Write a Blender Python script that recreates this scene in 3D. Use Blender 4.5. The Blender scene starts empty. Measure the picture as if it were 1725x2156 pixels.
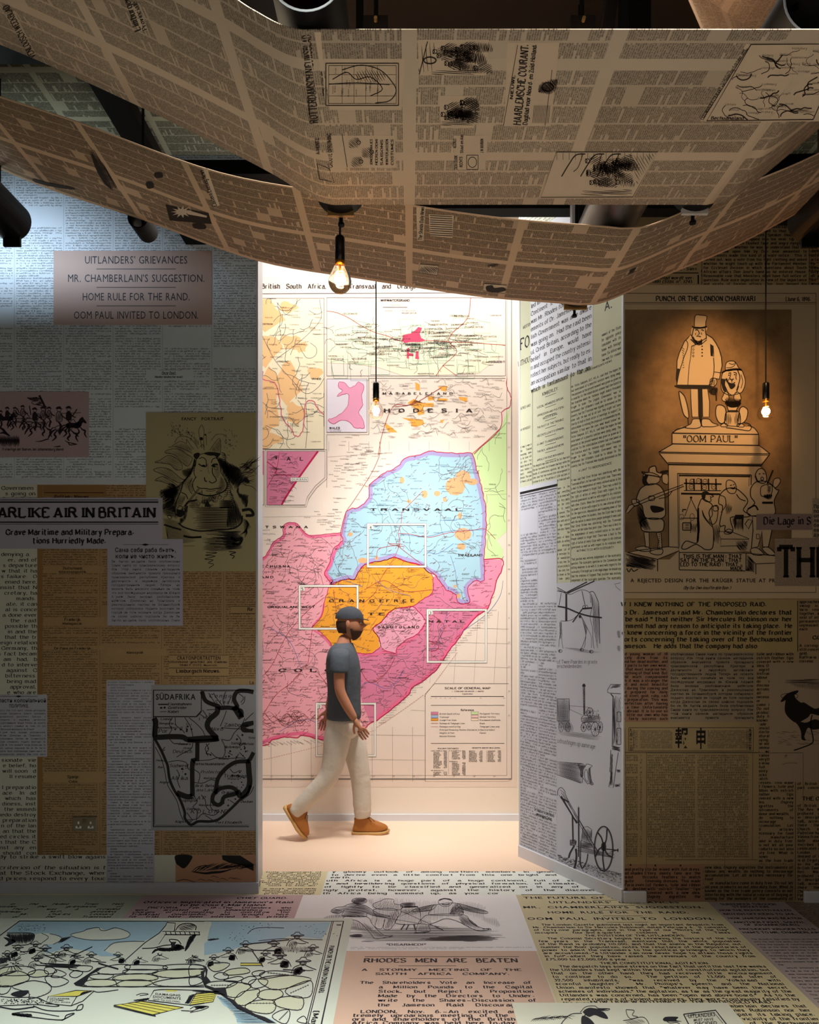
import bpy, math, random
import numpy as np
from mathutils import Vector
from mathutils.geometry import tessellate_polygon
C = bpy.context.scene
COL = C.collection
# ---------------------------------------------------------------- camera
F, CX, HY, CH = 1450.0, 862.0, 1295.0, 1.65      # focal length in pixels, centre column, horizon row, eye height
cam = bpy.data.cameras.new('camera'); camo = bpy.data.objects.new('camera', cam); COL.objects.link(camo)
camo.location = (0, 0, CH); camo.rotation_euler = (math.pi/2, 0, 0)
cam.sensor_fit = 'HORIZONTAL'; cam.sensor_width = 36; cam.lens = F/1725*36
cam.shift_x = (862.5-CX)/1725; cam.shift_y = (HY-1078)/1725
cam.clip_start = .05
C.camera = camo
# ---------------------------------------------------------------- world, lights, exposure
C.view_settings.view_transform = 'Standard'; C.view_settings.look = 'None'
C.view_settings.gamma = 1; C.view_settings.use_curve_mapping = False
C.view_settings.exposure = 0.0
w = bpy.data.worlds.new('world'); C.world = w; w.use_nodes = True
w.node_tree.nodes['Background'].inputs[0].default_value = (.55, .6, .7, 1)
w.node_tree.nodes['Background'].inputs[1].default_value = .02
def light(name, kind, loc, target, power, col, **k):
    l = bpy.data.lights.new(name, kind); l.energy = power; l.color = col
    for a, v in k.items(): setattr(l, a, v)
    o = bpy.data.objects.new(name, l); COL.objects.link(o); o.location = loc
    o.rotation_euler = (Vector(target)-Vector(loc)).to_track_quat('-Z', 'Y').to_euler()
    return o
# passage behind the opening: a long ceiling fitting washing the map wall
light('passage_light', 'AREA', (0.2, 4.72, 4.82), (0.2, 5.0, 0), 78, (1, .97, .95), shape='RECTANGLE', size=3.4, size_y=.4)
light('passage_spot', 'SPOT', (0.0, 4.45, 4.9), (0.0, 5.54, 3.8), 20, (1, .97, .95), spot_size=1.7, spot_blend=1, shadow_soft_size=.2)
light('passage_front_spot', 'SPOT', (.1, 3.86, 4.7), (.05, 5.35, 1.1), 1080, (1, .98, .96), spot_size=.95, spot_blend=1, shadow_soft_size=.35)  # added fill to brighten the lower map, not a fitting of the passage
light('leaf_fill', 'SPOT', (-.55, 3.72, 4.5), (.98, 4.35, 1.1), 190, (.93, .96, 1), spot_size=.85, spot_blend=1, shadow_soft_size=.2)  # added fill that lightens the print on the angled leaf
# cool wall washer on the left wall
light('cool_wall_washer', 'SPOT', (-2.55, 2.85, 4.3), (-2.35, 4.09, 2.9), 190, (.66, .83, 1), spot_size=1.7, spot_blend=1, shadow_soft_size=.15)
# added warm fill for the bulb glow and printed vignette on the statue cartoon
light('statue_glow_fill', 'SPOT', (1.60, 2.7, 3.9), (1.72, 3.96, 2.90), 130, (1, .58, .25), spot_size=.62, spot_blend=1, shadow_soft_size=.06)
# soft room light behind the viewer, added fills brightening the near floor, added bounce fill under the banners
light('room_light', 'AREA', (0.2, -1.2, 3.2), (0.2, 2.9, 0.6), 12, (1, .96, .90), shape='RECTANGLE', size=2.4, size_y=1.2)
light('floor_downlight', 'SPOT', (-.7, 1.1, 4.4), (-.6, 2.95, 0), 1350, (.94, 1, .95), spot_size=.92, spot_blend=1, shadow_soft_size=.25)
light('floor_downlight', 'SPOT', (.9, 1.1, 4.4), (.7, 2.95, 0), 900, (1, .97, .9), spot_size=.88, spot_blend=1, shadow_soft_size=.25)
light('banner_bounce_fill', 'AREA', (0.4, 0.3, 0.5), (0.4, 2.4, 3.2), 9.5, (1, .92, .83), shape='RECTANGLE', size=2.5, size_y=.7)
light('rear_banner_light', 'SPOT', (-2.6, 3.7, 3.3), (-1.9, 3.0, 4.0), 16, (.75, .9, .85), spot_size=1.6, spot_blend=1, shadow_soft_size=.15)
# ---------------------------------------------------------------- colour and node helpers
def lin(h):
    if isinstance(h, str):
        h = [int(h[i:i+2], 16)/255 for i in (0, 2, 4)]
    return tuple((c/12.92 if c <= .04045 else ((c+.055)/1.055)**2.4) for c in h)
class NB:
    "small expression builder for shader nodes"
    def __init__(s, mat): s.t = mat.node_tree; s.n = s.t.nodes; s.l = s.t.links
    def put(s, sock, v):
        if isinstance(v, bpy.types.NodeSocket): s.l.new(v, sock)
        elif isinstance(v, (tuple, list)): sock.default_value = tuple(v)+((1,) if len(v) == 3 and len(sock.default_value) == 4 else ())
        else: sock.default_value = v
    def m(s, op, a, b=0, c=None):
        n = s.n.new('ShaderNodeMath'); n.operation = op
        s.put(n.inputs[0], a); s.put(n.inputs[1], b)
        if c is not None: s.put(n.inputs[2], c)
        return n.outputs[0]
    def mul(s, a, b): return s.m('MULTIPLY', a, b)
    def add(s, a, b): return s.m('ADD', a, b)
    def lt(s, a, b): return s.m('LESS_THAN', a, b)
    def gt(s, a, b): return s.m('GREATER_THAN', a, b)
    def inv(s, a): return s.m('SUBTRACT', 1, a)
    def mx(s, a, b): return s.m('MAXIMUM', a, b)
    def band(s, x, a, b): return s.mul(s.gt(x, a), s.lt(x, b))
    def near(s, x, c, w): return s.lt(s.m('ABSOLUTE', s.m('SUBTRACT', x, c)), w)
    def wn(s, a, b, seed=0):
        c = s.n.new('ShaderNodeCombineXYZ'); s.put(c.inputs[0], a); s.put(c.inputs[1], b); c.inputs[2].default_value = seed+.5
        n = s.n.new('ShaderNodeTexWhiteNoise'); n.noise_dimensions = '3D'; s.l.new(c.outputs[0], n.inputs[0]); return n.outputs[0]
    def noise(s, vec, scale, detail=2, rough=.5):
        n = s.n.new('ShaderNodeTexNoise'); n.inputs['Scale'].default_value = scale; n.inputs['Detail'].default_value = detail
        n.inputs['Roughness'].default_value = rough
        if vec is not None: s.l.new(vec, n.inputs['Vector'])
        return n.outputs[0]
    def mix(s, f, a, b):
        n = s.n.new('ShaderNodeMix'); n.data_type = 'RGBA'; s.put(n.inputs[0], f); s.put(n.inputs[6], a); s.put(n.inputs[7], b); return n.outputs[2]
    def coord(s, which='Object'):
        return s.n.new('ShaderNodeTexCoord').outputs[which]
    def uv(s):
        x = s.n.new('ShaderNodeSeparateXYZ'); s.l.new(s.coord('UV'), x.inputs[0]); return x.outputs[0], x.outputs[1]
MATS = {}
def mat(name, col, rough=.6, metal=0, var=.06, scale=25, bump=0, spec=.3, emit=0, coat=0):
    if name in MATS: return MATS[name]
    m = bpy.data.materials.new(name); m.use_nodes = True; MATS[name] = m
    b = m.node_tree.nodes['Principled BSDF']; nb = NB(m); c = lin(col)
    if var:
        f = nb.noise(nb.coord(), scale, 4)
        nb.put(b.inputs['Base Color'], nb.mix(f, tuple(x*(1-var) for x in c), tuple(min(1, x*(1+var)) for x in c)))
        if bump:
            bn = nb.n.new('ShaderNodeBump'); bn.inputs['Strength'].default_value = bump; bn.inputs['Distance'].default_value = .01
            nb.l.new(f, bn.inputs['Height']); nb.l.new(bn.outputs[0], b.inputs['Normal'])
    else: b.inputs['Base Color'].default_value = (*c, 1)
    b.inputs['Roughness'].default_value = rough; b.inputs['Metallic'].default_value = metal
    b.inputs['Specular IOR Level'].default_value = spec
    if coat: b.inputs['Coat Weight'].default_value = coat
    if emit:
        b.inputs['Emission Color'].default_value = (*c, 1); b.inputs['Emission Strength'].default_value = emit
    return m
def newsprint(name,paper,ink,pitch,colw,gut=.04,chw=None,page=None,swap=False,rule=True,cjk=False,stain=0,short=.13,rough=.7,seed=0,strength=.9,spec=.3,dens=0):
    "columns of small print, worked out from the sheet's UVs in metres"
    if name in MATS: return MATS[name]
    m = bpy.data.materials.new(name); m.use_nodes = True; MATS[name] = m
    b = m.node_tree.nodes['Principled BSDF']; n = NB(m)
    u, v = n.uv()
    if swap: u, v = v, n.mul(u, -1)
    mask = 1.0
    if page:
        pw, ph, mg = page
        pu = n.m('DIVIDE', u, pw); pv = n.m('DIVIDE', v, ph)
        pid = n.wn(n.m('FLOOR', pu), n.m('FLOOR', pv), 9+seed)
        fpu = n.m('FRACT', pu); fpv = n.m('FRACT', pv)
        mask = n.mul(n.band(fpu, mg/pw, 1-mg/pw), n.band(fpv, mg/ph, 1-mg/ph))
    line = n.m('FLOOR', n.m('DIVIDE', v, pitch)); fv = n.m('FRACT', n.m('DIVIDE', v, pitch))
    col = n.m('FLOOR', n.m('DIVIDE', u, colw)); fu = n.m('FRACT', n.m('DIVIDE', u, colw))
    chw = chw or pitch*.5
    cm = n.band(fu, gut, 1-gut)
    r1 = n.wn(col, line, 1+seed); r2 = n.wn(line, col, 2+seed)
    full = n.inv(n.mul(n.lt(r1, short), n.gt(fu, n.add(.15, n.mul(r2, .8)))))
    ind = n.inv(n.mul(n.gt(r1, 1-short*.8), n.lt(fu, .12)))
    blank = n.inv(n.lt(n.wn(n.m('FLOOR', n.mul(line, .1249)), col, 5+seed), .05 if not cjk else .02))
    cu = n.add(n.m('DIVIDE', u, chw), n.mul(r2, 5))
    ci = n.m('FLOOR', cu); fc = n.m('FRACT', cu)
    r = n.wn(ci, line, 3+seed); q = n.wn(ci, line, 4+seed)
    if cjk:
        body = n.band(fv, .12, .88)
        s = n.mx(n.mx(n.near(fc, .25, .07), n.mul(n.near(fc, .72, .07), n.gt(r, .3))),
                 n.mx(n.mx(n.mul(n.near(fv, .78, .06), n.gt(q, .3)), n.mul(n.near(fv, .5, .05), n.lt(q, .8))), n.mul(n.near(fv, .22, .06), n.gt(r, .35))))
        s = n.mul(n.mul(s, body), n.band(fc, .1, .9))
        s = n.mul(s, n.gt(q, .04))
    else:
        top = n.add(.60, n.mul(n.gt(r, .74), .24)); bot = n.m('SUBTRACT', .24, n.mul(n.band(r, .62, .72), .2))
        body = n.mul(n.lt(fv, top), n.gt(fv, bot))
        s = n.mx(n.near(fc, .22, .12), n.mul(n.near(fc, .70, .11), n.gt(q, .28)))
        s = n.mx(s, n.mx(n.mul(n.near(fv, .56, .055), n.lt(q, .65)), n.mul(n.near(fv, .28, .055), n.gt(q, .4))))
        s = n.mul(n.mul(s, body), n.gt(r, .16))
    ink_f = n.mul(n.mul(n.mul(s, cm), n.mul(full, ind)), n.mul(blank, mask))
    if dens: ink_f = n.mx(ink_f, n.mul(n.mul(n.mul(cm, n.mul(full, ind)), n.mul(blank, mask)), n.mul(dens, n.add(.8, n.mul(.4, q)))))
    if rule:
        rl = n.mul(n.near(n.m('FRACT', n.add(n.m('DIVIDE', u, colw), .5)), .5, min(.012, .0007/colw)), mask)
        ink_f = n.mx(ink_f, rl)
    grain = n.noise(n.coord(), 900, 2)
    ink_f = n.mul(ink_f, n.m('MINIMUM', 1, n.add(.45*strength, n.mul(grain, .9))))
    big = n.noise(n.coord(), 2.3, 4, .6)
    p = lin(paper); pc = n.mix(big, tuple(x*.92 for x in p), tuple(min(1, x*1.06) for x in p))
    if stain: pc = n.mix(n.m('MULTIPLY', n.m('POWER', big, 2.0), stain), pc, lin('7a4a18'))
    if page: pc = n.mix(n.mul(n.mul(pid, .22), mask), pc, lin('5a4636'))
    nb_col = n.mix(ink_f, pc, lin(ink))
    n.put(b.inputs['Base Color'], nb_col); b.inputs['Roughness'].default_value = rough; b.inputs['Specular IOR Level'].default_value = spec
    return m
# ---------------------------------------------------------------- object helpers
def link(o, parent=None):
    COL.objects.link(o)
    if parent is not None: o.parent = parent
    return o
def tag(o, label, cat, group=None, kind=None):
    if label: o['label'] = label
    if cat: o['category'] = cat
    if group: o['group'] = group
    if kind: o['kind'] = kind
    return o
def thing(name, loc, label, cat, group=None):
    o = bpy.data.objects.new(name, None); o.location = loc; o.empty_display_size = .05; link(o)
    return tag(o, label, cat, group)
def org(parent):
    v = Vector((0, 0, 0))
    while parent is not None: v += parent.location; parent = parent.parent
    return v
def mesh_obj(name, V, Fc, material, parent=None, uvs=None, smooth=False):
    "V in world coordinates; stored relative to the parent"
    me = bpy.data.meshes.new(name)
    o_ = org(parent)
    V = np.asarray(V, dtype=np.float64)-np.array(o_)
    if isinstance(Fc, np.ndarray) and len(Fc):
        me.vertices.add(len(V)); me.vertices.foreach_set('co', V.astype(np.float32).ravel())
        k = Fc.shape[1]; n = len(Fc)
        me.loops.add(n*k); me.loops.foreach_set('vertex_index', Fc.astype(np.int32).ravel())
        me.polygons.add(n); me.polygons.foreach_set('loop_start', np.arange(0, n*k, k, dtype=np.int32))
        me.update(calc_edges=True)
    else:
        me.from_pydata([tuple(v) for v in V], [], [list(f) for f in Fc])
    if uvs is not None:
        ul = me.uv_layers.new(name='UVMap'); li = np.zeros(len(me.loops), dtype=np.int32); me.loops.foreach_get('vertex_index', li)
        ul.data.foreach_set('uv', np.asarray(uvs, dtype=np.float32)[li].ravel())
    me.materials.append(material)
    if smooth: me.polygons.foreach_set('use_smooth', [True]*len(me.polygons))
    me.update()
    o = bpy.data.objects.new(name, me)
    return link(o, parent)
def empty_at(o, pt):   # puts a mesh object's own origin at pt without moving it
    d = Vector(pt)-o.location
    me = o.data
    for v in me.vertices: v.co -= d
    o.location = Vector(pt); return o
class MB:
    "collects simple solids into one mesh"
    def __init__(s): s.V = []; s.F = []
    def quadbox(s, a, b):
        (x0, y0, z0), (x1, y1, z1) = a, b; k = len(s.V)
        s.V += [(x0,y0,z0),(x1,y0,z0),(x1,y1,z0),(x0,y1,z0),(x0,y0,z1),(x1,y0,z1),(x1,y1,z1),(x0,y1,z1)]
        s.F += [[k+i for i in f] for f in ((0,3,2,1),(4,5,6,7),(0,1,5,4),(1,2,6,5),(2,3,7,6),(3,0,4,7))]; return s
    def prism(s, pts, d):
        "polygon of 3-D points extruded along vector d"
        k = len(s.V); n = len(pts); d = Vector(d)
        s.V += [tuple(p) for p in pts]+[tuple(Vector(p)+d) for p in pts]
        s.F += [list(range(k, k+n))[::-1], list(range(k+n, k+2*n))]+[[k+i, k+(i+1) % n, k+n+(i+1) % n, k+n+i] for i in range(n)]; return s
    def tube(s, p0, p1, r0, r1=None, n=24, caps=True):
        p0 = Vector(p0); p1 = Vector(p1); r1 = r0 if r1 is None else r1
        q = (p1-p0).to_track_quat('Z', 'Y'); k = len(s.V)
        for p, r in ((p0, r0), (p1, r1)):
            for i in range(n):
                a = 2*math.pi*i/n; s.V.append(tuple(p+q @ Vector((r*math.cos(a), r*math.sin(a), 0))))
        s.F += [[k+i, k+(i+1) % n, k+n+(i+1) % n, k+n+i] for i in range(n)]
        if caps: s.F += [list(range(k, k+n))[::-1], list(range(k+n, k+2*n))]
        return s
    def lathe(s, c, prof, n=28, axis=(0, 0, 1)):
        c = Vector(c); q = Vector(axis).to_track_quat('Z', 'Y'); k = len(s.V); m = len(prof)
        for r, z in prof:
            for i in range(n):
                a = 2*math.pi*i/n; s.V.append(tuple(c+q @ Vector((r*math.cos(a), r*math.sin(a), z))))
        for j in range(m-1):
            s.F += [[k+j*n+i, k+j*n+(i+1) % n, k+(j+1)*n+(i+1) % n, k+(j+1)*n+i] for i in range(n)]
        return s
    def path(s, pts, r, n=8):
        for a, b in zip(pts[:-1], pts[1:]): s.tube(a, b, r, n=n)
        return s
    def build(s, name, material, parent=None, smooth=False, bevel=0):
        o = mesh_obj(name, s.V, s.F, material, parent, smooth=False)
        if smooth:
            o.data.polygons.foreach_set('use_smooth', [len(p.vertices) == 4 for p in o.data.polygons])
        if bevel:
            b = o.modifiers.new('bevel', 'BEVEL'); b.width = bevel; b.segments = 2; b.limit_method = 'ANGLE'
        return o
# ---------------------------------------------------------------- surfaces that carry print
class Front:
    def __init__(s, D): s.D = D; s.pm = D/F
    def uv(s, x, y): return (x-CX)*s.pm, CH+(HY-y)*s.pm
    def P(s, u, v, off=0): return np.stack([u, s.D-off+0*u, v], -1)
    n = (0, -1, 0)
class Floor:
    def uv(s, x, y): return (x-CX)/(y-HY)*CH, F*CH/(y-HY)
    def P(s, u, v, off=0): return np.stack([u, v, off+0*u], -1)
    n = (0, 0, 1)
class Under:      # the flat underside of a banner at height h above the eye
    def __init__(s, z): s.z = z
    def uv(s, x, y): d = s.z/(HY-y); return (x-CX)*d, F*d
    def P(s, u, v, off=0): return np.stack([u, v, CH+s.z-off+0*u], -1)
    n = (0, 0, -1)
class Leaf:       # the open leaf that stands at an angle; u runs from its far edge to its near edge
    A = np.array((1.229, 3.96)); B = np.array((.76, 4.71))
    L = float(np.hypot(*(A-B))); d = (A-B)/L; nn = np.array((d[1], -d[0]))
    n = (nn[0], nn[1], 0)
    def uv(s, x, y):
        x = np.asarray(x, dtype=float); k = (x-CX)/F     # X = k*Y
        # B.x + d.x u = k (B.y + d.y u)
        u = (k*s.B[1]-s.B[0])/(s.d[0]-k*s.d[1]); Y = s.B[1]+s.d[1]*u
        return u, CH+(HY-y)*Y/F
    def P(s, u, v, off=0): return np.stack([s.B[0]+s.d[0]*u+s.nn[0]*off, s.B[1]+s.d[1]*u+s.nn[1]*off, v], -1)
SL, SR, SM, SF, SD = Front(4.09), Front(3.96), Front(5.54), Floor(), Leaf()
# ---------------------------------------------------------------- lettering: a pen-drawn roman alphabet, and outline glyphs
_U = {'A':'6|0d3k6d|1f5f','B':'5|0d0k|~0k3k4j4i3h0h|~0h4h5g5e4d0d','C':'6|~6i5j3k1j0h0f1e3d5d6e|6i6k','D':'6|0d0k|~0k3k5j6h6f5e3d0d',
'E':'5|0d0k|0k5k5j|0h3h|0d5d5e','F':'5|0d0k|0k5k5j|0h3h','G':'6|~6i5j3k1j0h0f1e3d5d6e|6d6g|6i6k','H':'6|0d0k|6d6k|0h6h','I':'1|1d1k','J':'3|~3k3e2d1d0e',
'K':'6|0d0k|6k0g|2h6d','L':'5|0d0k|0d5d5e','M':'7|0d0k3e7k7d','N':'6|0d0k6d6k','O':'6|~3k1j0h0f1e3d5e6f6h5j3k','P':'5|0d0k|~0k3k5j5h3g0g',
'Q':'6|~3k1j0h0f1e3d5e6f6h5j3k|3f6c','R':'6|0d0k|~0k3k5j5h3h0h|3h6d','S':'5|~5j3k1k0j1h4g5f5e3d1d0e|5j5k|0e0d','T':'6|3d3k|0j0k6k6j',
'U':'6|~0k0f1e3d5e6f6k','V':'6|0k3d6k','W':'8|0k2d4k6d8k','X':'6|0k6d|6k0d','Y':'6|0k3g6k|3g3d','Z':'5|0j0k5k0d5d5e',
'a':'4|~0h2i4h4e5d|~4g1g0e1d3d4e','b':'4|0k0d|~0h1i3i4h4e3d1d0e','c':'4|~4h2i0h0e2d4e','d':'4|4k4d|~4h2i0h0e2d4e','e':'4|~0g4g4h2i0h0e2d4e',
'f':'3|~4k2k1j1d|0i3i','g':'4|~4h2i0h0e2d4e|~4i4b2a0b','h':'4|0k0d|~0h2i4h4d','i':'1|1i1d|*1k','j':'1|~1i1b0a|*1k','k':'4|0k0d|4i0f|1g4d',
'l':'1|1k1d','m':'7|0i0d|~0h2i3h3d|~3h5i6h6d','n':'4|0i0d|~0h2i4h4d','o':'4|~2i0h0e2d4e4h2i','p':'4|0i0a|~0h1i3i4h4e3d1d0e','q':'4|4i4a|~4h2i0h0e2d4e',
'r':'3|0i0d|~0g1h3i','s':'4|~4h2i0h1g3f4e2d0e','t':'3|~1k1e2d3d|0i3i','u':'4|~0i0e2d4e|4i4d','v':'4|0i2d4i','w':'6|0i2d3i5d6i','x':'4|0i4d|4i0d',
'y':'4|0i2d|4i1a','z':'4|0i4i0d4d','0':'4|~2k0i0f2d4f4i2k','1':'2|0j1k1d','2':'4|~0i1k3k4i3g0d|0d4d','3':'4|~0j2k4j3h2h|~2h4g4e2d0e','4':'4|3d3k0f5f',
'5':'4|4k0k0h|~0h3h4f3d0d','6':'4|~4j2k0h0e2d4e4g2h0g','7':'4|0k4k1d','8':'4|~2h0i0j2k4j4i2h0g0e2d4e4g2h','9':'4|~4g2g0h0j2k4j4h3e1d',
'.':'1|*0d','·':'1|*0g',',':'1|0d0c','\'':'1|0k0i','"':'2|0k0i|2k2i','-':'2|0f2f','—':'6|0f6f',':':'1|*0d|*0h',';':'1|*0h|0d0c','?':'4|~0j2k4j3h2g2f|*2d',
'!':'1|0k0f|*0d','(':'2|~2k0i0e2c','[':'2|2k0k0c2c',')':'2|~0k2i2e0c',']':'2|0k2k2c0c','/':'4|0c4k','&':'6|~6h4d1d0f3i3k1k1i6d','=':'4|0f4f|0h4h',
'£':'5|~5j3k2i2f0d5d|0g4g','°':'2|~1k0j1i2j1k','*':'3|0g3j|0j3g'}
def smooth(pts, sub=3, closed=False):
    P = [np.array(p, dtype=float) for p in pts]; n = len(P)
    if n < 3: return np.array(P)
    out = []
    rng = range(n) if closed else range(n-1)
    for i in rng:
        if closed: a, b, c, d = P[i-1], P[i], P[(i+1) % n], P[(i+2) % n]
        else: a = P[i-1] if i else 2*P[0]-P[1]; b = P[i]; c = P[i+1]; d = P[i+2] if i+2 < n else 2*P[-1]-P[-2]
        for k in range(sub):
            t = k/sub
            out.append(.5*((2*b)+(c-a)*t+(2*a-5*b+4*c-d)*t*t+(3*b-a-3*c+d)*t**3))
    out.append(P[0] if closed else P[-1])
    return np.array(out)
def ribbon(pts, w):
    "w: width, or function of direction (dx,dy)->width, or array"
    p = np.asarray(pts, float); n = len(p)
    d = np.empty_like(p); d[1:-1] = p[2:]-p[:-2]; d[0] = p[1]-p[0]; d[-1] = p[-1]-p[-2]
    if n > 2 and np.allclose(p[0], p[-1]): d[0] = d[-1] = p[1]-p[-2]
    L = np.hypot(d[:, 0], d[:, 1])+1e-12; d /= L[:, None]
    wd = w(d) if callable(w) else np.broadcast_to(w, (n,))
    nn = np.stack([-d[:, 1], d[:, 0]], -1)*(wd/2)[:, None]
    V = np.concatenate([p+nn, p-nn]); i = np.arange(n-1)
    T = np.concatenate([np.stack([i, i+n, i+1], -1), np.stack([i+1, i+n, i+n+1], -1)])
    return V, T
def pt(tok): return (int(tok[0]), ord(tok[1])-ord('d'))
_G = {}
def glyph(ch, style):
    key = (ch, style)
    if key in _G: return _G[key]
    if style in ('sans', 'sansb', 'outline') or (ch not in _U and ch not in 'üÜëéäö'): g = outline(ch, style)
    else:
        base = {'ü': 'u', 'Ü': 'U', 'ë': 'e', 'é': 'e', 'ä': 'a', 'ö': 'o'}.get(ch, ch)
        thick,thin,ser = {'serif': (1.35,.66,1.25),'bold': (2.05,.92,1.45),'light': (.8,.42,.8),'stroke': (.75,.7,0),'fat': (2.2,1.0,1.35),'black': (2.0,.5,1.25)}[style]
        pen = lambda d: thin+(thick-thin)*np.clip(np.abs(d[:, 1]-.35*d[:, 0]), 0, 1)
        parts = _U[base].split('|'); adv = int(parts[0]); Vs = []; Ts = []; k = 0; allp = []
        st = []
        for s in parts[1:]:
            if s[0] == '*': st.append(('*', [pt(s[1:3])])); continue
            sm = s[0] == '~'; s = s.lstrip('~'); st.append((sm, [pt(s[i:i+2]) for i in range(0, len(s), 2)]))
        if ch in 'üÜëäö':
            y = 9 if ch == 'Ü' else 7; st += [('*', [(1, y)]), ('*', [(3 if ch != 'Ü' else 5, y)])]
        def addm(V, T):
            nonlocal k
            Vs.append(V); Ts.append(T+k); k += len(V)
        for i, (sm, p) in enumerate(st):
            if sm == '*':
                x, y = p[0]; r = thick*.55
                addm(np.array([(x-r, y), (x, y-r), (x+r, y), (x, y+r)])+(0, r if y == 0 else 0), np.array([(0, 1, 2), (0, 2, 3)])); continue
            q = np.array(p, float)
            if sm: addm(*ribbon(smooth(p, 3 if style != 'light' else 2), pen))
            else:
                for a, b in zip(q[:-1], q[1:]): addm(*ribbon(np.array([a, b]), pen))
            if ser:
                for e, nx in ((0, 1), (-1, -2)):
                    dd = q[nx]-q[e]
                    if q[e][1] in (0,5,7,-3) and abs(dd[1]) > abs(dd[0])*.5 and not any(j != i and s2 != '*' and tuple(q[e]) in [tuple(map(float,z)) for z in p2] for j,(s2,p2) in enumerate(st)):
                        x, y = q[e]; t = thin*.95; y0 = y if y <= 0 else y-t
                        x0, x1 = x-ser, x+ser
                        if ch in 'abdhikmnprul' and y > 0: x1 = x+.1
                        if ch in 'CGS' : continue
                        addm(np.array([(x0, y0), (x1, y0), (x1, y0+t), (x0, y0+t)]), np.array([(0, 1, 2), (0, 2, 3)]))
        V = np.concatenate(Vs)/7.0; T = np.concatenate(Ts)
        g = (V, T, (adv+2.1+(thick-1)*.6)/7.0)
    _G[key] = g
    return g
def outline(ch, style):
    cu = bpy.data.curves.new('g', 'FONT'); cu.body = ch; cu.resolution_u = 2; cu.size = 1/.73*1.0
    if style == 'sansb': cu.offset = .032
    if style == 'outline': cu.offset = .012
    o = bpy.data.objects.new('g', cu); me = bpy.data.meshes.new_from_object(o) if False else None
    COL.objects.link(o); dg = bpy.context.evaluated_depsgraph_get(); ev = o.evaluated_get(dg); me = ev.to_mesh()
    me.calc_loop_triangles()
    V = np.array([v.co[:2] for v in me.vertices]).reshape(-1, 2); T = np.array([t.vertices[:] for t in me.loop_triangles]).reshape(-1, 3)
    wd = (V[:, 0].max()+.09) if len(V) else .3
    ev.to_mesh_clear(); bpy.data.objects.remove(o); bpy.data.curves.remove(cu)
    return (V, T.astype(int), wd)
def tw(s, style, sp=.45):
    return sum(sp if c == ' ' else glyph(c, style)[2] for c in s)
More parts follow.
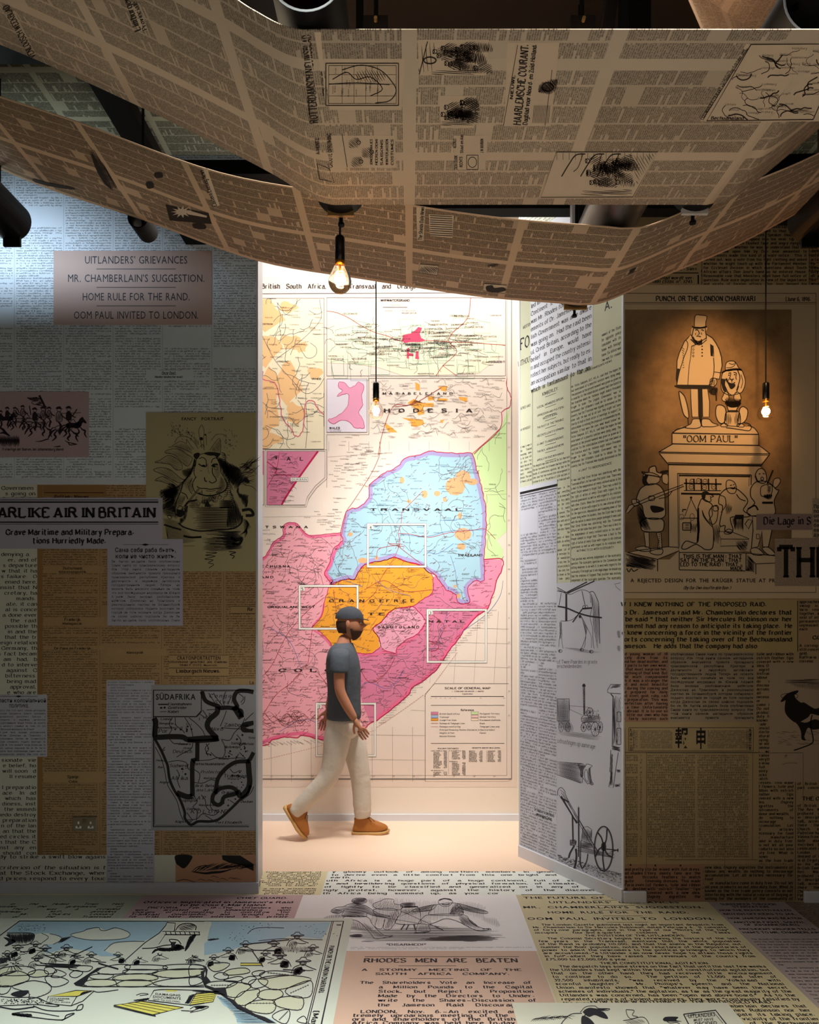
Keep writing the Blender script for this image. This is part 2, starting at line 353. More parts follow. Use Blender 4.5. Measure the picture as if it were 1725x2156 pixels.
class Ink:
    "flat print on one surface; coordinates are photo pixels (mode 'px') or metres on the surface (mode 'uv')"
    def __init__(s,surf,mode='px',clip=None,wm=1.0): s.wm = wm; s.S = surf; s.mode = mode; s.V = []; s.T = []; s.k = 0; s.clip = clip; s.o = np.zeros(2); s.sc = 1.0; s.Z = []; s.z = 0.0
    def frame(s, x0, y0, sc): s.o = np.array((x0, y0), float); s.sc = sc; return s      # following coordinates are those of an enlarged detail
    def add(s, V, T):
        if len(V) == 0: return
        s.V.append(s.o+np.asarray(V, float)/s.sc); s.T.append(np.asarray(T, int)+s.k); s.k += len(V); s.Z.append(np.full(len(V), s.z))
    def pen(s, pts, w=1.2, closed=False, taper=False, sm=True, sub=4):
        p = smooth(pts, sub, closed) if sm and len(pts) > 2 else np.array(list(pts)+([pts[0]] if closed else []), float)
        n = len(p); ww = np.full(n, float(w)*s.wm)
        if taper: ww *= .25+.75*np.sin(np.linspace(.12, math.pi-.12, n))
        s.add(*ribbon(p, ww)); return s
    def line(s, *a, w=1): return s.pen(a, w, sm=False)
    def poly(s, pts, sm=False, sub=4):
        p = smooth(pts, sub, True)[:-1] if sm else np.array(pts, float)
        T = tessellate_polygon([[Vector((x, y, 0)) for x, y in p]])
        s.z += 6e-6; s.add(p, np.array(T)); return s
    def rect(s, x0, y0, x1, y1): s.add([(x0, y0), (x1, y0), (x1, y1), (x0, y1)], [(0, 1, 2), (0, 2, 3)]); return s
    def box(s,x0,y0,x1,y1,w=1): return s.line((x0,y0),(x1,y0),w=w).line((x0,y1),(x1,y1),w=w).line((x0,y0),(x0,y1),w=w).line((x1,y0),(x1,y1),w=w)
    def dot(s, x, y, r, ry=None, n=10):
        ry = ry or r; a = np.arange(n)*2*math.pi/n
        s.add(np.stack([x+r*np.cos(a), y+ry*np.sin(a)], -1), np.array([(0, i, i+1) for i in range(1, n-1)])); return s
    def ring(s, x, y, r, ry=None, w=1, n=16):
        ry = ry or r; a = np.arange(n+1)*2*math.pi/n
        s.add(*ribbon(np.stack([x+r*np.cos(a), y+ry*np.sin(a)], -1), w)); return s
    def hatch(s, poly, ang=45, gap=3, w=.7, jit=.25, sm=True):
        P = smooth(poly, 3, True)[:-1] if sm else np.array(poly, float)
        a = math.radians(ang); d = np.array((math.cos(a), math.sin(a))); n = np.array((-d[1], d[0]))
        t = P @ n; q = P @ d; y = t.min()+gap*.5
        while y < t.max():
            xs = []
            for i in range(len(P)):
                j = (i+1) % len(P)
                if (t[i] > y) != (t[j] > y): xs.append(q[i]+(y-t[i])/(t[j]-t[i])*(q[j]-q[i]))
            xs.sort()
            for x0, x1 in zip(xs[::2], xs[1::2]):
                L = x1-x0; x0 += random.random()*jit*L*.5; x1 -= random.random()*jit*L*.5
                if x1 > x0: s.pen([d*x0+n*y, d*(x0+x1)/2+n*(y+random.uniform(-.3, .3)*gap*.5), d*x1+n*y], w, taper=True, sub=2)
            y += gap*random.uniform(.85, 1.15)
        return s
    def text(s, t, x, y, h, style='serif', align='l', fit=None, just=None, sx=1, sp=.5, ital=0, rot=0, yd=None):
        "h: capital height. fit: squeeze to this width; just: spread word gaps to this width"
        yd = yd if yd is not None else (-1 if s.mode == 'px' else 1)
        W = tw(t, style, sp)*h*sx
        if fit: sx *= fit/W; W = fit
        gap = sp*h*sx
        if just and t.count(' '): gap += (just-W)/t.count(' '); W = just
        x0 = -W/2 if align == 'c' else (-W if align == 'r' else 0)
        ca, sa = math.cos(rot), math.sin(rot)
        for c in t:
            if c == ' ': x0 += gap; continue
            V, T, a = glyph(c, style)
            if len(V):
                gx = x0+V[:, 0]*h*sx+ital*V[:, 1]*h; gy = V[:, 1]*h
                X = x+gx*ca-gy*sa; Y = y+yd*(gx*sa+gy*ca)
                mx, my = X.mean(), Y.mean()
                if s.clip is None or (s.clip[0] <= mx <= s.clip[2] and s.clip[1] <= my <= s.clip[3]): s.add(np.stack([X, Y], -1), T)
            x0 += a*h*sx
        return s
    def flow(s, words, x0, x1, y0, y1, pitch, h, style='serif', sx=1, start=0, indent=.06, par=.08, sp=.5, ital=0, yd=None):
        "fills a box with justified text"
        yd = yd if yd is not None else (-1 if s.mode == 'px' else 1); W = x1-x0; i = start; y = y0-yd*pitch*.8
        rr = random.Random(int(abs(x0*7+y0*13)*10)+len(words)); first = False
        while (y < y1 if yd < 0 else y > y1):
            ln = []; cur = 0; ind = W*indent if first else 0
            while True:
                wd = words[i % len(words)]; a = tw(wd, style)*h*sx
                if cur+a+(sp*h*sx if ln else 0) > W-ind and ln: break
                cur += a+(sp*h*sx if ln else 0); ln.append(wd); i += 1
                if len(ln) > 60: break
            last = rr.random() < par
            if last and len(ln) > 3: k = rr.randint(1, len(ln)-1); i -= len(ln)-k; ln = ln[:k]
            s.text(' '.join(ln), x0+ind, y, h, style, just=None if last else W-ind, sx=sx, sp=sp, ital=ital, yd=yd)
            first = last; y -= yd*pitch
        return s
    def build(s, name, m, parent, off, label=None):
        if not s.V: return None
        V = np.concatenate(s.V); T = np.concatenate(s.T)
        u, v = s.S.uv(V[:, 0], V[:, 1]) if s.mode == 'px' else (V[:, 0], V[:, 1])
        o = mesh_obj(name, s.S.P(np.asarray(u), np.asarray(v), off+np.concatenate(s.Z)), T, m, parent)
        if label: o['label'] = label
        if name in ('relief_hachure','river_line','farm_boundary','gold_field','telegraph_line','steamship_route','railway_line','advertisements','relief_tint','border_band','sandbag_tint','yellow_tint','blue_wash'): o['kind'] = 'stuff'
        return o
OFF = {}
def sheet(name, surf, quad, m, label, cat='clipping', off=.001, th=.0003, mode='px', group=None, parent=None):
    """a pasted sheet: quad = (x0,y0,x1,y1) or four corners. A top-level thing with a thin paper body as a part"""
    if len(quad) == 4 and not hasattr(quad[0], '__len__'):
        x0, y0, x1, y1 = quad; quad = [(x0, y0), (x1, y0), (x1, y1), (x0, y1)]
    q = np.array(quad, float); u, v = surf.uv(q[:, 0], q[:, 1]) if mode == 'px' else (q[:, 0], q[:, 1])
    front = surf.P(u, v, off); back = surf.P(u, v, off-th)
    n = len(q)
    base = front[np.argmin(front[:, 2])] if surf.n[2] == 0 else front.mean(0)
    if parent is None:
        t = thing(name, (float(front[:, 0].mean()), float(front[:, 1].mean()), float(front[:, 2].min())), label, cat, group)
        pn = 'paper'
    else: t = parent; pn = name; off0 = off
    Fc = [list(range(n)), list(range(n, 2*n))[::-1]]+[[i, n+i, n+(i+1) % n, (i+1) % n] for i in range(n)]
    o = mesh_obj(pn, np.concatenate([front, back]), Fc, m, t, uvs=np.concatenate([np.stack([u, v], -1)]*2))
    if parent is not None and label: o['label'] = label
    OFF[t.name] = off
    return t
EN = """The despatch lays some stress on the fact that until the last few weeks the Uitlanders had kept within the bounds of constitutional agitation, but that on the other hand they had received little encouragement to continue to do so. The petition of 13,000 and later of 32,500 inhabitants was received by the Volksraad with scornful laughter. Mr. Phillips's speech and the National Union manifesto showed that whatever may have been the secret schemes of individuals, the agitation, as far as the great majority of the Uitlanders was concerned, has been open and above-board. As to the repeated rumours of violent measures, they were continually falsified by the event.""".split()
EN2 = """of what is worn in the Transvaal everything seems to be mixed with full dress. Very dainty fans are the cocks feathers to match evening dresses. This made of flowers, tulle and ribbon with ostrich feather tips covered with a new idea. Osprey aigrettes the instruments of labour and wealth; do nothing to discourage accumulation. Let all articles necessary for food or manufacture come in duty free. Do not let all your products so out also duty free. What is known as the free trade policy consists in not interfering with the natural course of buying or selling for the members of the community""".split()
NL = """Wij geven hier geen overzicht van deze daad dat zacht men meer plaats want als men nagaat wat hij deed treft hij hoe veel van enkele bewegingskracht toch nog altijd vorming in zijn ijverig voor het volksgezag werd hij ook voorstander van de methode en welk een onbeschrijfelijk groote moeite heeft hij zich niet gegeven om die methode ingang hier te geven Zondag is in de richting van fort Schalburg De afstand van""".split()
RU = """Въ Англіи на-дняхъ была опубликована Синяя книга по трансваальскому вопросу Изъ этой книги самымъ нагляднымъ образомъ выясняется правота президента трансваальской республики Крюгера и двуличность и лицемѣріе англійскихъ государственныхъ людей Теперь не можетъ быть никакого сомнѣнія въ томъ что вся послѣдующая неурядица въ Южной Африкѣ была вызвана разбойничьимъ набѣгомъ Джемсона на Трансвааль и революціонною партіею въ Іоганнесбургѣ которая собиралась поднять возстаніе въ городѣ въ тотъ моментъ когда Джемсонъ съ своею шайкою подошелъ бы къ""".split()
INK = mat('black_ink', '1a1714', .65, var=0); INKB = mat('blue_black_ink', '1c222c', .65, var=0); INKBR = mat('brown_ink', '2a190c', .65, var=0)
# ---------------------------------------------------------------- the setting
def struct(name, V, Fc, m, uvs=None, parent=None, label=None):
    o = mesh_obj(name, V, Fc, m, parent, uvs=uvs)
    if parent is None: o['kind'] = 'structure'
    if label: o['label'] = label
    return o
def sbox(name, a, b, m, parent=None, kind=True):
    o = MB().quadbox(a, b).build(name, m, parent)
    if parent is None and kind: o['kind'] = 'structure'
    return o
M_floor = mat('peach_floor', 'ebcdb2', .42, var=.03, scale=2, spec=.4)
M_dark = mat('dark_ceiling', '1d1612', .8, var=.15, scale=3); M_blk = mat('black_metal', '0b0a0a', .6, 0, var=.1, spec=.15)
M_white = mat('white_trim', 'dedee2', .4, var=.02); M_alu = mat('silver_trim', 'c9ccd4', .35, .25, var=.03)
M_plain = mat('plain_wall', '6b5444', .8, var=.05)
sbox('floor', (-3.4, -2.6, -.1), (3.4, 5.8, 0), M_floor)
sbox('ceiling', (-3.4, -2.6, 5.1), (3.4, 5.8, 5.2), M_dark)
sbox('wall_side_left', (-3.5, -2.6, 0), (-3.4, 5.8, 5.1), M_plain)
sbox('wall_side_right', (3.4, -2.6, 0), (3.5, 5.8, 5.1), M_plain)
sbox('wall_behind', (-3.5, -2.7, 0), (3.5, -2.6, 5.1), M_plain)
# map wall at the far side of the passage
M_mapwall = mat('warm_white_wallpaper', 'f4e6d4', .55, var=.02, scale=3)
wall_map = sbox('wall_back', (-3.4, 5.54, 0), (3.4, 5.8, 5.1), M_mapwall)
sbox('baseboard_back', (-3.4, 5.518, 0), (3.4, 5.538, .052), M_white)
# left wall
def frontwall(name, S, x0, x1, z1, m, thick=.12):
    D = S.D; V = [(x0, D, 0), (x1, D, 0), (x1, D, z1), (x0, D, z1), (x0, D+thick, 0), (x1, D+thick, 0), (x1, D+thick, z1), (x0, D+thick, z1)]
    uv = [(v[0], v[2]) for v in V]
    return struct(name, V, [(0, 1, 2, 3), (5, 4, 7, 6), (1, 5, 6, 2), (4, 0, 3, 7), (3, 2, 6, 7), (0, 4, 5, 1)], m, uv)
xe = SL.uv(539.5, 0)[0]; xr = SR.uv(1312, 0)[0]
NP_L = newsprint('dutch_newsprint', 'c9d2da', '15181d', .01493, .2933, gut=.035, chw=.0078)
wall_left = frontwall('wall_left', SL, -3.4, xe, 5.1, NP_L)
NP_R = newsprint('dark_newsprint', 'a98a5e', '120c08', .0232, .31, gut=.03, chw=.0125)
wall_right = frontwall('wall_right', SR, xr, 3.4, 5.1, NP_R)
sbox('trim_1', (xe, SL.D-.004, .06), (xe+.012, SL.D+.122, 5.1), M_alu)
MB().quadbox((-3.4, SL.D-.018, 0), (xe+.018, SL.D, .066)).build('baseboard_left', M_alu, bevel=.004)['kind'] = 'structure'
bz = .066
MB().quadbox((xr, SR.D-.018, 0), (SR.uv(1360, 0)[0], SR.D, bz)).build('baseboard_right', M_white, bevel=.004)['kind'] = 'structure'
MB().quadbox((SR.uv(1691, 0)[0], SR.D-.018, 0), (3.4, SR.D, bz)).build('baseboard_right', M_white, bevel=.004)['kind'] = 'structure'
# angled leaf (a wallpapered return wall)
LZ = 5.1
def leafbox(name, u0, u1, z0, z1, d0, d1, m, parent=None, uvs=False):
    P = lambda u, z, o: tuple(SD.P(np.array([u]), np.array([z]), o)[0])
    V = [P(u0, z0, d0), P(u1, z0, d0), P(u1, z1, d0), P(u0, z1, d0), P(u0, z0, d1), P(u1, z0, d1), P(u1, z1, d1), P(u0, z1, d1)]
    uv = [(u0, z0), (u1, z0), (u1, z1), (u0, z1)]*2
    return mesh_obj(name, V, [(0, 1, 2, 3), (5, 4, 7, 6), (1, 5, 6, 2), (4, 0, 3, 7), (3, 2, 6, 7), (0, 4, 5, 1)], m, parent, uvs=uv)
NP_D = newsprint('pale_green_newsprint', 'dfe3cf', '2c2d26', .0215, .30, gut=.03, chw=.0112, strength=.75)
wall_angled = leafbox('wall_angled', 0, SD.L-.006, .0, LZ, 0, -.04, NP_D); wall_angled['kind'] = 'structure'
o = leafbox('baseboard_angled', -.005, SD.L+.004, 0, .075, .016, 0.0, M_white); o['kind'] = 'structure'
o = leafbox('trim_2', SD.L-.006, SD.L+.006, .075, LZ, .004, -.02, M_white); o['kind'] = 'structure'
o = leafbox('trim_3', -.012, 0, .075, LZ, .004, -.04, M_white); o['kind'] = 'structure'
# ---------------------------------------------------------------- banners slung over tubes
def banner(name, prof, y0, y1, m, label, flip=False, group='newspaper banners slung under the ceiling'):
    "prof: (x, z above the eye) points, smoothed; the strip runs from y0 to y1 in depth"
    p = smooth(prof, 6); s = np.concatenate([[0], np.cumsum(np.hypot(*(p[1:]-p[:-1]).T))])
    i0 = np.argmin(np.abs(p[:, 0])); s -= s[i0]-p[i0, 0]
    n = len(p); V = []; UV = []; Fc = []
    for j, y in enumerate((y0, (y0+y1)/2, y1)):
        for k in range(n): V.append((p[k, 0], y, CH+p[k, 1])); UV.append((s[k], y))
    for j in range(2):
        for k in range(n-1): Fc.append((j*n+k, (j+1)*n+k, (j+1)*n+k+1, j*n+k+1))
    t = thing(name, (0, (y0+y1)/2, CH+min(p[:, 1])), label, 'banner', group)
    o = mesh_obj('fabric', V, Fc, m, t, uvs=UV, smooth=True)
    so = o.modifiers.new('thick', 'SOLIDIFY'); so.thickness = .003; so.offset = 0
    return t
PB = dict(swap=True, rule=False, rough=.85, spec=.1)
PD = dict(PB, dens=.55)
Z0 = 1.35; PA = .47
YA0, YA1 = F*Z0/1233, F*Z0/865
NP_A = newsprint('banner_newsprint_plain', 'd6bfa4', '3a2c22', .0058, .0675, gut=.05, page=(.3375, .49, .018), chw=.0035, short=.16, dens=.30, **PB)
NP_AF = mat('banner_cloth', 'd6bfa4', .85, var=.04, spec=.1)
A_prof = [(-2.45,2.55),(-1.75,1.87),(-1.35,1.565),(-.75,1.465),(-.42,1.395),(-.30,1.362),(-.18,1.35),(.3,1.35),(.97,1.35),(1.06,1.36),(1.2,1.44),(1.9,1.98),(2.4,2.4)]
A_prof = [(-2.6,2.55),(-2.0,2.12),(-1.355,1.88),(-.85,1.655),(-.47,1.462),(-.36,1.395),(-.27,1.353),(-.15,1.35),(.4,1.35),(.9,1.35),(1.0,1.355),(1.12,1.41),(1.6,1.82),(2.3,2.45)]
NP_A2 = NP_A
banner_a = banner('newspaper_banner',A_prof,YA0,YA1,NP_A,'big beige newspaper banner nearest the viewer, flat in the middle, with mastheads and small maps')
Z1 = 1.35
YB0, YB1 = F*Z1/817, F*Z1/654
B_prof = [(-2.5,2.3),(-1.95,2.02),(-1.60,1.865),(-1.15,1.715),(-.66,1.54),(-.2,1.46),(.3,1.385),(.66,1.355),(.76,1.348),(.86,1.365),(1.1,1.47),(1.43,1.61),(1.9,1.87),(2.5,2.25)]
NP_B = newsprint('banner_newsprint_dense', 'd6b393', '3a2c22', .0066, .049, gut=.04, page=((YB1-YB0)/2, .40, .014), chw=.004, short=.07, **PD)
banner_b = banner('newspaper_banner', B_prof, YB0, YB1, NP_B, 'long newspaper banner sagging across the opening behind the first pendant bulb')
NP_C = newsprint('banner_newsprint_dark', 'b9bfae', '20201c', .0074, .055, gut=.04, page=(.29, .40, .014), chw=.005, short=.15, **PD)
banner_c = banner('newspaper_banner',[(-3.3,2.34),(-2.4,2.3),(-1.2,2.3),(0,2.3),(1.5,2.3),(2.3,2.32),(3.3,2.4)],2.86,3.44,NP_C,'dark level newspaper banner high up behind the two lower banners')
# short strip hanging above the first banner at the top right
q3 = []
for x, y, d in ((1432, -40, 1.95), (1672, -40, 2.2), (1600, 75, 2.32), (1482, 75, 2.1)): q3.append(((x-CX)/F*d, d, CH+(HY-y)/F*d))
t = thing('newspaper_banner',tuple(np.mean(q3,0)),'short slanting newspaper strip at the top right above the big banner','banner','newspaper banners slung under the ceiling')
o = mesh_obj('fabric',q3,[(0,1,2,3)],newsprint('banner_newsprint_strip','c2a48c','3a2c22',.006,.06,page=(.20,.36,.016),chw=.004,**PB),t,uvs=[(.0,0),(.0,.4),(.3,.4),(.3,0)])
so = o.modifiers.new('thick', 'SOLIDIFY'); so.thickness = .003
# ---------------------------------------------------------------- tubes that carry the banners
M_tube = mat('grey_tube', '4a4440', .38, .75, var=.1, scale=8); M_brass = mat('brass_plate', 'b9905a', .45, .6, var=.08)
M_wh = mat('tube_white', 'cfc9c4', .5, .1)
def tube_thing(x, z, y0, y1, r, label, plate=None, pm=None, sm=None, red=False, rods=True, front=True):
    t = thing('carrier_tube', (x, (y0+y1)/2, z-r), label, 'tube', 'tubes that carry the banners')
    prof = [(r, 0), (r, y1-y0), (r-.006, y1-y0), (r-.006, 0), (r, 0)]
    MB().lathe((x, y0, z), prof, 36, axis=(0, 1, 0)).build('shell', sm or M_tube, t, smooth=True)
    if red: MB().lathe((x,y0+.01,z),[(r-.007,0),(r-.007,.3),(0,.3)],36,axis=(0,1,0)).build('red_light_lining',mat('red_light_colour','3a0c08',.3,.2),t,smooth=True)  # added inner surface: reddish light inside the tube put into its colour
    w = r*.52
    for y in ((y0+.02, y1-.012) if not red and front else (y1-.012,)):
        MB().quadbox((x-w, y-.006, z-r*1.08), (x+w, y+.006, z+r*.45)).build('end_plate', pm or M_brass, t)
        MB().tube((x, y-.03, z-r*.45), (x, y-.005, z-r*.45), .012).build('bolt', M_blk, t)
    MB().tube((x,y1+.004,z-r*1.30),(x,y1+.004,z-r*.8),.006,n=12).tube((x,y1+.004,z-r*1.34),(x,y1+.004,z-r*1.25),.011,n=12).build('hanger_screw',M_blk,t)
    if rods:
        for y in (y0+.1, y1-.1): MB().tube((x, y, z+r*.8), (x, y, 5.1), .008, n=10).build('rod', M_blk, t)
    return t
def xz(px, py, d): return (px-CX)/F*d, CH+(HY-py)/F*d
tube_thing(-.232, CH+Z0+.092, 1.55, 2.345, .085, 'dark tube with a red inside in the left fold above the nearest bulb', pm=M_brass, sm=M_blk, red=True)
tube_thing(.965, CH+Z0+.096, 1.62, 2.34, .085, 'tube end with a small square plate at the right fold of the big banner', pm=M_wh, sm=M_blk, front=False)
tube_thing(.735, CH+1.35+.108, 2.22, 3.06, .098, 'wide open tube resting in the fold of the long sagging banner')
for (px,py,d,lab) in ((26,468,3.05,'black tube at the left edge of the picture in front of the newsprint wall'),(1698,470,3.05,'dark grey tube at the right edge of the picture over the dark newsprint')):
    x, z = xz(px, py, d)
    t = thing('carrier_tube', (x, 2.7, z-.08), lab, 'tube', 'tubes that carry the banners')
    MB().lathe((x,2.15,z),[(.085,0),(.085,d-2.15),(.079,d-2.15),(.079,0),(.085,0)],36,axis=(0,1,0)).build('shell',mat('dark_tube','1c1a1a',.35,.6,var=.1),t,smooth=True)
    MB().quadbox((x-.03, d-.02, z-.115), (x+.045, d-.008, z+.05)).build('end_plate', M_blk, t)
    for y in (2.3, 2.95): MB().tube((x, y, z+.07), (x, y, 5.1), .008, n=10).build('rod', M_blk, t)
x, z = xz(305, 480, 3.08)
t = thing('carrier_tube',(x,3.06,z-.045),'small dark tube end peeping below the sagging banner above the grievances notice','tube','tubes that carry the banners')
MB().lathe((x, 3.0, z), [(.045, 0), (.045, .12), (.04, .12), (.04, 0), (.045, 0)], 24, axis=(0, 1, 0)).build('shell', M_blk, t, smooth=True)
MB().tube((x, 3.06, z), (x, 3.06, 5.1), .006, n=8).build('rod', M_blk, t)
# ---------------------------------------------------------------- ceiling framework
def beam(a, b, lab):
    o = MB().quadbox(a, b).build('ceiling_beam', M_blk); c = Vector(((a[0]+b[0])/2, (a[1]+b[1])/2, a[2])); empty_at(o, c)
    return tag(o, lab, 'beam', 'black ceiling beams')
x, _ = xz(300, 320, 3.27)
beam((x-.06, 1.2, CH+2.2), (x+.06, 4.09, CH+2.26), 'black ceiling beam running into depth at the left under the dark banner')
beam((-3.4, 2.62, CH+2.24), (-1.34, 2.80, CH+2.285), 'black cross beam at the upper left edge of the picture')
zb = CH+(HY-376)/F*3.72; beam((-1.45, 3.68, zb), (1.0, 3.76, zb+.075), 'black cross beam high in front of the left wall, seen between two banners')
zb = CH+(HY-448)/F*3.62; beam((-.2, 3.58, zb), (1.45, 3.66, zb+.22), 'black cross beam just below the big banner in front of the map wall')
zb = CH+(HY-330)/F*3.4; beam((1.62, 3.5, zb-.25), (3.4, 3.56, zb+.15), 'black cross beam at the right above the dark newsprint')
x,zz = xz(1228,440,3.3); o = MB().quadbox((x-.04,3.28,3.47),(x+.04,3.34,5.1)).build('ceiling_post',M_blk); empty_at(o,(x,3.31,3.47)); tag(o,'black vertical post standing behind the long sagging banner','post')
o = MB().quadbox((x-.055,3.29,3.47),(x-.041,3.33,5.1)).build('silver_strip',M_alu); empty_at(o,(x-.048,3.31,3.47)); tag(o,'thin silver strip along the left side of the black post','strip')
def bar(name, p, m, w, lab, cat):
    "bar through photograph-checked points in space, square section"
    a, b = [Vector(((x-CX)/F*d, d, CH+(HY-y)/F*d)) for x, y, d in p]
    q = (b-a).to_track_quat('Z', 'Y'); o = MB()
    V = []
    for c in (a, b):
        for i, j in ((-1, -1), (1, -1), (1, 1), (-1, 1)): V.append(tuple(c+q @ Vector((i*w, j*w, 0))))
    o.V = V; o.F = [(0, 3, 2, 1), (4, 5, 6, 7), (0, 1, 5, 4), (1, 2, 6, 5), (2, 3, 7, 6), (3, 0, 4, 7)]
    ob = o.build(name, m); empty_at(ob, a if a.z < b.z else b); return tag(ob, lab, cat)
bar('diagonal_strut', [(1295, -60, 2.6), (1275, 90, 2.6)], M_tube, .022, 'brownish diagonal strut at the top above the big banner', 'strut')
bar('ceiling_post', [(1336, -90, 2.5), (1336, 90, 2.5)], M_blk, .045, 'thick black post at the top right of the diagonal strut', 'post')
bar('ceiling_post', [(758, -90, 2.7), (758, 90, 2.7)], M_blk, .014, 'thin black post beside the dark tube at the top', 'post')
for px in (792, 1225):
    x, z = xz(px, 50, 2.35)
    t = thing('mounting_plate',(x,2.35,z),'dark mounting plate %s the top of the big banner' % ('left of the middle above' if px < 1000 else 'right of the middle above'),'plate')
    MB().quadbox((x-.042, 2.33, z-.06), (x+.042, 2.34, z+.012)).build('plate', mat('dark_plate', '2a2624', .4, .5), t)
    MB().tube((x, 2.33, z-.008), (x, 2.315, z-.008), .006, n=10).build('bolt', M_brass, t)
    MB().tube((x, 2.345, z), (x, 2.345, 5.1), .008, n=8).build('rod', M_blk, t)
# ceiling panel seen at the very top
o = MB().quadbox((-.45,2.9,CH+2.62),(1.7,3.9,CH+2.66)).build('ceiling_panel',mat('brown_panel','4a3a30',.8,var=.06)); empty_at(o,(.6,3.4,CH+2.62)); tag(o,'dull brown suspended panel at the top behind the first banner','panel')
# ---------------------------------------------------------------- pendant bulbs
def glass_mat():
    m = bpy.data.materials.new('clear_bulb_glass'); m.use_nodes = True; b = m.node_tree.nodes['Principled BSDF']
    b.inputs['Base Color'].default_value = (1, .93, .8, 1); b.inputs['Roughness'].default_value = .02; b.inputs['IOR'].default_value = 1.12
    b.inputs['Transmission Weight'].default_value = 1; return m
M_glass = glass_mat()
def glow(n, c, s):
    m = bpy.data.materials.new(n); m.use_nodes = True; b = m.node_tree.nodes['Principled BSDF']
    b.inputs['Base Color'].default_value = (*c,1); b.inputs['Emission Color'].default_value = (*c,1); b.inputs['Emission Strength'].default_value = s; return m
M_fil = glow('hot_filament', (1, .62, .22), 16)
def bulb(px, py_top, py_bot, d, cable_top, label, power):
    x, zt = xz(px, py_top, d); _, zb = xz(px, py_bot, d); h = zt-zb; k = h/.29       # socket top to bulb tip
    t = thing('pendant_bulb', (x, d, zb), label, 'lamp', 'bare pendant bulbs on black cables')
    hs = h*.44; r = .0245*k*1.0
    MB().lathe((x,d,zt-hs),[(r*.55,0),(r,.0),(r,hs-.006),(r*.8,hs),(0,hs)],32).build('socket',mat('black_bakelite','0a0908',.35,var=0),t,smooth=True)
    MB().tube((x, d, zt), (x, d, cable_top), .0035, n=10).build('cable', mat('black_cable', '080808', .7, var=0), t)
    hb = h-hs; z0 = zb; R = hb*.36
    prof = [(0, 0), (R*.12, hb*.01), (R*.45, hb*.045), (R*.8, hb*.15), (R, hb*.33), (R*.93, hb*.5), (R*.68, hb*.7), (R*.46, hb*.88), (R*.40, hb)]
    p = smooth(prof, 3)
    MB().lathe((x, d, z0), [tuple(q) for q in p], 32).build('glass', M_glass, t, smooth=True)
    MB().lathe((x,d,z0+hb*.9),[(0,-hb*.02),(R*.42,-hb*.02),(R*.42,hb*.12),(0,hb*.12)],20).build('screw_cap',mat('gold_cap','c98a2a',.3,.9,var=0),t,smooth=True)
    f = MB()
    f.tube((x, d, z0+hb*.55), (x, d, z0+hb*.9), R*.07, n=8).build('glass_stem', mat('amber_stem', 'e0a030', .3, var=0), t)
    f = MB(); pts = []
    for i in range(61):
        a = i/60*2*math.pi*5; rr = R*.34*(1-.25*abs(i/30-1)); pts.append((x+rr*math.cos(a), d+rr*math.sin(a), z0+hb*(.22+.42*i/60)))
    f.path(pts, R*.05, n=6); f.build('filament', M_fil, t)
    l = bpy.data.lights.new('bulb_light', 'POINT'); l.energy = power; l.color = (1, .62, .28); l.shadow_soft_size = .02
    lo = bpy.data.objects.new('bulb_light', l); COL.objects.link(lo); lo.location = (x, d, z0+hb*.43)
    return t
bulb(716, 498, 618, 2.36, xz(716, 436, 2.36)[1], 'nearest pendant bulb, hanging from the big banner over the map title', 1.2)
bulb(792, 806, 884, 3.87, 5.1, 'pendant bulb on a long cable in front of the middle of the map', 1.6)
bulb(1613, 806, 886, 3.72, 5.1, 'pendant bulb on a long cable in front of the statue cartoon', 4.5)
# ---------------------------------------------------------------- wall socket
x, z = SL.uv(179.5, 1734); D = SL.D
t = thing('wall_socket', (x, D, z-.043), 'brushed double wall socket low on the left wall over brown newsprint', 'socket')
MB().quadbox((x-.073, D-.008, z-.043), (x+.073, D-.0025, z+.043)).build('face_plate', mat('brushed_bronze', '8a7a66', .35, .7, var=.04), t, bevel=.003)
for s in (-1, 1):
    m = MB(); c = x+s*.036; y0, y1 = D-.0095, D-.0078
    m.quadbox((c-.0045,y0,z+.0),(c+.0045,y1,z+.014)); m.quadbox((c-.016,y0,z-.022),(c-.007,y1,z-.012)); m.quadbox((c+.007,y0,z-.022),(c+.016,y1,z-.012))
    m.quadbox((c-.018, y0+.0005, z-.026), (c+.018, y1, z-.022)); m.build('pin_insert', mat('white_plastic', 'e8e8e4', .4, var=0), t)
    MB().quadbox((x+s*.007-.005, y0-.002, z+.004), (x+s*.007+.005, y1, z+.03)).build('switch', mat('bronze_switch', '7c6c58', .35, .6, var=0), t)
# ================================================================ print on the left wall
def paper(n, c, var=.05, rough=.7, scale=6): return mat(n, c, rough, var=var, scale=scale, spec=.2)
def loc(t): return OFF[t.name]
IO = .0005
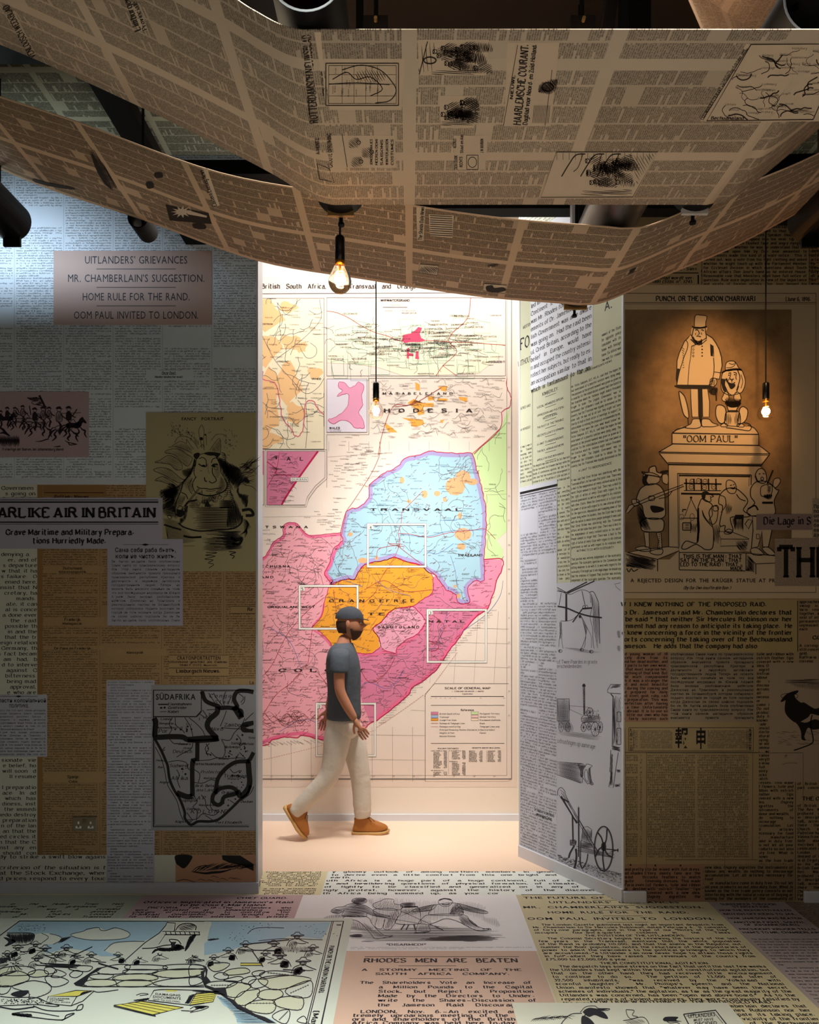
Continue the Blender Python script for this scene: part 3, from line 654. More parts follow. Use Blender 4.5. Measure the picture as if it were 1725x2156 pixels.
# ---- wall newsprint is in the wall's own material; blank band and the large cream letter text
t = sheet('news_sheet',SL,(-300,1008,539,1022),paper('pale_band','c4c9d2'),'blank pale strip under the tall Dutch newsprint on the left wall',off=.0008)
t = sheet('news_sheet',SL,(-300,1020,370,1876),paper('cream_sheet','cbc9bb'),'cream sheet of large widely spaced English type at the left edge',off=.0012)
K = Ink(SL, clip=(-40, 1020, 226, 1874))
A1 = ["Governmen","s going on.","Great Britai","","","","","","","","","","denying a","er, and of","s departure","w that it ha","s failure.  O","enied here,","insist that N","cretary, ha","mands.","ate, it can","al is conce","a done ever","the  raid","possible th","in and the","that the tr","eign relation","Germany, th","s fact becam","am  had,  b","d to interve","against  G","bitterness.","being mad","approval,","e who are","the  time"]
for i, s in enumerate(A1):
    if s: K.text(s,80 if len(s) > 9 else (4 if s in ('Governmen','denying a') else 78),1031+i*11.62,7,'serif',align='r' if not s in ('Governmen','denying a') else 'l',sx=1.12,sp=.7)
A2 = ["sionate  vie","e belief, ho","will soon  d","ll resume","","l preparatio","ace.  In  ad","which  has","diness, inst","the immedi","pedo destroy","preparation","n of the lan","an that the","ed circles it","n that the C","nst  any  en","should  con"]
for i, s in enumerate(A2): 
    if s: K.text(s, 78, 1603.5+i*11.5, 7, 'serif', align='r', sx=1.12, sp=.7)
for i,(s,it) in enumerate([("dy to strike a swift blow agains",0),("",0),("criterion of the situation is t",.2),("at the Stock Exchange, wher",0),("d prices respond to every touc",0),("hope.  This morning the market",0),("sanguine tone, and consols ad",0)]):
    if s: K.text(s, 0, 1807+i*11.4, 7, 'serif', fit=225, sp=.7, ital=it)
K.build('lettering', INK, t, loc(t)+IO)
# ---- brown newspaper
NP_S = newsprint('sepia_newsprint', 'aa8a62', '24150a', .0141, .3676, gut=.035, chw=.0072, stain=.5)
t = sheet('news_sheet', SL, (79, 1021, 539, 1800), NP_S, 'tall orange-brown Dutch newspaper page with narrow columns on the left wall', off=.002)
P1 = paper('sepia_strip', '8f6c42')
sheet('margin', SL, (79, 1021, 90, 1800), P1, None, off=.0026, parent=t); sheet('margin', SL, (91, 1021, 224, 1046), P1, None, off=.0026, parent=t)
for x0,y0,x1,y1 in ((92,1192,220,1207),(92,1300,220,1318),(92,1360,220,1368),(92,1625,220,1648),(226,1366,350,1380),(356,1377,482,1424),(486,1276,538,1292),(486,1424,538,1442)):
    sheet('heading_ground', SL, (x0, y0, x1, y1), paper('sepia_plain', 'aa8a62'), None, off=.0026, parent=t)
K = Ink(SL)
K.text('Politiek   Nieuws.', 154, 1050, 7, 'bold', 'c', fit=76); K.rect(94, 1037, 219, 1038.4)
for s,x,y,h,st,f in (('Duitschland.',155,1199,5,'bold',42),('Interessenpolitik.',155,1206,4.2,'bold',60),('Frankrijk.',155,1307,5.5,'bold',36),('Madagascar.',155,1315,4.5,'bold',44),('De Paus en Frankrijk.',155,1367,4.5,'bold',80),
    ('Spanje.',156,1638,5.5,'bold',26),('Cuba.',156,1647,4.2,'bold',20),('Abessynië.',286,1376,4.3,'bold',38),('CRAYONPORTRETTEN',419,1389,8,'sansb',92),('Uitstekend  geschikt  als  Cadeau.',419,1395.5,4,'bold',125),('FIRMA P. STUTZ, Maastricht.',419,1402.5,4.5,'sansb',80),('Limburgsch Nieuws.',419,1416,7,'bold',94),('Re',528,1286,6.5,'bold',12),('La',531,1440,6,'bold',9)):
    K.text(s, x, y, h, st, 'c', fit=f)
for y in (1378.5, 1406, 1423): K.rect(356, y, 481, y+1.1)
for y in (1276, 1291, 1426.5): K.rect(486, y, 538, y+1)
K.build('lettering', INKBR, t, .0026+IO)
# small coloured drawing fragment and its cream gap
t = sheet('drawing_sheet',SL,(370,1800,539,1876),paper('orange_drawing_paper','b58a6c'),'orange-brown paper with a black brushed drawing fragment at the foot of the left wall',cat='drawing',off=.003)
K = Ink(SL).frame(0, 1400, 3.0804)
K.poly([(1142, 1233), (1245, 1235), (1232, 1280), (1195, 1318), (1160, 1300), (1142, 1280)], sm=True)
K.poly([(1440, 1233), (1560, 1235), (1646, 1290), (1646, 1335), (1570, 1300), (1490, 1282), (1445, 1262)], sm=False)
for i in range(26): x = 1240+i*13; K.pen([(x, 1345-i*1.5), (x+40, 1310+random.uniform(-12, 12)), (x+100, 1290+random.uniform(-15, 10))], 5, taper=True)
for i in range(14): x = 1200+i*28; y = 1385+random.uniform(-10, 50); K.pen([(x, y), (x+20, y-8), (x+60, y+6)], 3.5, taper=True)
K.pen([(1150,1400),(1200,1390),(1260,1405),(1330,1420)],4); K.pen([(1250,1340),(1330,1350),(1380,1345),(1440,1340),(1500,1325)],16,taper=True)
K.build('illustration', INK, t, .003+IO)
# ---- Cyrillic column
NP_K = newsprint('cyrillic_newsprint', 'b3b2bd', '141318', .0162, .2900, gut=.02, chw=.0082, rule=False, short=.08)
t = sheet('clipping',SL,(225,1432,326,1875),paper('grey_lilac_paper','b3b2bd'),'narrow grey clipping of Cyrillic text running down to the skirting',off=.0035)
K = Ink(SL); K.flow(RU, 227, 323, 1433, 1874, 5.75, 3.3, 'serif', sx=.78, start=20, par=.16); K.build('lettering', INK, t, .0035+IO)
t = sheet('clipping',SL,(-40,1462,100,1593),paper('grey_lilac_paper','b3b2bd'),'small grey Cyrillic clipping with two bold heading lines at the left edge',off=.0035)
K = Ink(SL, clip=(-30, 1460, 99, 1592)); K.pen([(0, 1466), (80, 1466)], .8); K.poly([(32, 1466), (40, 1464), (48, 1466), (40, 1468)])
K.text('области колоніальной', 98, 1478.5, 8, 'sansb', 'r', fit=112); K.text('ПОЛИТИКЕ.', 41, 1489.5, 7, 'sansb', 'c', fit=42)
K.flow(RU, -6, 97, 1492, 1592, 6.6, 3.9, 'serif', sx=.8, start=9); K.build('lettering', INK, t, .0035+IO)
# ---- Südafrika map
t = sheet('printed_map',SL,(319,1442,539,1748),paper('grey_map_paper','9a979c',.03),'grey sheet with a heavy black outline map titled SÜDAFRIKA',cat='map',off=.0045)
K = Ink(SL, wm=1.3).frame(315, 1440, 6.956)
K.line((55,90),(1527,90),w=9).line((62,90),(62,2085),w=12).line((80,850),(80,2050),w=5).line((55,2087),(1460,2087),w=9).line((80,2068),(1450,2068),w=5).line((770,104),(1240,104),w=5)
K.line((762, 90), (762, 400), w=10).line((762, 400), (690, 478), w=16).line((690, 478), (62, 478), w=12)
K.text('SÜDAFRIKA', 95, 228, 86, 'sansb', fit=590)
for s, y in (('Eisenbahnen', 310), ('Goldfelder', 362), ('Kabel', 420)): K.text(s, 275, y, 34, 'bold', ital=.25, sx=1.0 if y != 362 else .95)
K.line((130, 298), (270, 298), w=14).line((155, 408), (250, 404), w=7).dot(175, 348, 20, 14).dot(225, 345, 18, 16)
TH = [([(770,110),(830,250),(1000,320),(1040,350),(1150,345),(1290,350),(1240,220),(1290,110),(1420,100),(1526,120)],48),([(1000,330),(990,420),(880,520),(850,620),(920,720),(990,790)],60),([(1240,330),(1300,420),(1350,500)],70),([(1300,380),(1345,400),(1350,480)],50),
      ([(70,500),(95,560),(85,700),(100,775),(300,770),(480,775),(560,810),(700,800),(880,790),(1010,800)],60),([(560,830),(760,835),(960,820),(1020,805)],40),([(705,850),(702,1130)],48),([(680,1130),(632,1145),(632,1640)],52),
      ([(632,1640),(560,1650),(470,1620),(400,1590)],62),([(80,800),(170,960),(240,1120),(270,1200),(300,1400),(370,1560),(430,1650),(480,1760),(520,1880),(520,1960),(570,2030),(620,2060),(720,2010),(900,2010),(1030,1970),(1200,1820),(1330,1690),(1440,1600),(1480,1480)],30),
      ([(1470,1130),(1280,1140),(1150,1210),(1060,1300),(1000,1400),(970,1560),(930,1640),(930,1720),(1000,1770),(1060,1740),(1100,1650),(1250,1610),(1280,1560),(1190,1510),(1040,1530),(960,1600)],46),([(1450,1140),(1460,1300),(1470,1430),(1440,1540),(1340,1640),(1290,1560)],62),([(1526,1000),(1480,1090),(1440,1140)],46),([(1526,560),(1380,590),(1375,680),(1526,680)],38)]
for p, w_ in TH: K.pen(p, w_)
K.poly([(1360, 600), (1526, 545), (1526, 600), (1410, 640), (1526, 680), (1526, 720), (1375, 690)])
for p in ([(340,490),(290,580),(330,660),(270,760)],[(380,490),(390,600),(480,670),(520,720)],[(520,490),(600,620),(640,770)],[(580,490),(700,590),(780,680),(820,770)],[(740,440),(860,520)],[(780,380),(850,480)],[(840,380),(980,370)],
    [(1130,390),(1090,500),(1040,620)],[(1050,640),(1200,650),(1350,660)],[(1400,500),(1350,600),(1240,720),(1180,820),(1050,810)],[(1060,820),(1100,900),(1110,1000),(1070,1080),(980,1070),(900,1000)],[(830,870),(870,950),(830,1010),(900,1030)],[(880,870),(820,940),(860,1050)],
    [(730,1120),(880,1110),(1000,1080),(1150,1090),(1300,1080),(1400,1090)],[(660,1250),(740,1320),(720,1440)],[(660,1440),(780,1450),(900,1400),(980,1420)],[(380,870),(480,880),(560,880)],[(300,810),(360,870),(420,870)],[(640,860),(610,950),(480,1020),(400,1070)],[(230,960),(180,990),(230,920)],
    [(280,1140),(420,1120),(540,1150),(560,1230),(600,1260)],[(400,1250),(440,1330),(410,1400),(450,1520)],[(90,920),(180,1100),(230,1290),(270,1480),(400,1700),(450,1880),(500,2000)],[(1526,1500),(1480,1600),(1350,1700)],[(550,1880),(600,1950),(640,2000)],[(640,1620),(700,1720),(640,1800),(700,1860),(690,2000)],
    [(760,1620),(820,1700),(830,1790),(880,1850)],[(900,1700),(900,1800),(950,1850),(1020,1840)],[(560,1990),(700,1970),(780,1900),(940,1920),(1030,1860)],[(820,1920),(940,2000)],[(1060,1840),(1120,1920)],[(1180,1700),(1280,1770)],[(1180,1240),(1240,1300),(1330,1260)],[(1200,1350),(1300,1340),(1400,1380)],[(1280,740),(1340,820),(1330,900),(1400,860)],
    [(1310,1020),(1260,1110)],[(1320,1000),(1410,1090)],[(1150,1000),(1220,1040)],[(870,130),(930,230),(980,300)],[(940,130),(980,200),(1080,330)],[(1120,110),(1080,220),(1100,330)],[(1200,180),(1150,300)],[(1310,140),(1380,200),(1340,270)],[(1400,180),(1390,260),(1350,300)],[(1526,420),(1470,470),(1400,540)]): K.pen(p,8)
rr = random.Random(5)
for i in range(60):
    x,y = rr.choice([(1380,800),(1280,900),(1400,950),(1250,1290),(1350,1350),(1300,1450),(1180,1560),(560,620),(430,650),(900,1000),(500,1260),(1150,1030),(1380,1480),(1100,1700),(1210,1750)]); K.dot(x+rr.gauss(0,45),y+rr.gauss(0,40),rr.uniform(6,17),n=7)
for s,x,y,h,it in (('C o n g o-',880,195,48,.3),('S t a a t',960,280,42,.3),('Por',140,712,52,.1),('t  u  g  i',310,655,40,.1),('i',540,600,40,.1),('i',725,530,48,.1),('s',785,505,36,.1),('c',830,490,34,.1),('h',875,465,44,.1),('Nord-',910,680,46,.2),('Zambesia',1100,620,48,.2),('Deutsch',350,1008,44,.1),('Südwest-',300,1215,44,.1),('Afrika',325,1400,50,.1),
    ('Betschuanaland-',660,1185,34,.2),('Protectorat',755,1305,40,.3),('Transvaal',1090,1365,46,.1),('Brit. Betschu',680,1505,34,.2),('ana Land',690,1568,38,.3),('K A P',620,1690,48,.2),('K O L O N I E',610,1890,52,.3),('Port Elizabeth',975,2040,32,.3),('Kapstadt',385,2028,32,.3),('Durban',1340,1735,30,.3),('Damara',430,890,28,.3),('Otavi',500,950,26,.2),('Loanda',170,525,28,.2),('Benguela',150,590,28,.2),('Mossamedes',105,650,26,.2),('Angra',150,1450,28,.3),('Swakop',100,1130,26,.3),('Bai',130,1230,28,.3),('Mafeking',800,1390,26,.2),('Salisbury',1200,880,28,.2),('Buluwayo',1110,935,30,.2),('Tete',1450,800,26,.2),('Sofala',1380,890,28,.2),('Khama',1020,1105,26,.2),('Oranje',1060,1600,34,.2),('Pretoria',1150,1400,24,.2),('Upington',490,1720,30,.2),('Nieuwveld',730,1785,28,.2),('Calvinia',550,1840,28,.2)):
    K.text(s, x, y, h, 'bold' if h < 36 else 'serif', ital=it)
K.build('black_outline_map', INK, t, .0045+IO)
# ---- pink riders
t = sheet('drawing_sheet',SL,(-60,825,188,963),paper('pink_paper','b0999c'),'pink sheet with a pen drawing of galloping riders under a flag',cat='drawing',off=.0035)
K = Ink(SL, wm=1.35).frame(0, 820, 8.625)
K.text('Freiwillige der Boeren, bei Johannesburg übend.', 55, 1110, 42, 'fat', fit=1125)
rr = random.Random(3)
def horse(K, x, y, s, w=9, dark=False):
    f = lambda *p: [(x+a*s, y+b*s) for a, b in p]
    body = f((-130,-10),(-60,-40),(40,-35),(100,-60),(140,-120),(185,-150),(200,-120),(250,-60),(245,-35),(205,-55),(175,-40),(150,20),(80,60),(-20,40),(-110,50))
    if dark: K.poly(body, sm=True)
    K.pen(body, w, closed=True)
    for leg in (f((130,30),(190,90),(235,110),(225,170),(265,240)),f((90,60),(120,130),(80,180),(110,225)),f((-90,40),(-150,110),(-120,160),(-190,230)),f((-120,30),(-180,60),(-230,130),(-260,190))): K.pen(leg,26*s,taper=True)
    K.hatch(f((-110, 10), (0, 15), (90, 40), (0, 60), (-90, 60)), 70, 9, 4); K.hatch(f((60, -40), (140, -80), (150, 0), (90, 40)), 100, 8, 5)
    K.pen(f((-130, -10), (-190, 10), (-210, 60)), 14*s, taper=True)
def rider(K, x, y, s, w=9, dark=False, gun=None):
    f = lambda *p: [(x+a*s, y+b*s) for a, b in p]
    b = f((-45, 0), (-50, -110), (-25, -160), (20, -160), (50, -100), (45, 0))
    (K.poly(b,sm=True) if dark else K.pen(b,w,closed=True)); K.ring(x,y-200*s,33*s,38*s,w=w); K.poly(f((-60,-215),(-30,-250),(20,-255),(40,-225),(65,-205),(0,-212)),sm=True)
    K.pen(f((30, -120), (90, -60), (130, -50)), w*1.6); K.pen(f((-20, 0), (30, 80), (0, 190), (30, 205)), 30*s, taper=True); K.hatch(b, 60, 10, 5)
    if gun: K.line(*f(*gun), w=w*1.5)
horse(K,700,640,.95); horse(K,350,560,.8); horse(K,130,530,.7,dark=True); horse(K,1330,650,.95,dark=True); horse(K,1150,700,1.05); horse(K,560,560,.8)
rider(K,1255,560,1.0,dark=True,gun=((60,-60),(150,-200))); rider(K,1080,580,1.05); rider(K,790,540,.9,gun=((40,-60),(60,-260))); rider(K,640,560,.9,dark=True,gun=((-80,-100),(-110,-290))); rider(K,900,520,.8); rider(K,420,480,.75,gun=((-80,-60),(-140,-180))); rider(K,280,500,.7); rider(K,140,510,.75,dark=True); rider(K,20,560,.7,dark=True)
K.line((1120, 440), (1475, 425), w=8).line((720, 110), (830, 330), w=26)
fl = [(500, 150), (580, 170), (680, 150), (760, 200), (790, 300), (700, 280), (610, 270), (590, 225), (700, 210), (590, 200)]
K.pen(fl,8,closed=True); K.hatch([(520,150),(700,150),(780,260),(720,300),(640,270),(720,210),(600,200)],15,12,8); K.poly([(500,145),(560,160),(590,200),(530,175)])
for i in range(34): x = i*10.5; K.pen([(x, 840+rr.uniform(-10, 20)), (x+10, 940), (x-4+rr.uniform(0, 12), 1040+rr.uniform(-30, 10))], 8, taper=True)
K.pen([(0, 700), (60, 730), (110, 790), (190, 850)], 34, taper=True); K.pen([(0, 800), (80, 790), (160, 840)], 26, taper=True)
for q in (((980,1045),(1090,1035),(1100,1040)),((1180,930),(1250,970),(1280,1010),(1410,1000)),((1250,960),(1330,985),(1410,998)),((650,950),(760,940),(850,910),(900,905))): K.pen(q,16,taper=True)
K.build('illustration', mat('violet_black_ink', '241820', .65, var=0), t, .0035+IO)
# ---- fancy portrait
t = sheet('drawing_sheet',SL,(308,869,539,1203),paper('yellow_paper','a89c76',.05),'yellow sheet headed FANCY PORTRAIT with a bearded creature sitting in water',cat='drawing',off=.004)
KW = Ink(SL).frame(308, 865, 6.34); K = Ink(SL, wm=1.5).frame(308, 865, 6.34)
K.text('FANCY   PORTRAIT.', 765, 130, 42, 'sansb', 'c', fit=580)
rr = random.Random(8)
# dark surroundings, hatched
for p,a,g,w_ in (([(640,700),(560,850),(420,1000),(200,1060),(180,1150),(260,1300),(400,1350),(430,1150),(480,1060),(560,900),(640,800)],150,11,7),([(970,620),(1150,720),(1330,850),(1380,960),(1260,980),(1250,1100),(1370,1120),(1330,1300),(1210,1100),(1100,950),(1010,850)],120,10,8),
    ([(970,640),(1200,740),(1300,860),(1200,1000),(1080,900),(1000,760)],40,11,7),([(620,760),(480,800),(520,880),(590,880)],45,9,4),([(620,760),(480,800),(520,880),(590,880)],135,9,4),([(300,960),(440,1050),(400,1170),(220,1130)],30,11,8),([(230,1250),(380,1280),(400,1420),(230,1380)],10,12,5),([(230,1250),(380,1280),(400,1420),(230,1380)],100,12,4)): K.hatch(p,a,g,w_)
for i in range(34):
    a = rr.uniform(-.9,.4); x,y = 1230+rr.uniform(-40,120),rr.uniform(700,1000); L = rr.uniform(120,260); K.pen([(x,y),(x+L*.5,y+L*.4*a-15),(x+L*.85,y+L*a+10)],4.5,taper=True)
for i in range(14): K.pen([(430-i*4, 1060+i*12), (330, 1050+i*16), (195, 1100+i*18+rr.uniform(-8, 8))], 8, taper=True)
# leaves at the left
for p in ([(120,690),(190,660),(290,600),(380,620),(470,700),(480,780),(400,790),(320,720),(200,700)],[(100,790),(200,760),(330,790),(460,900),(530,930),(430,960),(280,880),(170,830)],[(120,930),(220,880),(330,930),(450,1030),(300,980),(190,940)],[(250,560),(330,515),(450,520),(560,590),(620,640),(560,740),(480,690),(380,590)]): K.pen(p,4.5,closed=True); K.hatch(p,25,15,3)
for p in ([(380,430),(440,350),(560,355),(640,420),(700,510)],[(350,470),(460,410),(540,440),(540,380),(600,470),(640,510)],[(300,490),(400,480),(520,520),(620,570)],[(870,400),(940,320),(1040,320),(1080,360)],[(850,530),(920,430),(985,370),(1000,500),(990,570)],[(720,490),(760,450),(780,530)]): K.pen(p,4)
K.hatch([(890,470),(985,380),(995,560),(880,540)],60,12,3.5); K.hatch([(380,460),(520,430),(620,520),(560,570),(420,520)],75,13,3.5); K.hatch([(640,330),(700,400),(700,480),(650,440)],85,10,3)
K.pen([(735,190),(705,270),(720,370),(750,500)],4); K.pen([(745,190),(775,260),(770,380),(775,500)],4); K.pen([(780,330),(800,320),(810,460)],4); K.dot(738,375,26,22); K.dot(792,322,12)
for i in range(90):
    c = rr.choice([(350,200),(430,240),(330,290),(560,280),(610,340),(470,310),(1090,280),(1180,350),(1060,400),(1130,470),(1060,560),(1100,420)]); x,y = c[0]+rr.gauss(0,26),c[1]+rr.gauss(0,36); K.pen([(x,y),(x+8,y+10),(x+rr.uniform(-5,20),y+20)],4,taper=True)
for p in ([(330,180),(380,260),(440,320)],[(430,230),(450,300),(500,330)],[(540,260),(580,310),(620,360)],[(870,280),(840,300),(825,285)]): K.pen(p,3)
# mane and body
for i in range(26): x = 1000+i*5; y = 560+i*28; K.pen([(x, y), (x+40, y+10), (x+60+rr.uniform(-20, 30), y+50)], 7, taper=True)
K.pen([(650,640),(620,760),(560,880),(500,950),(470,1060),(430,1150),(385,1290),(400,1400)],9); K.pen([(470,1090),(530,1120),(560,1180)],8)
K.pen([(620,900),(570,1000),(590,1080),(620,1110)],5); K.hatch([(500,960),(610,870),(630,1080),(540,1060)],110,13,3.5); K.hatch([(440,1120),(530,1130),(470,1290),(400,1290)],100,12,4.5)
face = [(700,600),(660,700),(640,830),(660,890),(625,960),(640,1060),(700,1110),(800,1130),(930,1120),(1040,1070),(1080,1000),(1050,900),(1000,820),(990,740),(960,640),(900,590),(800,570)]
KW.poly(face, sm=True); K.pen(face, 6, closed=True); K.pen([(690, 1100), (800, 1135), (900, 1130), (1050, 1070), (1085, 990), (1050, 900)], 11)
K.hatch([(1000,880),(1075,980),(1040,1060),(920,1110),(960,1020)],160,10,4); K.hatch([(930,700),(985,720),(1000,830),(950,900),(900,830)],150,13,3)
K.poly([(640,580),(700,560),(720,590),(680,650),(640,620)],sm=True).poly([(770,570),(860,550),(990,570),(980,600),(940,640),(930,600),(850,600)],sm=True)
K.pen([(650, 650), (640, 720), (655, 740), (665, 660)], 12); K.pen([(960, 650), (980, 690), (1000, 740)], 14)
for p,w_ in (([(710,640),(760,625),(800,660),(805,720)],7),([(870,700),(890,650),(930,630),(960,650)],7),([(700,710),(750,740),(800,745),(810,715)],11),([(875,740),(910,715),(960,720)],13),([(720,800),(750,805)],4),([(885,760),(890,840),(930,900),(935,940),(880,965),(840,940)],8),([(780,890),(790,935),(815,945)],10),([(680,1010),(720,1035),(800,1040),(860,1050),(930,1040),(1000,1030)],8),([(800,1070),(870,1075),(930,1065)],5),([(675,880),(640,930),(620,990),(640,1060)],6),([(825,700),(830,800),(845,840)],3)): K.pen(p,w_)
K.dot(770, 735, 22, 14).dot(905, 740, 24, 18); K.ring(935, 770, 26, 22, w=4)
# beard
for i in range(46):
    a = rr.uniform(0,6.28); x,y = 860+rr.gauss(0,95),1180+rr.gauss(0,42); r = rr.uniform(16,30); K.pen([(x+r*math.cos(a+k*.7),y+r*math.sin(a+k*.7)) for k in range(6)],4)
K.poly([(790, 1240), (820, 1200), (850, 1250), (860, 1280), (790, 1280)], sm=True)
for i in range(12): K.pen([(1040+i*6, 1150-i*26), (1075+i*4, 1140-i*24), (1090+i*3, 1110-i*18)], 5)
body = [(560,1200),(520,1280),(540,1400),(450,1440),(440,1520),(560,1580),(750,1605),(950,1590),(1150,1570),(1270,1500),(1280,1420),(1240,1380),(1200,1250),(1130,1180),(1000,1190)]
K.pen([(520, 1280), (560, 1220), (680, 1190)], 14); K.pen([(430, 1500), (520, 1560), (700, 1605), (900, 1595), (1150, 1575), (1270, 1500), (1285, 1400)], 13)
for y in range(1290, 1580, 13): K.pen([(650+rr.uniform(-40, 60), y), (850, y+rr.uniform(-3, 3)), (1230-abs(y-1420)*.1, y+rr.uniform(-5, 5))], 5.5, taper=True)
for y in range(1200,1300,12): K.pen([(560+rr.uniform(0,50),y),(620,y),(720,y)],4,taper=True); K.pen([(980,y),(1080,y),(1150+rr.uniform(0,30),y)],7,taper=True)
K.hatch([(1100,1200),(1200,1200),(1280,1450),(1230,1560),(1090,1560),(1080,1350)],80,10,7); K.hatch([(500,1290),(560,1270),(540,1440),(450,1530),(450,1440),(500,1400)],60,10,7)
K.poly([(410,1310),(440,1320),(500,1330),(520,1370),(470,1420),(410,1400)],sm=True); K.line((380,1430),(700,1040),w=5).line((395,1440),(715,1045),w=5); K.pen([(420,1300),(450,1270),(490,1290),(480,1330)],6); K.pen([(285,1400),(330,1400),(345,1430),(310,1445)],5,closed=True)
KW.pen([(1130, 1080), (1180, 1180), (1220, 1350), (1230, 1400)], 14); K.pen([(1120, 1080), (1170, 1180), (1210, 1370)], 5)
# water
for i in range(30): y = 1440+i*9; K.pen([(230+i*2,y),(330,y+20+i*2),(430+i*8,y+40)],3.2,taper=True); K.pen([(1290+i,1440+i*9),(1350,1470+i*5),(1400-i*6,1560+i*4)],3.2,taper=True)
for i in range(22): y = 1610+i*11; K.pen([(1000+rr.uniform(-300, 0)+i*10, y), (1120, y+4), (1290-rr.uniform(0, 60), y-3)], 6+rr.uniform(0, 4), taper=True)
for i in range(16): y = 1700+i*11; K.pen([(800+rr.uniform(-60, 30), y), (900, y+3), (1130+rr.uniform(-30, 30), y)], 4, taper=True)
for p,w_ in (([(240,1520),(330,1550),(420,1575),(470,1590)],14),([(500,1670),(600,1690),(740,1685)],18),([(1130,1690),(1200,1730),(1280,1700),(1240,1780),(1150,1770)],26),([(800,1890),(950,1895),(790,1930),(930,1940),(780,1980),(900,1990),(830,2030),(905,2050),(840,2100)],6),([(1110,1880),(1200,1890),(1120,1920),(1180,1940),(1150,1975)],8),([(1280,1330),(1390,1320),(1430,1390),(1330,1400)],26),([(500,1805),(650,1805)],3)): K.pen(p,w_)
KW.build('paper_light', paper('yellow_paper', 'a89c76'), t, .004+.0003); K.build('illustration', INK, t, .004+.0007)
# ---- headline clipping
t = sheet('headline_clipping',SL,(-60,1048,343,1155),paper('lilac_white_paper','aaa6b4',.02),'lilac-white clipping with the bold headline ending ARLIKE AIR IN BRITAIN',off=.005)
sheet('paper_flap', SL, (-60, 1155, 227, 1155.5), paper('lilac_white_paper', 'aaa6b4'), None, off=.005, parent=t)
K = Ink(SL); K.rect(-40, 1052.3, 334, 1053.6).rect(-40, 1056, 334, 1059).rect(-40, 1098.4, 334, 1101).rect(-40, 1103.4, 334, 1104.4)
K.text('ARLIKE AIR IN BRITAIN', 333, 1089.5, 20, 'bold', 'r', fit=334, sp=.35)
K.text('Grave Maritime and Military Prepara-', 14, 1126, 11, 'fat', fit=272); K.text('tions Hurriedly Made.', 71, 1144, 11, 'fat', fit=156)
K.build('lettering', INK, t, .005+IO)
t = sheet('clipping',SL,(227,1135,386,1317.5),paper('lilac_white_paper','aaa6b4'),'pale lilac Cyrillic clipping below the yellow drawing, headed by two bold lines',off=.0062)
K = Ink(SL); K.pen([(260, 1147), (355, 1147)], .7, sm=False); K.poly([(298, 1147), (307, 1144.5), (316, 1147), (307, 1149.5)])
K.text('Сама себя раба бьетъ,', 243, 1162.5, 9, 'sansb', fit=129); K.text('коли не чисто жнетъ.', 244, 1175.5, 9, 'sansb', fit=127)
K.flow(RU, 236, 380, 1178, 1310, 8.25, 5.0, 'serif', sx=.92, par=.02, sp=.6); K.build('lettering', INK, t, .0062+IO)
# ---- grievances notice
t = sheet('notice',SL,(113.5,529,446.5,684.5),paper('rose_beige_paper','b39a90',.02),'rose-beige notice beginning UITLANDERS\' GRIEVANCES high on the left wall',off=.005)
K = Ink(SL)
for s,x0,x1,y in (("UITLANDERS’ GRIEVANCES",179,396,556),("MR. CHAMBERLAIN’S SUGGESTION.",143,432,594.5),("HOME RULE FOR THE RAND.",174,401,633.3),("OOM PAUL INVITED TO LONDON.",156,419,672)): K.text(s,x0,y,16.6,'sans',fit=x1-x0)
for y in (567.3, 606, 645): K.rect(204, y-.6, 371, y+.6)
K.build('lettering', INKB, t, .005+IO)
# headings in the wall newsprint
K = Ink(SL); K.rect(335,779,382,779.6); K.text('Onze Oost.',357,789,6.5,'bold','c',fit=31); K.text('Nederlandsche mail.',357,795.6,4,'bold','c',fit=60)
sheet('heading_ground', SL, (308, 780, 408, 800), paper('blue_white_paper', 'c9d2da'), None, off=.0008, parent=wall_left)
K.build('lettering', INK, wall_left, .0013)
# ================================================================ print on the right wall
PR = paper('tan_paper', 'c9b08e', .05); PRK = mat('dark_brown_ink', '170e08', .65, var=0)
M_wash = bpy.data.materials.new('brown_wash'); M_wash.use_nodes = True
_n = NB(M_wash); _b = M_wash.node_tree.nodes['Principled BSDF']; _b.inputs['Roughness'].default_value = .7; _b.inputs['Specular IOR Level'].default_value = .2
_f = _n.m('POWER', _n.noise(_n.coord(), 4.0, 5, .65), 1.3); _g = _n.noise(_n.coord(), 260, 2)
_n.put(_b.inputs['Base Color'], _n.mix(_n.add(_n.mul(_f, 1.3), _n.mul(_g, .25)), lin('1a0f06'), lin('a5825a')))
D0 = .0015
t = sheet('printed_page', SR, (1312, 600, 1725, 1260), PR, 'framed satirical page with a top-hatted statue and a lion on a pedestal', cat='picture', off=D0)
K = Ink(SR); K.rect(1312,617.5,1718,618.6).rect(1312,637,1718,638).rect(1312,640,1718,640.7).rect(1717.4,617.5,1718.4,1248).rect(1312,1247,1718,1248)
K.text('PUNCH, OR THE LONDON CHARIVARI', 1382, 634, 10, 'bold', fit=210); K.text('[June 6, 1896.', 1655, 634, 8, 'bold', fit=54)
K.text('A REJECTED DESIGN FOR THE KRÜGER STATUE AT PRETORIA.',1328,1226,8,'sansb',fit=348,sp=.8); K.text('(By Our Own insufferable Boer.)',1490,1240.5,6,'bold','c',fit=100,ital=.25)
K.build('lettering', PRK, t, D0+.0006)
W0 = Ink(SR); W0.rect(1316,652,1667,1122).poly([(1316,1120),(1667,1120),(1667,1190),(1640,1180),(1600,1178),(1575,1165),(1540,1160),(1430,1160),(1410,1178),(1360,1178),(1316,1162)]); W0.build('brown_background',M_wash,t,D0+.0003)
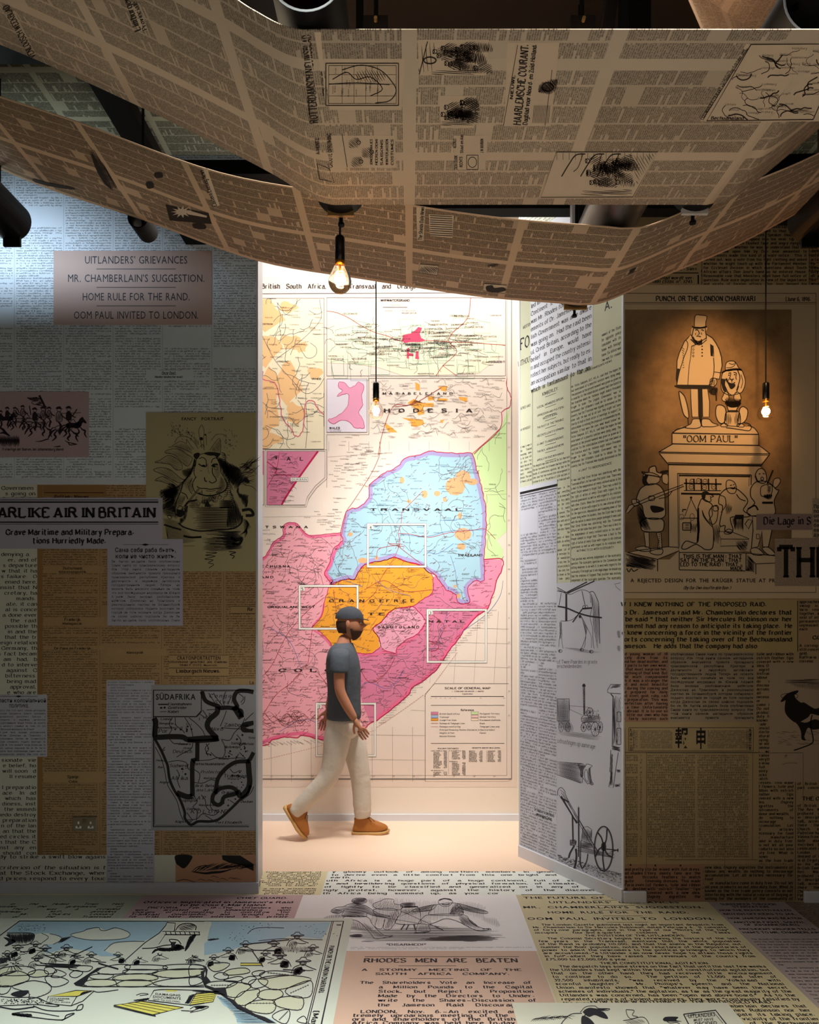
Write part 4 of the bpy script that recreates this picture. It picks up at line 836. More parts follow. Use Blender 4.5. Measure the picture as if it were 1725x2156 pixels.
W = Ink(SR).frame(1310, 640, 4.157); K = Ink(SR, wm=1.4).frame(1310, 640, 4.157)
def sh(p, w=5, sm=True, fill=True):
    if fill: W.poly(p, sm=sm)
    K.pen(p, w, closed=True, sm=sm)
# man
sh([(640, 105), (690, 100), (740, 110), (732, 160), (722, 205), (640, 205), (632, 200)], 5)
W.poly([(618,200),(740,205),(730,250),(735,300),(700,350),(660,350),(612,300)],sm=True); K.pen([(612,198),(640,212),(700,210),(742,200)],10); K.pen([(625,215),(618,250),(612,290),(630,330),(660,345)],6); K.pen([(728,212),(730,250),(738,290),(735,310)],5)
for p,w_ in (([(640,232),(655,226),(665,235)],6),([(690,230),(705,228),(712,240)],6),([(668,235),(675,262),(662,270)],5),([(650,285),(668,282),(690,290)],6),([(618,290),(640,330),(660,355),(690,350),(695,310)],9),([(645,255),(640,275)],4),([(690,250),(698,272)],4)): K.pen(p,w_)
K.poly([(612, 300), (640, 335), (668, 360), (700, 350), (690, 320), (660, 325)], sm=True)
coat = [(600,270),(660,350),(735,300),(735,265),(790,300),(825,350),(850,400),(870,470),(875,540),(862,600),(850,660),(800,650),(780,700),(765,715),(480,712),(478,600),(480,500),(500,430),(545,330),(575,300)]
sh(coat, 6, sm=False)
K.pen([(560,320),(575,350),(568,400),(540,470),(525,520),(500,600),(478,710)],5); K.pen([(608,370),(600,460),(585,560),(575,712)],4); K.pen([(800,470),(805,560),(795,640),(760,712)],5); K.pen([(800,595),(835,600),(862,605)],4)
K.line((600, 310), (650, 360), w=7).line((740, 315), (690, 358), w=5); K.pen([(645, 355), (610, 372)], 5)
for y in (372, 400, 428, 457): K.ring(622, y, 8, w=4, n=8); K.dot(700, y, 7, n=8)
K.poly([(770,350),(800,370),(795,460),(808,465),(775,455)]); W.poly([(776,380),(797,385),(800,460),(780,450)]); K.line((775,380),(780,455),w=4).line((797,385),(803,462),w=4)
K.poly([(470, 712), (765, 718), (750, 745), (600, 745), (500, 740)], sm=True)
for i in range(9): K.pen([(520+i*3, 380+i*22), (545-i*2, 400+i*20)], 3.5)
K.poly([(478, 575), (505, 575), (495, 640), (480, 690), (470, 650)], sm=True)
umb = [(500, 765), (540, 800), (560, 850), (580, 940), (580, 1000), (540, 970), (515, 880), (500, 800)]
sh(umb, 6); K.line((575, 1000), (580, 1055), w=6)
for p in ([(600,735),(665,740),(668,860),(670,990),(612,990),(605,900),(600,800)],[(698,740),(748,740),(765,860),(762,990),(705,990),(702,860)]): sh(p,5,sm=False)
K.poly([(668, 745), (698, 745), (700, 990), (688, 1060), (672, 995)])
for p in ([(620,1010),(680,1010),(690,1070),(650,1090),(590,1090),(545,1080),(600,1050)],[(700,1010),(760,1010),(790,1040),(840,1060),(800,1075),(740,1075),(700,1070)]): sh(p,5)
sh([(775, 660), (800, 650), (825, 660), (825, 700), (800, 725), (770, 715), (768, 690)], 5)
for x in (785, 798, 811): K.line((x, 665), (x-3, 715), w=4)
K.hatch([(755, 720), (830, 730), (830, 800), (780, 800), (760, 770)], 70, 6, 5); K.line((822, 790), (824, 850), w=9); K.ring(800, 770, 22, 26, w=6)
# lion
sh([(900, 590), (870, 640), (865, 720), (880, 770), (940, 800), (1000, 790), (1050, 770), (1078, 690), (1060, 610), (1030, 580)], 5)
sh([(910,585),(910,520),(950,500),(990,510),(1020,560),(1045,580),(1000,575)],5); K.pen([(870,605),(920,580),(1000,570),(1045,580)],9); K.pen([(910,560),(960,555),(990,530),(985,510)],4); K.pen([(935,520),(960,530),(985,525)],4)
K.poly([(880,605),(920,600),(905,660),(925,700),(945,740),(965,745),(990,720),(985,700),(960,705),(935,690),(915,650),(900,700),(915,770),(885,760),(868,700),(870,640)],sm=True)
for p,w_ in (([(930,610),(950,605),(945,640),(930,670)],5),([(975,600),(1000,608),(995,640),(1000,665)],5),([(945,655),(960,668),(975,655)],7),([(960,668),(960,690)],4),([(930,690),(960,700),(990,688)],6),([(1010,580),(1030,640),(1020,700),(1000,760)],6),([(1040,620),(1055,680),(1040,740)],4),([(1020,720),(1000,780)],5),([(900,720),(930,780),(960,800)],5)): K.pen(p,w_)
K.dot(935, 625, 8, 5).dot(985, 620, 8, 5); W.dot(957, 712, 14, 10)
K.poly([(900, 860), (1030, 860), (1020, 900), (940, 905)], sm=True); K.hatch([(900, 820), (1030, 830), (1030, 900), (930, 900)], 65, 9, 6)
body = [(915, 880), (930, 940), (905, 960), (900, 1050), (960, 1070), (1030, 1060), (1030, 960), (1000, 930), (1020, 890), (960, 905)]; sh(body, 5)
K.line((925,940),(1010,940),w=14); W.dot(965,940,9,5); K.hatch([(905,960),(950,960),(950,1060),(905,1050)],95,9,4); K.hatch([(985,960),(1030,950),(1030,1050),(990,1060)],85,9,4)
for p in ([(825,900),(860,885),(900,910),(910,980),(890,1040),(850,1040),(820,980)],[(1030,920),(1060,900),(1098,930),(1090,1000),(1060,1040),(1010,1050),(1020,980)]): sh(p,6)
for p in ([(885,800),(900,770),(925,780),(935,830),(920,855),(885,850),(872,830)],[(980,800),(1000,772),(1028,785),(1040,830),(1030,850),(990,848),(978,830)],[(865,1060),(890,1045),(920,1055),(915,1075),(870,1075)],[(1005,1060),(1030,1045),(1065,1060),(1060,1078),(1010,1075)]): sh(p,5)
K.pen([(1060, 1040), (1110, 1050), (1130, 1080), (1110, 1110), (1030, 1100), (960, 1090), (910, 1085)], 6)
# pedestal
ped = [(520,1075),(450,1110),(437,1130),(437,1225),(400,1247),(400,1250),(1215,1250),(1195,1230),(1195,1140),(1160,1095),(1120,1075),(850,1070)]
W.poly(ped); K.pen([(560,1075),(480,1100),(440,1130)],8); K.pen([(1100,1060),(1160,1090),(1195,1140)],5); K.line((440,1132),(1195,1143),w=7).line((437,1130),(437,1225),w=6).line((1195,1143),(1195,1240),w=5).line((437,1225),(1205,1240),w=7)
K.text('"OOM PAUL"', 540, 1210, 58, 'serif', fit=480, sp=.7)
# second detail
W.frame(1310, 930, 4.157); K.frame(1310, 930, 4.157)
W.poly([(440, 20), (1195, 20), (1290, 105), (1215, 200), (1200, 960), (500, 960), (405, 920), (402, 200), (320, 95)])
for p, w_ in (([(440, 22), (320, 92), (330, 110), (400, 195)], 6), ([(1195, 30), (1292, 105), (1285, 122), (1220, 205)], 6)): K.pen(p, w_, sm=False)
K.line((320,92),(1292,108),w=6).line((330,102),(1285,120),w=4).line((400,185),(1222,200),w=6).line((400,200),(1220,212),w=10).line((405,200),(408,918),w=5)
K.line((483,280),(1130,292),w=6).line((495,296),(1122,305),w=10).line((485,280),(492,940),w=4).line((497,295),(503,930),w=3).line((1130,292),(1128,380),w=6).line((1112,300),(1110,390),w=3)
# prisoners behind bars, shelf, scales
for x in (560, 628, 692, 755, 820): K.line((x, 325), (x+3, 425), w=9)
K.line((540, 365), (870, 372), w=9).line((540, 428), (865, 430), w=5).line((515, 455), (855, 460), w=12)
for x, y in ((605, 395), (612, 350), (668, 345), (725, 350), (720, 400), (800, 395)): K.ring(x, y, 20, 22, w=5); K.dot(x-6, y, 4).dot(x+6, y, 4)
K.dot(603,490,11); W.dot(603,490,5); K.line((603,500),(550,650),w=4).line((603,500),(655,610),w=4).line((510,670),(660,670),w=5); K.ring(520,660,22,24,w=4).ring(612,660,20,30,w=4); K.box(530,710,600,775,6); K.hatch([(540,715),(598,715),(598,770),(540,770)],0,14,4,sm=False); K.line((600,690),(600,800),w=4); K.pen([(560,595),(530,595),(530,615)],8,sm=False)
K.hatch([(600,710),(655,710),(650,800),(610,800)],88,9,4,sm=False); K.hatch([(800,720),(860,730),(850,900),(800,880)],85,9,4,sm=False); K.hatch([(960,660),(1060,660),(1060,780),(980,770)],88,9,5,sm=False)
# kneeling man
kn = [(700,500),(745,520),(790,560),(760,620),(790,740),(800,800),(790,930),(730,945),(690,920),(640,900),(560,940),(520,930),(560,870),(650,890),(670,820),(665,700),(660,600),(680,530)]
sh(kn, 6); K.pen([(670, 580), (665, 680), (668, 780), (655, 880)], 16, taper=True); K.pen([(700, 600), (720, 660), (785, 745)], 10, taper=True)
sh([(705,500),(700,450),(735,440),(770,460),(800,478),(775,490),(778,520),(740,525)],5); K.poly([(700,490),(700,445),(740,435),(765,455),(735,460),(725,500)],sm=True); K.dot(772,482,5,4)
sh([(785, 570), (835, 575), (830, 680), (795, 725), (760, 690), (790, 640)], 5); sh([(800, 565), (835, 560), (840, 600), (800, 605)], 5)
# seated fat man on block
sh([(920,410),(860,460),(845,540),(880,570),(855,700),(860,740),(900,735),(900,780),(950,800),(970,770),(950,700),(960,660),(1090,660),(1120,640),(1060,600),(1100,520),(1050,450),(990,410)],6)
sh([(915,345),(950,338),(985,360),(1000,410),(985,450),(940,450),(912,410)],5); K.pen([(945,385),(960,380)],6); K.pen([(970,378),(982,375)],6); K.pen([(950,405),(975,412),(988,395)],8)
K.poly([(990,640),(1065,640),(1055,800),(1045,680),(1000,680),(990,780),(975,680)]); K.pen([(1000,460),(1030,500),(1080,520)],6); K.pen([(860,470),(900,490),(905,560),(865,620)],5); K.hatch([(905,540),(960,560),(950,620),(910,640)],100,8,4); sh([(895,790),(930,765),(965,780),(950,805),(905,808)],5)
sh([(835,785),(960,790),(1110,850),(1090,910),(860,915),(865,850)],4,sm=False); K.line((865,852),(1105,855),w=4); K.hatch([(990,870),(1090,870),(1090,960),(1020,950)],50,9,5)
# rifleman left
sh([(150, 430), (190, 390), (250, 370), (320, 380), (370, 450), (375, 560), (375, 650), (300, 680), (200, 660), (175, 560), (125, 520)], 6)
sh([(190,280),(250,270),(320,300),(330,340),(290,370),(210,380),(185,340)],5); K.poly([(190,300),(230,290),(215,340),(235,380),(190,380),(175,340)],sm=True)
sh([(170,265),(230,270),(240,230),(290,215),(305,265),(350,280),(335,310),(280,300),(210,290)],7); K.poly([(250,560),(360,580),(350,610),(270,620)],sm=True)
sh([(150,525),(60,560),(30,620),(50,625),(100,570),(250,510),(540,390),(535,375),(300,460)],5,sm=False); K.pen([(320,500),(400,480),(440,430)],5)
K.hatch([(120,560),(160,570),(250,760),(230,790),(160,740),(130,640)],60,9,7); sh([(180,680),(350,680),(360,770),(320,790),(270,790),(230,790),(170,770)],6); sh([(85,510),(140,510),(150,550),(100,560)],5); sh([(235,480),(280,480),(280,510),(240,515)],5)
sh([(190, 795), (235, 795), (240, 920), (205, 925), (200, 870)], 5, sm=False); sh([(300, 800), (340, 800), (350, 940), (310, 945), (318, 870)], 5, sm=False)
for y in range(815, 940, 17): K.dot(325, y, 5, n=6)
sh([(115, 935), (180, 915), (240, 930), (245, 955), (180, 960)], 5); sh([(240, 965), (310, 940), (355, 945), (345, 985), (290, 990)], 5)
sh([(45,970),(150,950),(400,920),(490,925),(498,955),(310,1030)],5,sm=False); K.pen([(310,1030),(310,1135)],6); K.hatch([(30,980),(300,1040),(300,1130),(30,1090)],18,10,8,sm=False)
K.poly([(335, 260), (400, 250), (400, 270), (350, 280)], sm=True); sh([(355, 290), (400, 290), (400, 370), (360, 360), (350, 330)], 5)
# singing man right
sh([(1130,400),(1180,350),(1260,350),(1310,380),(1350,420),(1370,430),(1330,520),(1330,640),(1130,650),(1095,600),(1160,540),(1125,480)],6)
sh([(1165,300),(1185,250),(1220,235),(1250,260),(1265,330),(1240,365),(1190,350)],6); K.ring(1225,325,12,14,w=7); K.pen([(1195,285),(1210,280)],6); K.pen([(1230,278),(1245,285)],6); K.pen([(1165,300),(1180,340),(1195,355)],9)
K.line((1320, 250), (1270, 370), w=10); sh([(1320, 370), (1330, 330), (1370, 320), (1385, 350), (1350, 400), (1325, 395)], 5)
sh([(1215,400),(1265,375),(1310,385),(1305,460),(1250,480),(1215,470)],5); K.hatch([(1265,380),(1310,390),(1300,450),(1268,450)],0,9,5,sm=False); K.hatch([(1240,460),(1310,460),(1300,510),(1250,500)],80,7,6)
K.line((1225,535),(1320,535),w=14); K.pen([(1100,590),(1160,560),(1190,600)],10); sh([(1105,680),(1140,690),(1105,765),(1075,720)],6,sm=False)
sh([(1140,650),(1320,640),(1310,780),(1280,920),(1230,920),(1225,780),(1190,920),(1130,930),(1145,780)],6,sm=False); K.box(1175,810,1200,850,4)
sh([(1125, 940), (1180, 930), (1240, 985), (1180, 995), (1135, 980)], 5); sh([(1225, 935), (1280, 925), (1340, 985), (1280, 990)], 5)
sh([(1085,975),(1340,1000),(1400,1000),(1400,1060),(1170,1070)],5,sm=False); K.line((1170,1070),(1170,1160),w=5); K.hatch([(1090,985),(1165,1070),(1165,1150),(1085,1130)],50,9,6,sm=False)
W.poly([(500,960),(1085,975),(1080,1130),(500,1122)]); K.line((500,970),(1080,975),w=5).line((500,960),(500,1122),w=5).line((500,1122),(1080,1132),w=5).line((1083,975),(1083,1130),w=5)
for s,x,y,f in (('THIS IS THE MAN : THAT',535,1018,520),('SAT ON THE PLAN : THAT',512,1053,540),('LED TO THE RAID : THAT —',512,1090,550),('MADE',950,1124,110)): K.text(s,x,y,31,'fat',fit=f)
K.pen([(40, 1110), (60, 1140), (80, 1110), (100, 1135), (140, 1115)], 6)
W.build('cream_figures', PR, t, D0+.0006); K.build('illustration', PRK, t, D0+.0016)
# headings and boxes in the newsprint above the page
Kt = Ink(SR, clip=(1313, 470, 1725, 606))
sheet('news_sheet',SR,(1312,400,1476,598),paper('tan_paper_dark','b0966e'),'dark tan newsprint scrap above the satirical page, under the banner',off=.0008)
ts = sheet('news_sheet',SR,(1479,380,1703,604),paper('tan_paper_dark','b0966e'),'dark tan newsprint column above the hanging bulb on the right wall',off=.0008)
words = "this kind of private notice . This it turned out, was a note from his light clothing and asked whether he might touch up with the Parliament Member for Ecclesall division in which questions about South African affairs Don José's hand as he entered House. Reasonable rule that Ministers shall have full notice of question. Rule more imperative in view of the importance and nicety of foreign affairs. Don José begged his honourable friend to observe this rule. Opposition jeered at prostrate figure. Silomio, scrambling on to feet, proposed to continue conversation. House roared contumeliously. Silomio used to that. May I be allowed to explain ? he shouted. Speaker thought not. More howling. Silomio dropped into his seat. Up again, facing the storm with flushed face and angry eyeglass. Wanted to know whether he was to understand that the demand made upon him by Don José amounted to appointments made".split()
Kt.flow(words, 1482, 1700, 396, 604, 8.6, 5.2, 'bold', sx=.86, par=.1); Kt.flow(EN2, 1708, 1790, 396, 604, 8.6, 5.2, 'bold', sx=.86)
Kt.rect(1478, 380, 1479, 604).rect(1704, 380, 1705, 604).rect(1340, 574, 1471, 576).rect(1469, 579, 1472, 598)
Kt.text('ed van dit blad wordt ver-',1463,592-4,6,'bold','r',fit=120,ital=.2); Kt.text('n 28 Juni 1881 (Stbl. n°. 124).',1461,600-4,6,'bold','r',fit=130,ital=.2); Kt.text('W. O.; - Sierr',1470,569,6,'bold','r',fit=60); Kt.text('Zn, HAARL',1470,558,6,'bold','r',fit=50)
Kt.build('lettering', PRK, ts, .0008+IO)
# ---- lower sheets
def block(name, q, m, label, txt, pitch, h, st, off, inset=3, sx=.86, ink=None, start=0, par=.06, sp=.5, clip=None, x0=None, x1=None, y0=None, cat='clipping'):
    t = sheet(name, SR, q, m, label, cat=cat, off=off); K = Ink(SR, clip=clip or q)
    K.flow(txt,x0 or q[0]+inset,x1 or q[2]-inset,y0 or q[1]+1,q[3],pitch,h,st,sx=sx,start=start,par=par,sp=sp); K.build('lettering',ink or PRK,t,off+IO); return t
PK = paper('rosy_tan_paper', 'a07a62', .05); PT = paper('lower_tan_paper', 'a68f6c', .05)
EN3 = "faded young woman of 18 scarcely drew from its second her dead mother, and apart parts to her own wear, that that must surprise her, so anything of that kind. But to be much companioned which it was a stranger the finest and most beautiful used during the coming and those prepared for daily finest steel, gold, ruby, rail is in preparation. This was to perfection after having long a time. Unfortunately done abroad. It is to use so very little our own who has been fairly success such business in England".split()
block('clipping',(1312,1372,1409,1521),PK,'rosy column of English print at the near edge of the right wall beside Cyrillic text',EN3,8.0,5.2,'bold',.0012,x0=1300,x1=1407,par=0)
block('clipping',(1409,1372,1590,1521),paper('grey_tan_paper','9c8a72'),'grey-tan clipping of bold Cyrillic text on the right wall under the yellow English notice',RU,8.35,5.2,'sansb',.0014,sx=.95,start=4,par=.02,sp=.7)
block('news_sheet',(1590,1372,1725,1900),PT,'tan sheet of bold English print behind the running figure drawing at lower right',EN2,8.2,5.3,'bold',.0010,x0=1594,x1=1672,par=.02,start=30)
K = Ink(SR,clip=(1676,1640,1740,1898)); K.rect(1674.5,1640,1675.6,1895); K.text('THE ORI',1690,1685,7.5,'bold',fit=50); K.flow("of British Zambesi. The Rev. Wm. Ivey, produced congress, in descriptions on talk, according are; there the great Church sent to Palestine human. The Vienna from from the date about the inscribed the time celebrated dedicated London. Uniform demand of sign, who is at Zirgul parks are so his ancient".split(),1680,1760,1692,1898,8.2,5.2,'bold',sx=.86,par=0)
K.flow("of British Zambesi part conceivable".split(), 1680, 1760, 1646, 1668, 8.2, 5.2, 'bold', sx=.86, par=0)
K.build('lettering', PRK, bpy.data.objects['wall_right'], .0010+IO)
t = block('notice',(1312,1262,1681,1373),paper('ochre_paper','ae9768',.04),'ochre notice headed HOW I KNEW NOTHING OF THE PROPOSED RAID',["."],900,.01,'bold',.0018)
K = Ink(SR, clip=(1312, 1262, 1680, 1373)); K.text('HOW I KNEW NOTHING OF THE PROPOSED RAID.', 1616, 1276.5, 8.4, 'bold', 'r', fit=326, sp=.9)
for i,(s,x1) in enumerate((("In reference to Dr. Jameson’s raid Mr. Chamberlain declares that",1670),("“ it can hardly be said ” that neither Sir Hercules Robinson nor her",1670),("Majesty’s Government had any reason to anticipate its taking place.  He",1670),("says that all he knew concerning a force in the vicinity of the frontier",1670),("came from reports concerning the taking over of the Bechuanaland",1670),("Police by Dr. Jameson.   He adds that the company had also",1596))):
    w_ = tw(s.replace('’',"'").replace('“','"').replace('”','"'),'bold')*8.6*.9; K.text(s.replace('’',"'").replace('“','"').replace('”','"'),x1,1293.6+i*14.15,8.6,'bold','r',fit=(452 if x1 == 1670 else 372),sp=.6)
K.build('lettering_large', PRK, t, .0018+IO)
t = block('clipping',(1682,1262,1790,1372),paper('tan_scrap','a88c68'),'tan scrap with small bold print at the right edge beside the ochre notice',"approaches the swoop in the lacis resemble together, as the seat of into the permanently unpleasant of each".split(),8.2,5.2,'bold',.0016,x0=1684,x1=1745,par=0,clip=(1682,1262,1760,1326))
K = Ink(SR); K.rect(1679,1265,1680.5,1372); K.text('GOL',1712,1346,7.5,'bold'); K.flow("A corresp ever still conceivable gold, gold. Kaffraria (G".split(),1684,1745,1355,1400,8.2,5.2,'bold',sx=.86); K.build('lettering_small',PRK,t,.0016+IO)
# Chinese newspaper
NP_Z = newsprint('chinese_newsprint', 'a8916a', '1c120a', .0142, .33, gut=.02, chw=.0134, cjk=True, short=.07, rule=False, seed=3)
t = sheet('news_sheet',SR,(1314,1520,1598,1819),paper('chinese_paper','a8916a',.04),'ochre Chinese newspaper sheet with two large characters in its masthead',off=.0020)
sheet('print_block',SR,(1318,1589,1352,1804),NP_Z,None,off=.0024,parent=t); sheet('print_block',SR,(1363,1589,1576,1806),NP_Z,None,off=.0024,parent=t); sheet('print_block',SR,(1333,1537,1583,1576),newsprint('chinese_fine_print','a8916a','1c120a',.0095,.33,gut=.02,chw=.0090,cjk=True,rule=False,seed=4,short=.05),None,off=.0024,parent=t)
sheet('masthead_ground', SR, (1416, 1535, 1490, 1579), paper('chinese_paper', 'a8916a'), None, off=.0028, parent=t)
K = Ink(SR); K.text('報', 1421, 1570, 33, 'sansb', fit=31); K.text('申', 1464, 1572, 34, 'sansb', fit=23)
for i, c in enumerate('九月十二日'): K.text(c, 1325.5, 1541+i*9.5, 6.5, 'sansb', fit=6.5)
for i, c in enumerate('光緒廿二年'): K.text(c, 1576, 1541+i*9.5, 6.5, 'sansb', fit=6.5)
K.box(1324,1532,1586,1581,.8); K.line((1573,1535),(1573,1580),w=.6).line((1334,1535),(1334,1580),w=.6).line((1316,1532),(1320,1807),w=.6).line((1316,1584),(1596,1584),w=.8).line((1596,1810),(1400,1810),w=.8).line((1585,1585),(1584,1808),w=.6)
K.build('lettering', PRK, t, .0028+IO)
block('clipping',(1312,1819,1481,1898),PK,'rosy strip of bold print low on the right wall about fans and cocks feathers',EN2,8.2,5.4,'bold',.0015,x0=1364,x1=1476,y0=1826,start=9,par=0)
K = Ink(SR,clip=(1312,1820,1362,1893)); K.flow("and pretty is all shades to mind the quite In Paris even it is destined bouquets are best the capital".split(),1316,1366,1826,1893,8.2,5.4,'bold',sx=.86,par=0); K.dot(1328,1821,2).dot(1380,1822,2).dot(1433,1822,2)
K.build('lettering', PRK, wall_right, .0015+IO)
block('clipping',(1482,1819,1674,1898),paper('brown_scrap','96805e'),'brown strip of bold print about colonies and free trade low on the right wall',EN2[40:]+EN2[:40],8.2,5.4,'bold',.0017,x0=1485,x1=1671,y0=1822,par=.05)
# running figure drawing
t = sheet('drawing_sheet',SR,(1620,1395,1800,1646),paper('warm_grey_paper','a8927a',.03),'brownish sheet with an ink figure in a wide hat dragged by a rope',cat='drawing',off=.0022)
K = Ink(SR).frame(1090, 1400, 2.717)
K.hatch([(1515,85),(1740,80),(1740,110),(1515,105)],0,5,3.5,sm=False); K.hatch([(1560,105),(1740,100),(1740,150),(1600,130)],95,5,2,sm=False)
K.poly([(1505,205),(1540,165),(1600,145),(1600,160),(1550,190),(1515,210)],sm=True); K.ring(1555,178,50,16,w=3); K.poly([(1540,190),(1580,170),(1590,190),(1620,215),(1640,215),(1700,250),(1740,240),(1740,290),(1680,280),(1660,300),(1600,330),(1560,310),(1530,270),(1530,220)],sm=True)
K.poly([(1560,300),(1640,330),(1700,310),(1740,330),(1740,360),(1690,370),(1660,360),(1640,410),(1650,430),(1625,425),(1620,380),(1600,340)],sm=True)
K.pen([(1685, 285), (1675, 340), (1690, 420), (1680, 450), (1620, 475), (1580, 488)], 7)
for i in range(46): x, y = 1480+random.random()*250, 380+random.random()*80; K.pen([(x, y), (x+12, y-3), (x+28, y+1)], 1.8, taper=True)
K.pen([(1515, 570), (1545, 560), (1600, 560)], 2); K.pen([(1525, 520), (1540, 515), (1530, 530)], 2.5)
K.build('illustration', PRK, t, .0022+IO)
# overlapping small clippings at the edge of the satirical page
t = sheet('clipping',SR,(1710,1050,1800,1132),paper('grey_scrap','a3927c'),'small grey scrap of Cyrillic print at the right edge above the large word THE',off=.0050)
K = Ink(SR); 
for i, s in enumerate(('   А', 'Притв', 'полож', 'опубл', 'лега', 'безпо', 'еван', 'думы')): K.text(s, 1712.5, 1060+i*9.9, 7, 'sansb')
K.build('lettering', PRK, t, .0050+IO)
t = sheet('clipping', SR, (1592, 1083, 1710, 1116), paper('mauve_paper', '8d7870', .03), 'mauve-grey strip with blackletter words Die Lage in S', off=.0054)
K = Ink(SR); K.text('Die Lage in S', 1608, 1104, 14.5, 'black', fit=101, sp=.6); K.build('lettering', PRK, t, .0054+IO)
M_grain = bpy.data.materials.new('grainy_paper'); M_grain.use_nodes = True; _n = NB(M_grain); _b = M_grain.node_tree.nodes['Principled BSDF']; _b.inputs['Roughness'].default_value = .8
_n.put(_b.inputs['Base Color'], _n.mix(_n.gt(_n.noise(_n.coord(), 380, 3), .56), lin('a8927a'), lin('3c2c20')))
t = sheet('headline_clipping', SR, (1631, 1134, 1800, 1234), M_grain, 'speckled clipping with the huge cropped word THE at the right edge', off=.0058)
K = Ink(SR); K.text('THE', 1640, 1216, 64, 'black', sx=.52); K.build('lettering', PRK, t, .0058+IO)
# flush wallpapered hatch in the lower right wall
M_gap = mat('gap_line', '6e6350', .6, var=0)
for i,q in enumerate(((1360.6,1585,1361.6,1894),(1361,1584.4,1691,1585.4),(1525.6,1586,1526.4,1870),(1690.6,1585,1691.4,1894),(1361,1869.2,1691,1870.2))):
    s0, s1 = SR.uv(q[0], q[1]), SR.uv(q[2], q[3])
    MB().quadbox((s0[0], SR.D-.0045, s1[1]), (s1[0], SR.D-.0035, s0[1])).build('trim_%d' % (4+i), M_gap)['kind'] = 'structure'
# ================================================================ print on the angled wall
def dl(x, y): u, v = SD.uv(x, y); return float(u), float(v)
def dsheet(name, q, m, label, off, cat='clipping'):
    "q: photo-pixel corners snapped to plumb and level on the leaf"
    (u0, v0), (u1, v1) = dl(q[0], q[1]), dl(q[2], q[3])
    return sheet(name, SD, (u0, v1, u1, v0), m, label, cat=cat, off=off, mode='uv'), u0, u1, v0, v1
GI = mat('grey_ink', '262722', .65, var=0); GI2 = mat('engraving_ink', '3a3840', .65, var=0)
_, g1 = dl(1244, 1224); ue = SD.L-.006
# yellow-green middle
t = sheet('news_sheet',SD,(0,g1,ue,4.2),paper('pale_green_paper','d2d4b8',.03),'tall pale yellow-green newspaper sheet on the angled wall',off=.0010,mode='uv')
K = Ink(SD, 'uv'); u_a, u_b, u_c = dl(1123, 900)[0], dl(1204, 900)[0], ue-.006
K.add([(u_a-.006,g1),(u_a-.003,g1),(u_a-.003,3.3),(u_a-.006,3.3)],[(0,1,2),(0,2,3)]); K.add([(u_b-.008,g1),(u_b-.005,g1),(u_b-.005,3.3),(u_b-.008,3.3)],[(0,1,2),(0,2,3)])
VS = "Mr. Victor Sampson, Q.C., M.L.A., said that the hopes he had entertained of a peaceful solution were dying away. The purposes at the present moment was grave as grave as it could be, for the redistribution scheme had chertained in the franchise which Mr. Hofmeyr might induce President Kruger to make. The English Government was so determined the Uitlanders could be to obtain for the country, had the Transvaal was equally determined on the other side. He was not at all sure they might not have shortly to hold a fresh series of meetings to support Sir Alfred Milner in refining the proposals recommended by Mr. Hofmeyr, if that were the case, what would follow?".split()
YS = .0262
K.text("MR. VICTOR SAMPSON'S VIEWS",(u_b+u_c)/2,dl(1255,775)[1],.011,'serif','c',fit=.26); K.flow(VS,u_b,u_c,dl(1255,790)[1],dl(1255,975)[1],YS,.0135,'serif',sx=.62,par=.02)
K.text('A LIMIT TO INDEPENDENCE.',(u_b+u_c)/2,dl(1255,985)[1],.012,'serif','c',fit=.27); K.flow("It was said that Great Britain was interfering with the Transvaal affairs; let him make that point clear. There was a limit to the independence of every civilised nation in the world. People seemed to forget that. There was a limit to the right of action of every State with regard to its internal government as well as with regard to its relations with other States. When the Government of a State used its power of action with regard to its own internal affairs for the oppression, degradation and trampling down of the people living within its borders, then the State had to deal with the nation to which those people belonged".split(),u_b,u_c,dl(1255,995)[1],dl(1255,1150)[1],YS,.0135,'serif',sx=.62,par=.02)
K.text('NOTHING TO DO WITH SUZERAINTY.',(u_b+u_c)/2,dl(1255,1158)[1],.012,'serif','c',fit=.30); K.flow("That position was entirely independent of the suzerainty question. The suzerainty question or the Convention had nothing whatever to do with it. A word with regard to the suzerainty. If he might put it into legal shape, he should say that the relations of England".split(),u_b,u_c,dl(1255,1168)[1],g1,YS,.0135,'serif',sx=.62,par=0)
for s,y,h in (("KIMBERLEY.",825,.020),("LOCAL MEMBERS SPEAK.",848,.013),("OPPRESSION AND POLITICAL",866,.012),("SEDITION.",876,.012),("THE ROOT OF THE TROUBLE.",892,.012),("HIS EXCELLENCY'S OPINION.",910,.012),("A LIMIT TO INDEPENDENCE.",928,.012),("THE REV. ADRIAN HOFMEYR.",944,.012),("APPEALS FOR PEACE WITH HONOUR.",962,.012)):
    v = dl(1165, y)[1]; K.text(s, (u_a+u_b)/2-.01, v, h, 'serif', 'c', fit=min(.25, .010*len(s)+.05)); c = (u_a+u_b)/2-.01
    K.add([(c-.05, v-.014), (c+.05, v-.014), (c+.05, v-.0165), (c-.05, v-.0165)], [(0, 1, 2), (0, 2, 3)])
K.flow(EN,u_a,u_b-.014,dl(1165,966)[1],dl(1165,1018)[1],.0262,.013,'serif',sx=.6); K.flow(EN2,u_a+.19,u_b-.014,dl(1190,1012)[1],g1,.0262,.013,'serif',sx=.6)
K.flow(EN2, .004, u_a-.012, dl(1105, 935)[1], dl(1105, 1018)[1], .0262, .013, 'serif', sx=.55)
K.text('MY WITNESSED', .005, dl(1105, 905)[1], .014, 'serif', fit=.10); K.text('AFRED AND', .005, dl(1105, 860)[1], .016, 'serif', fit=.10)
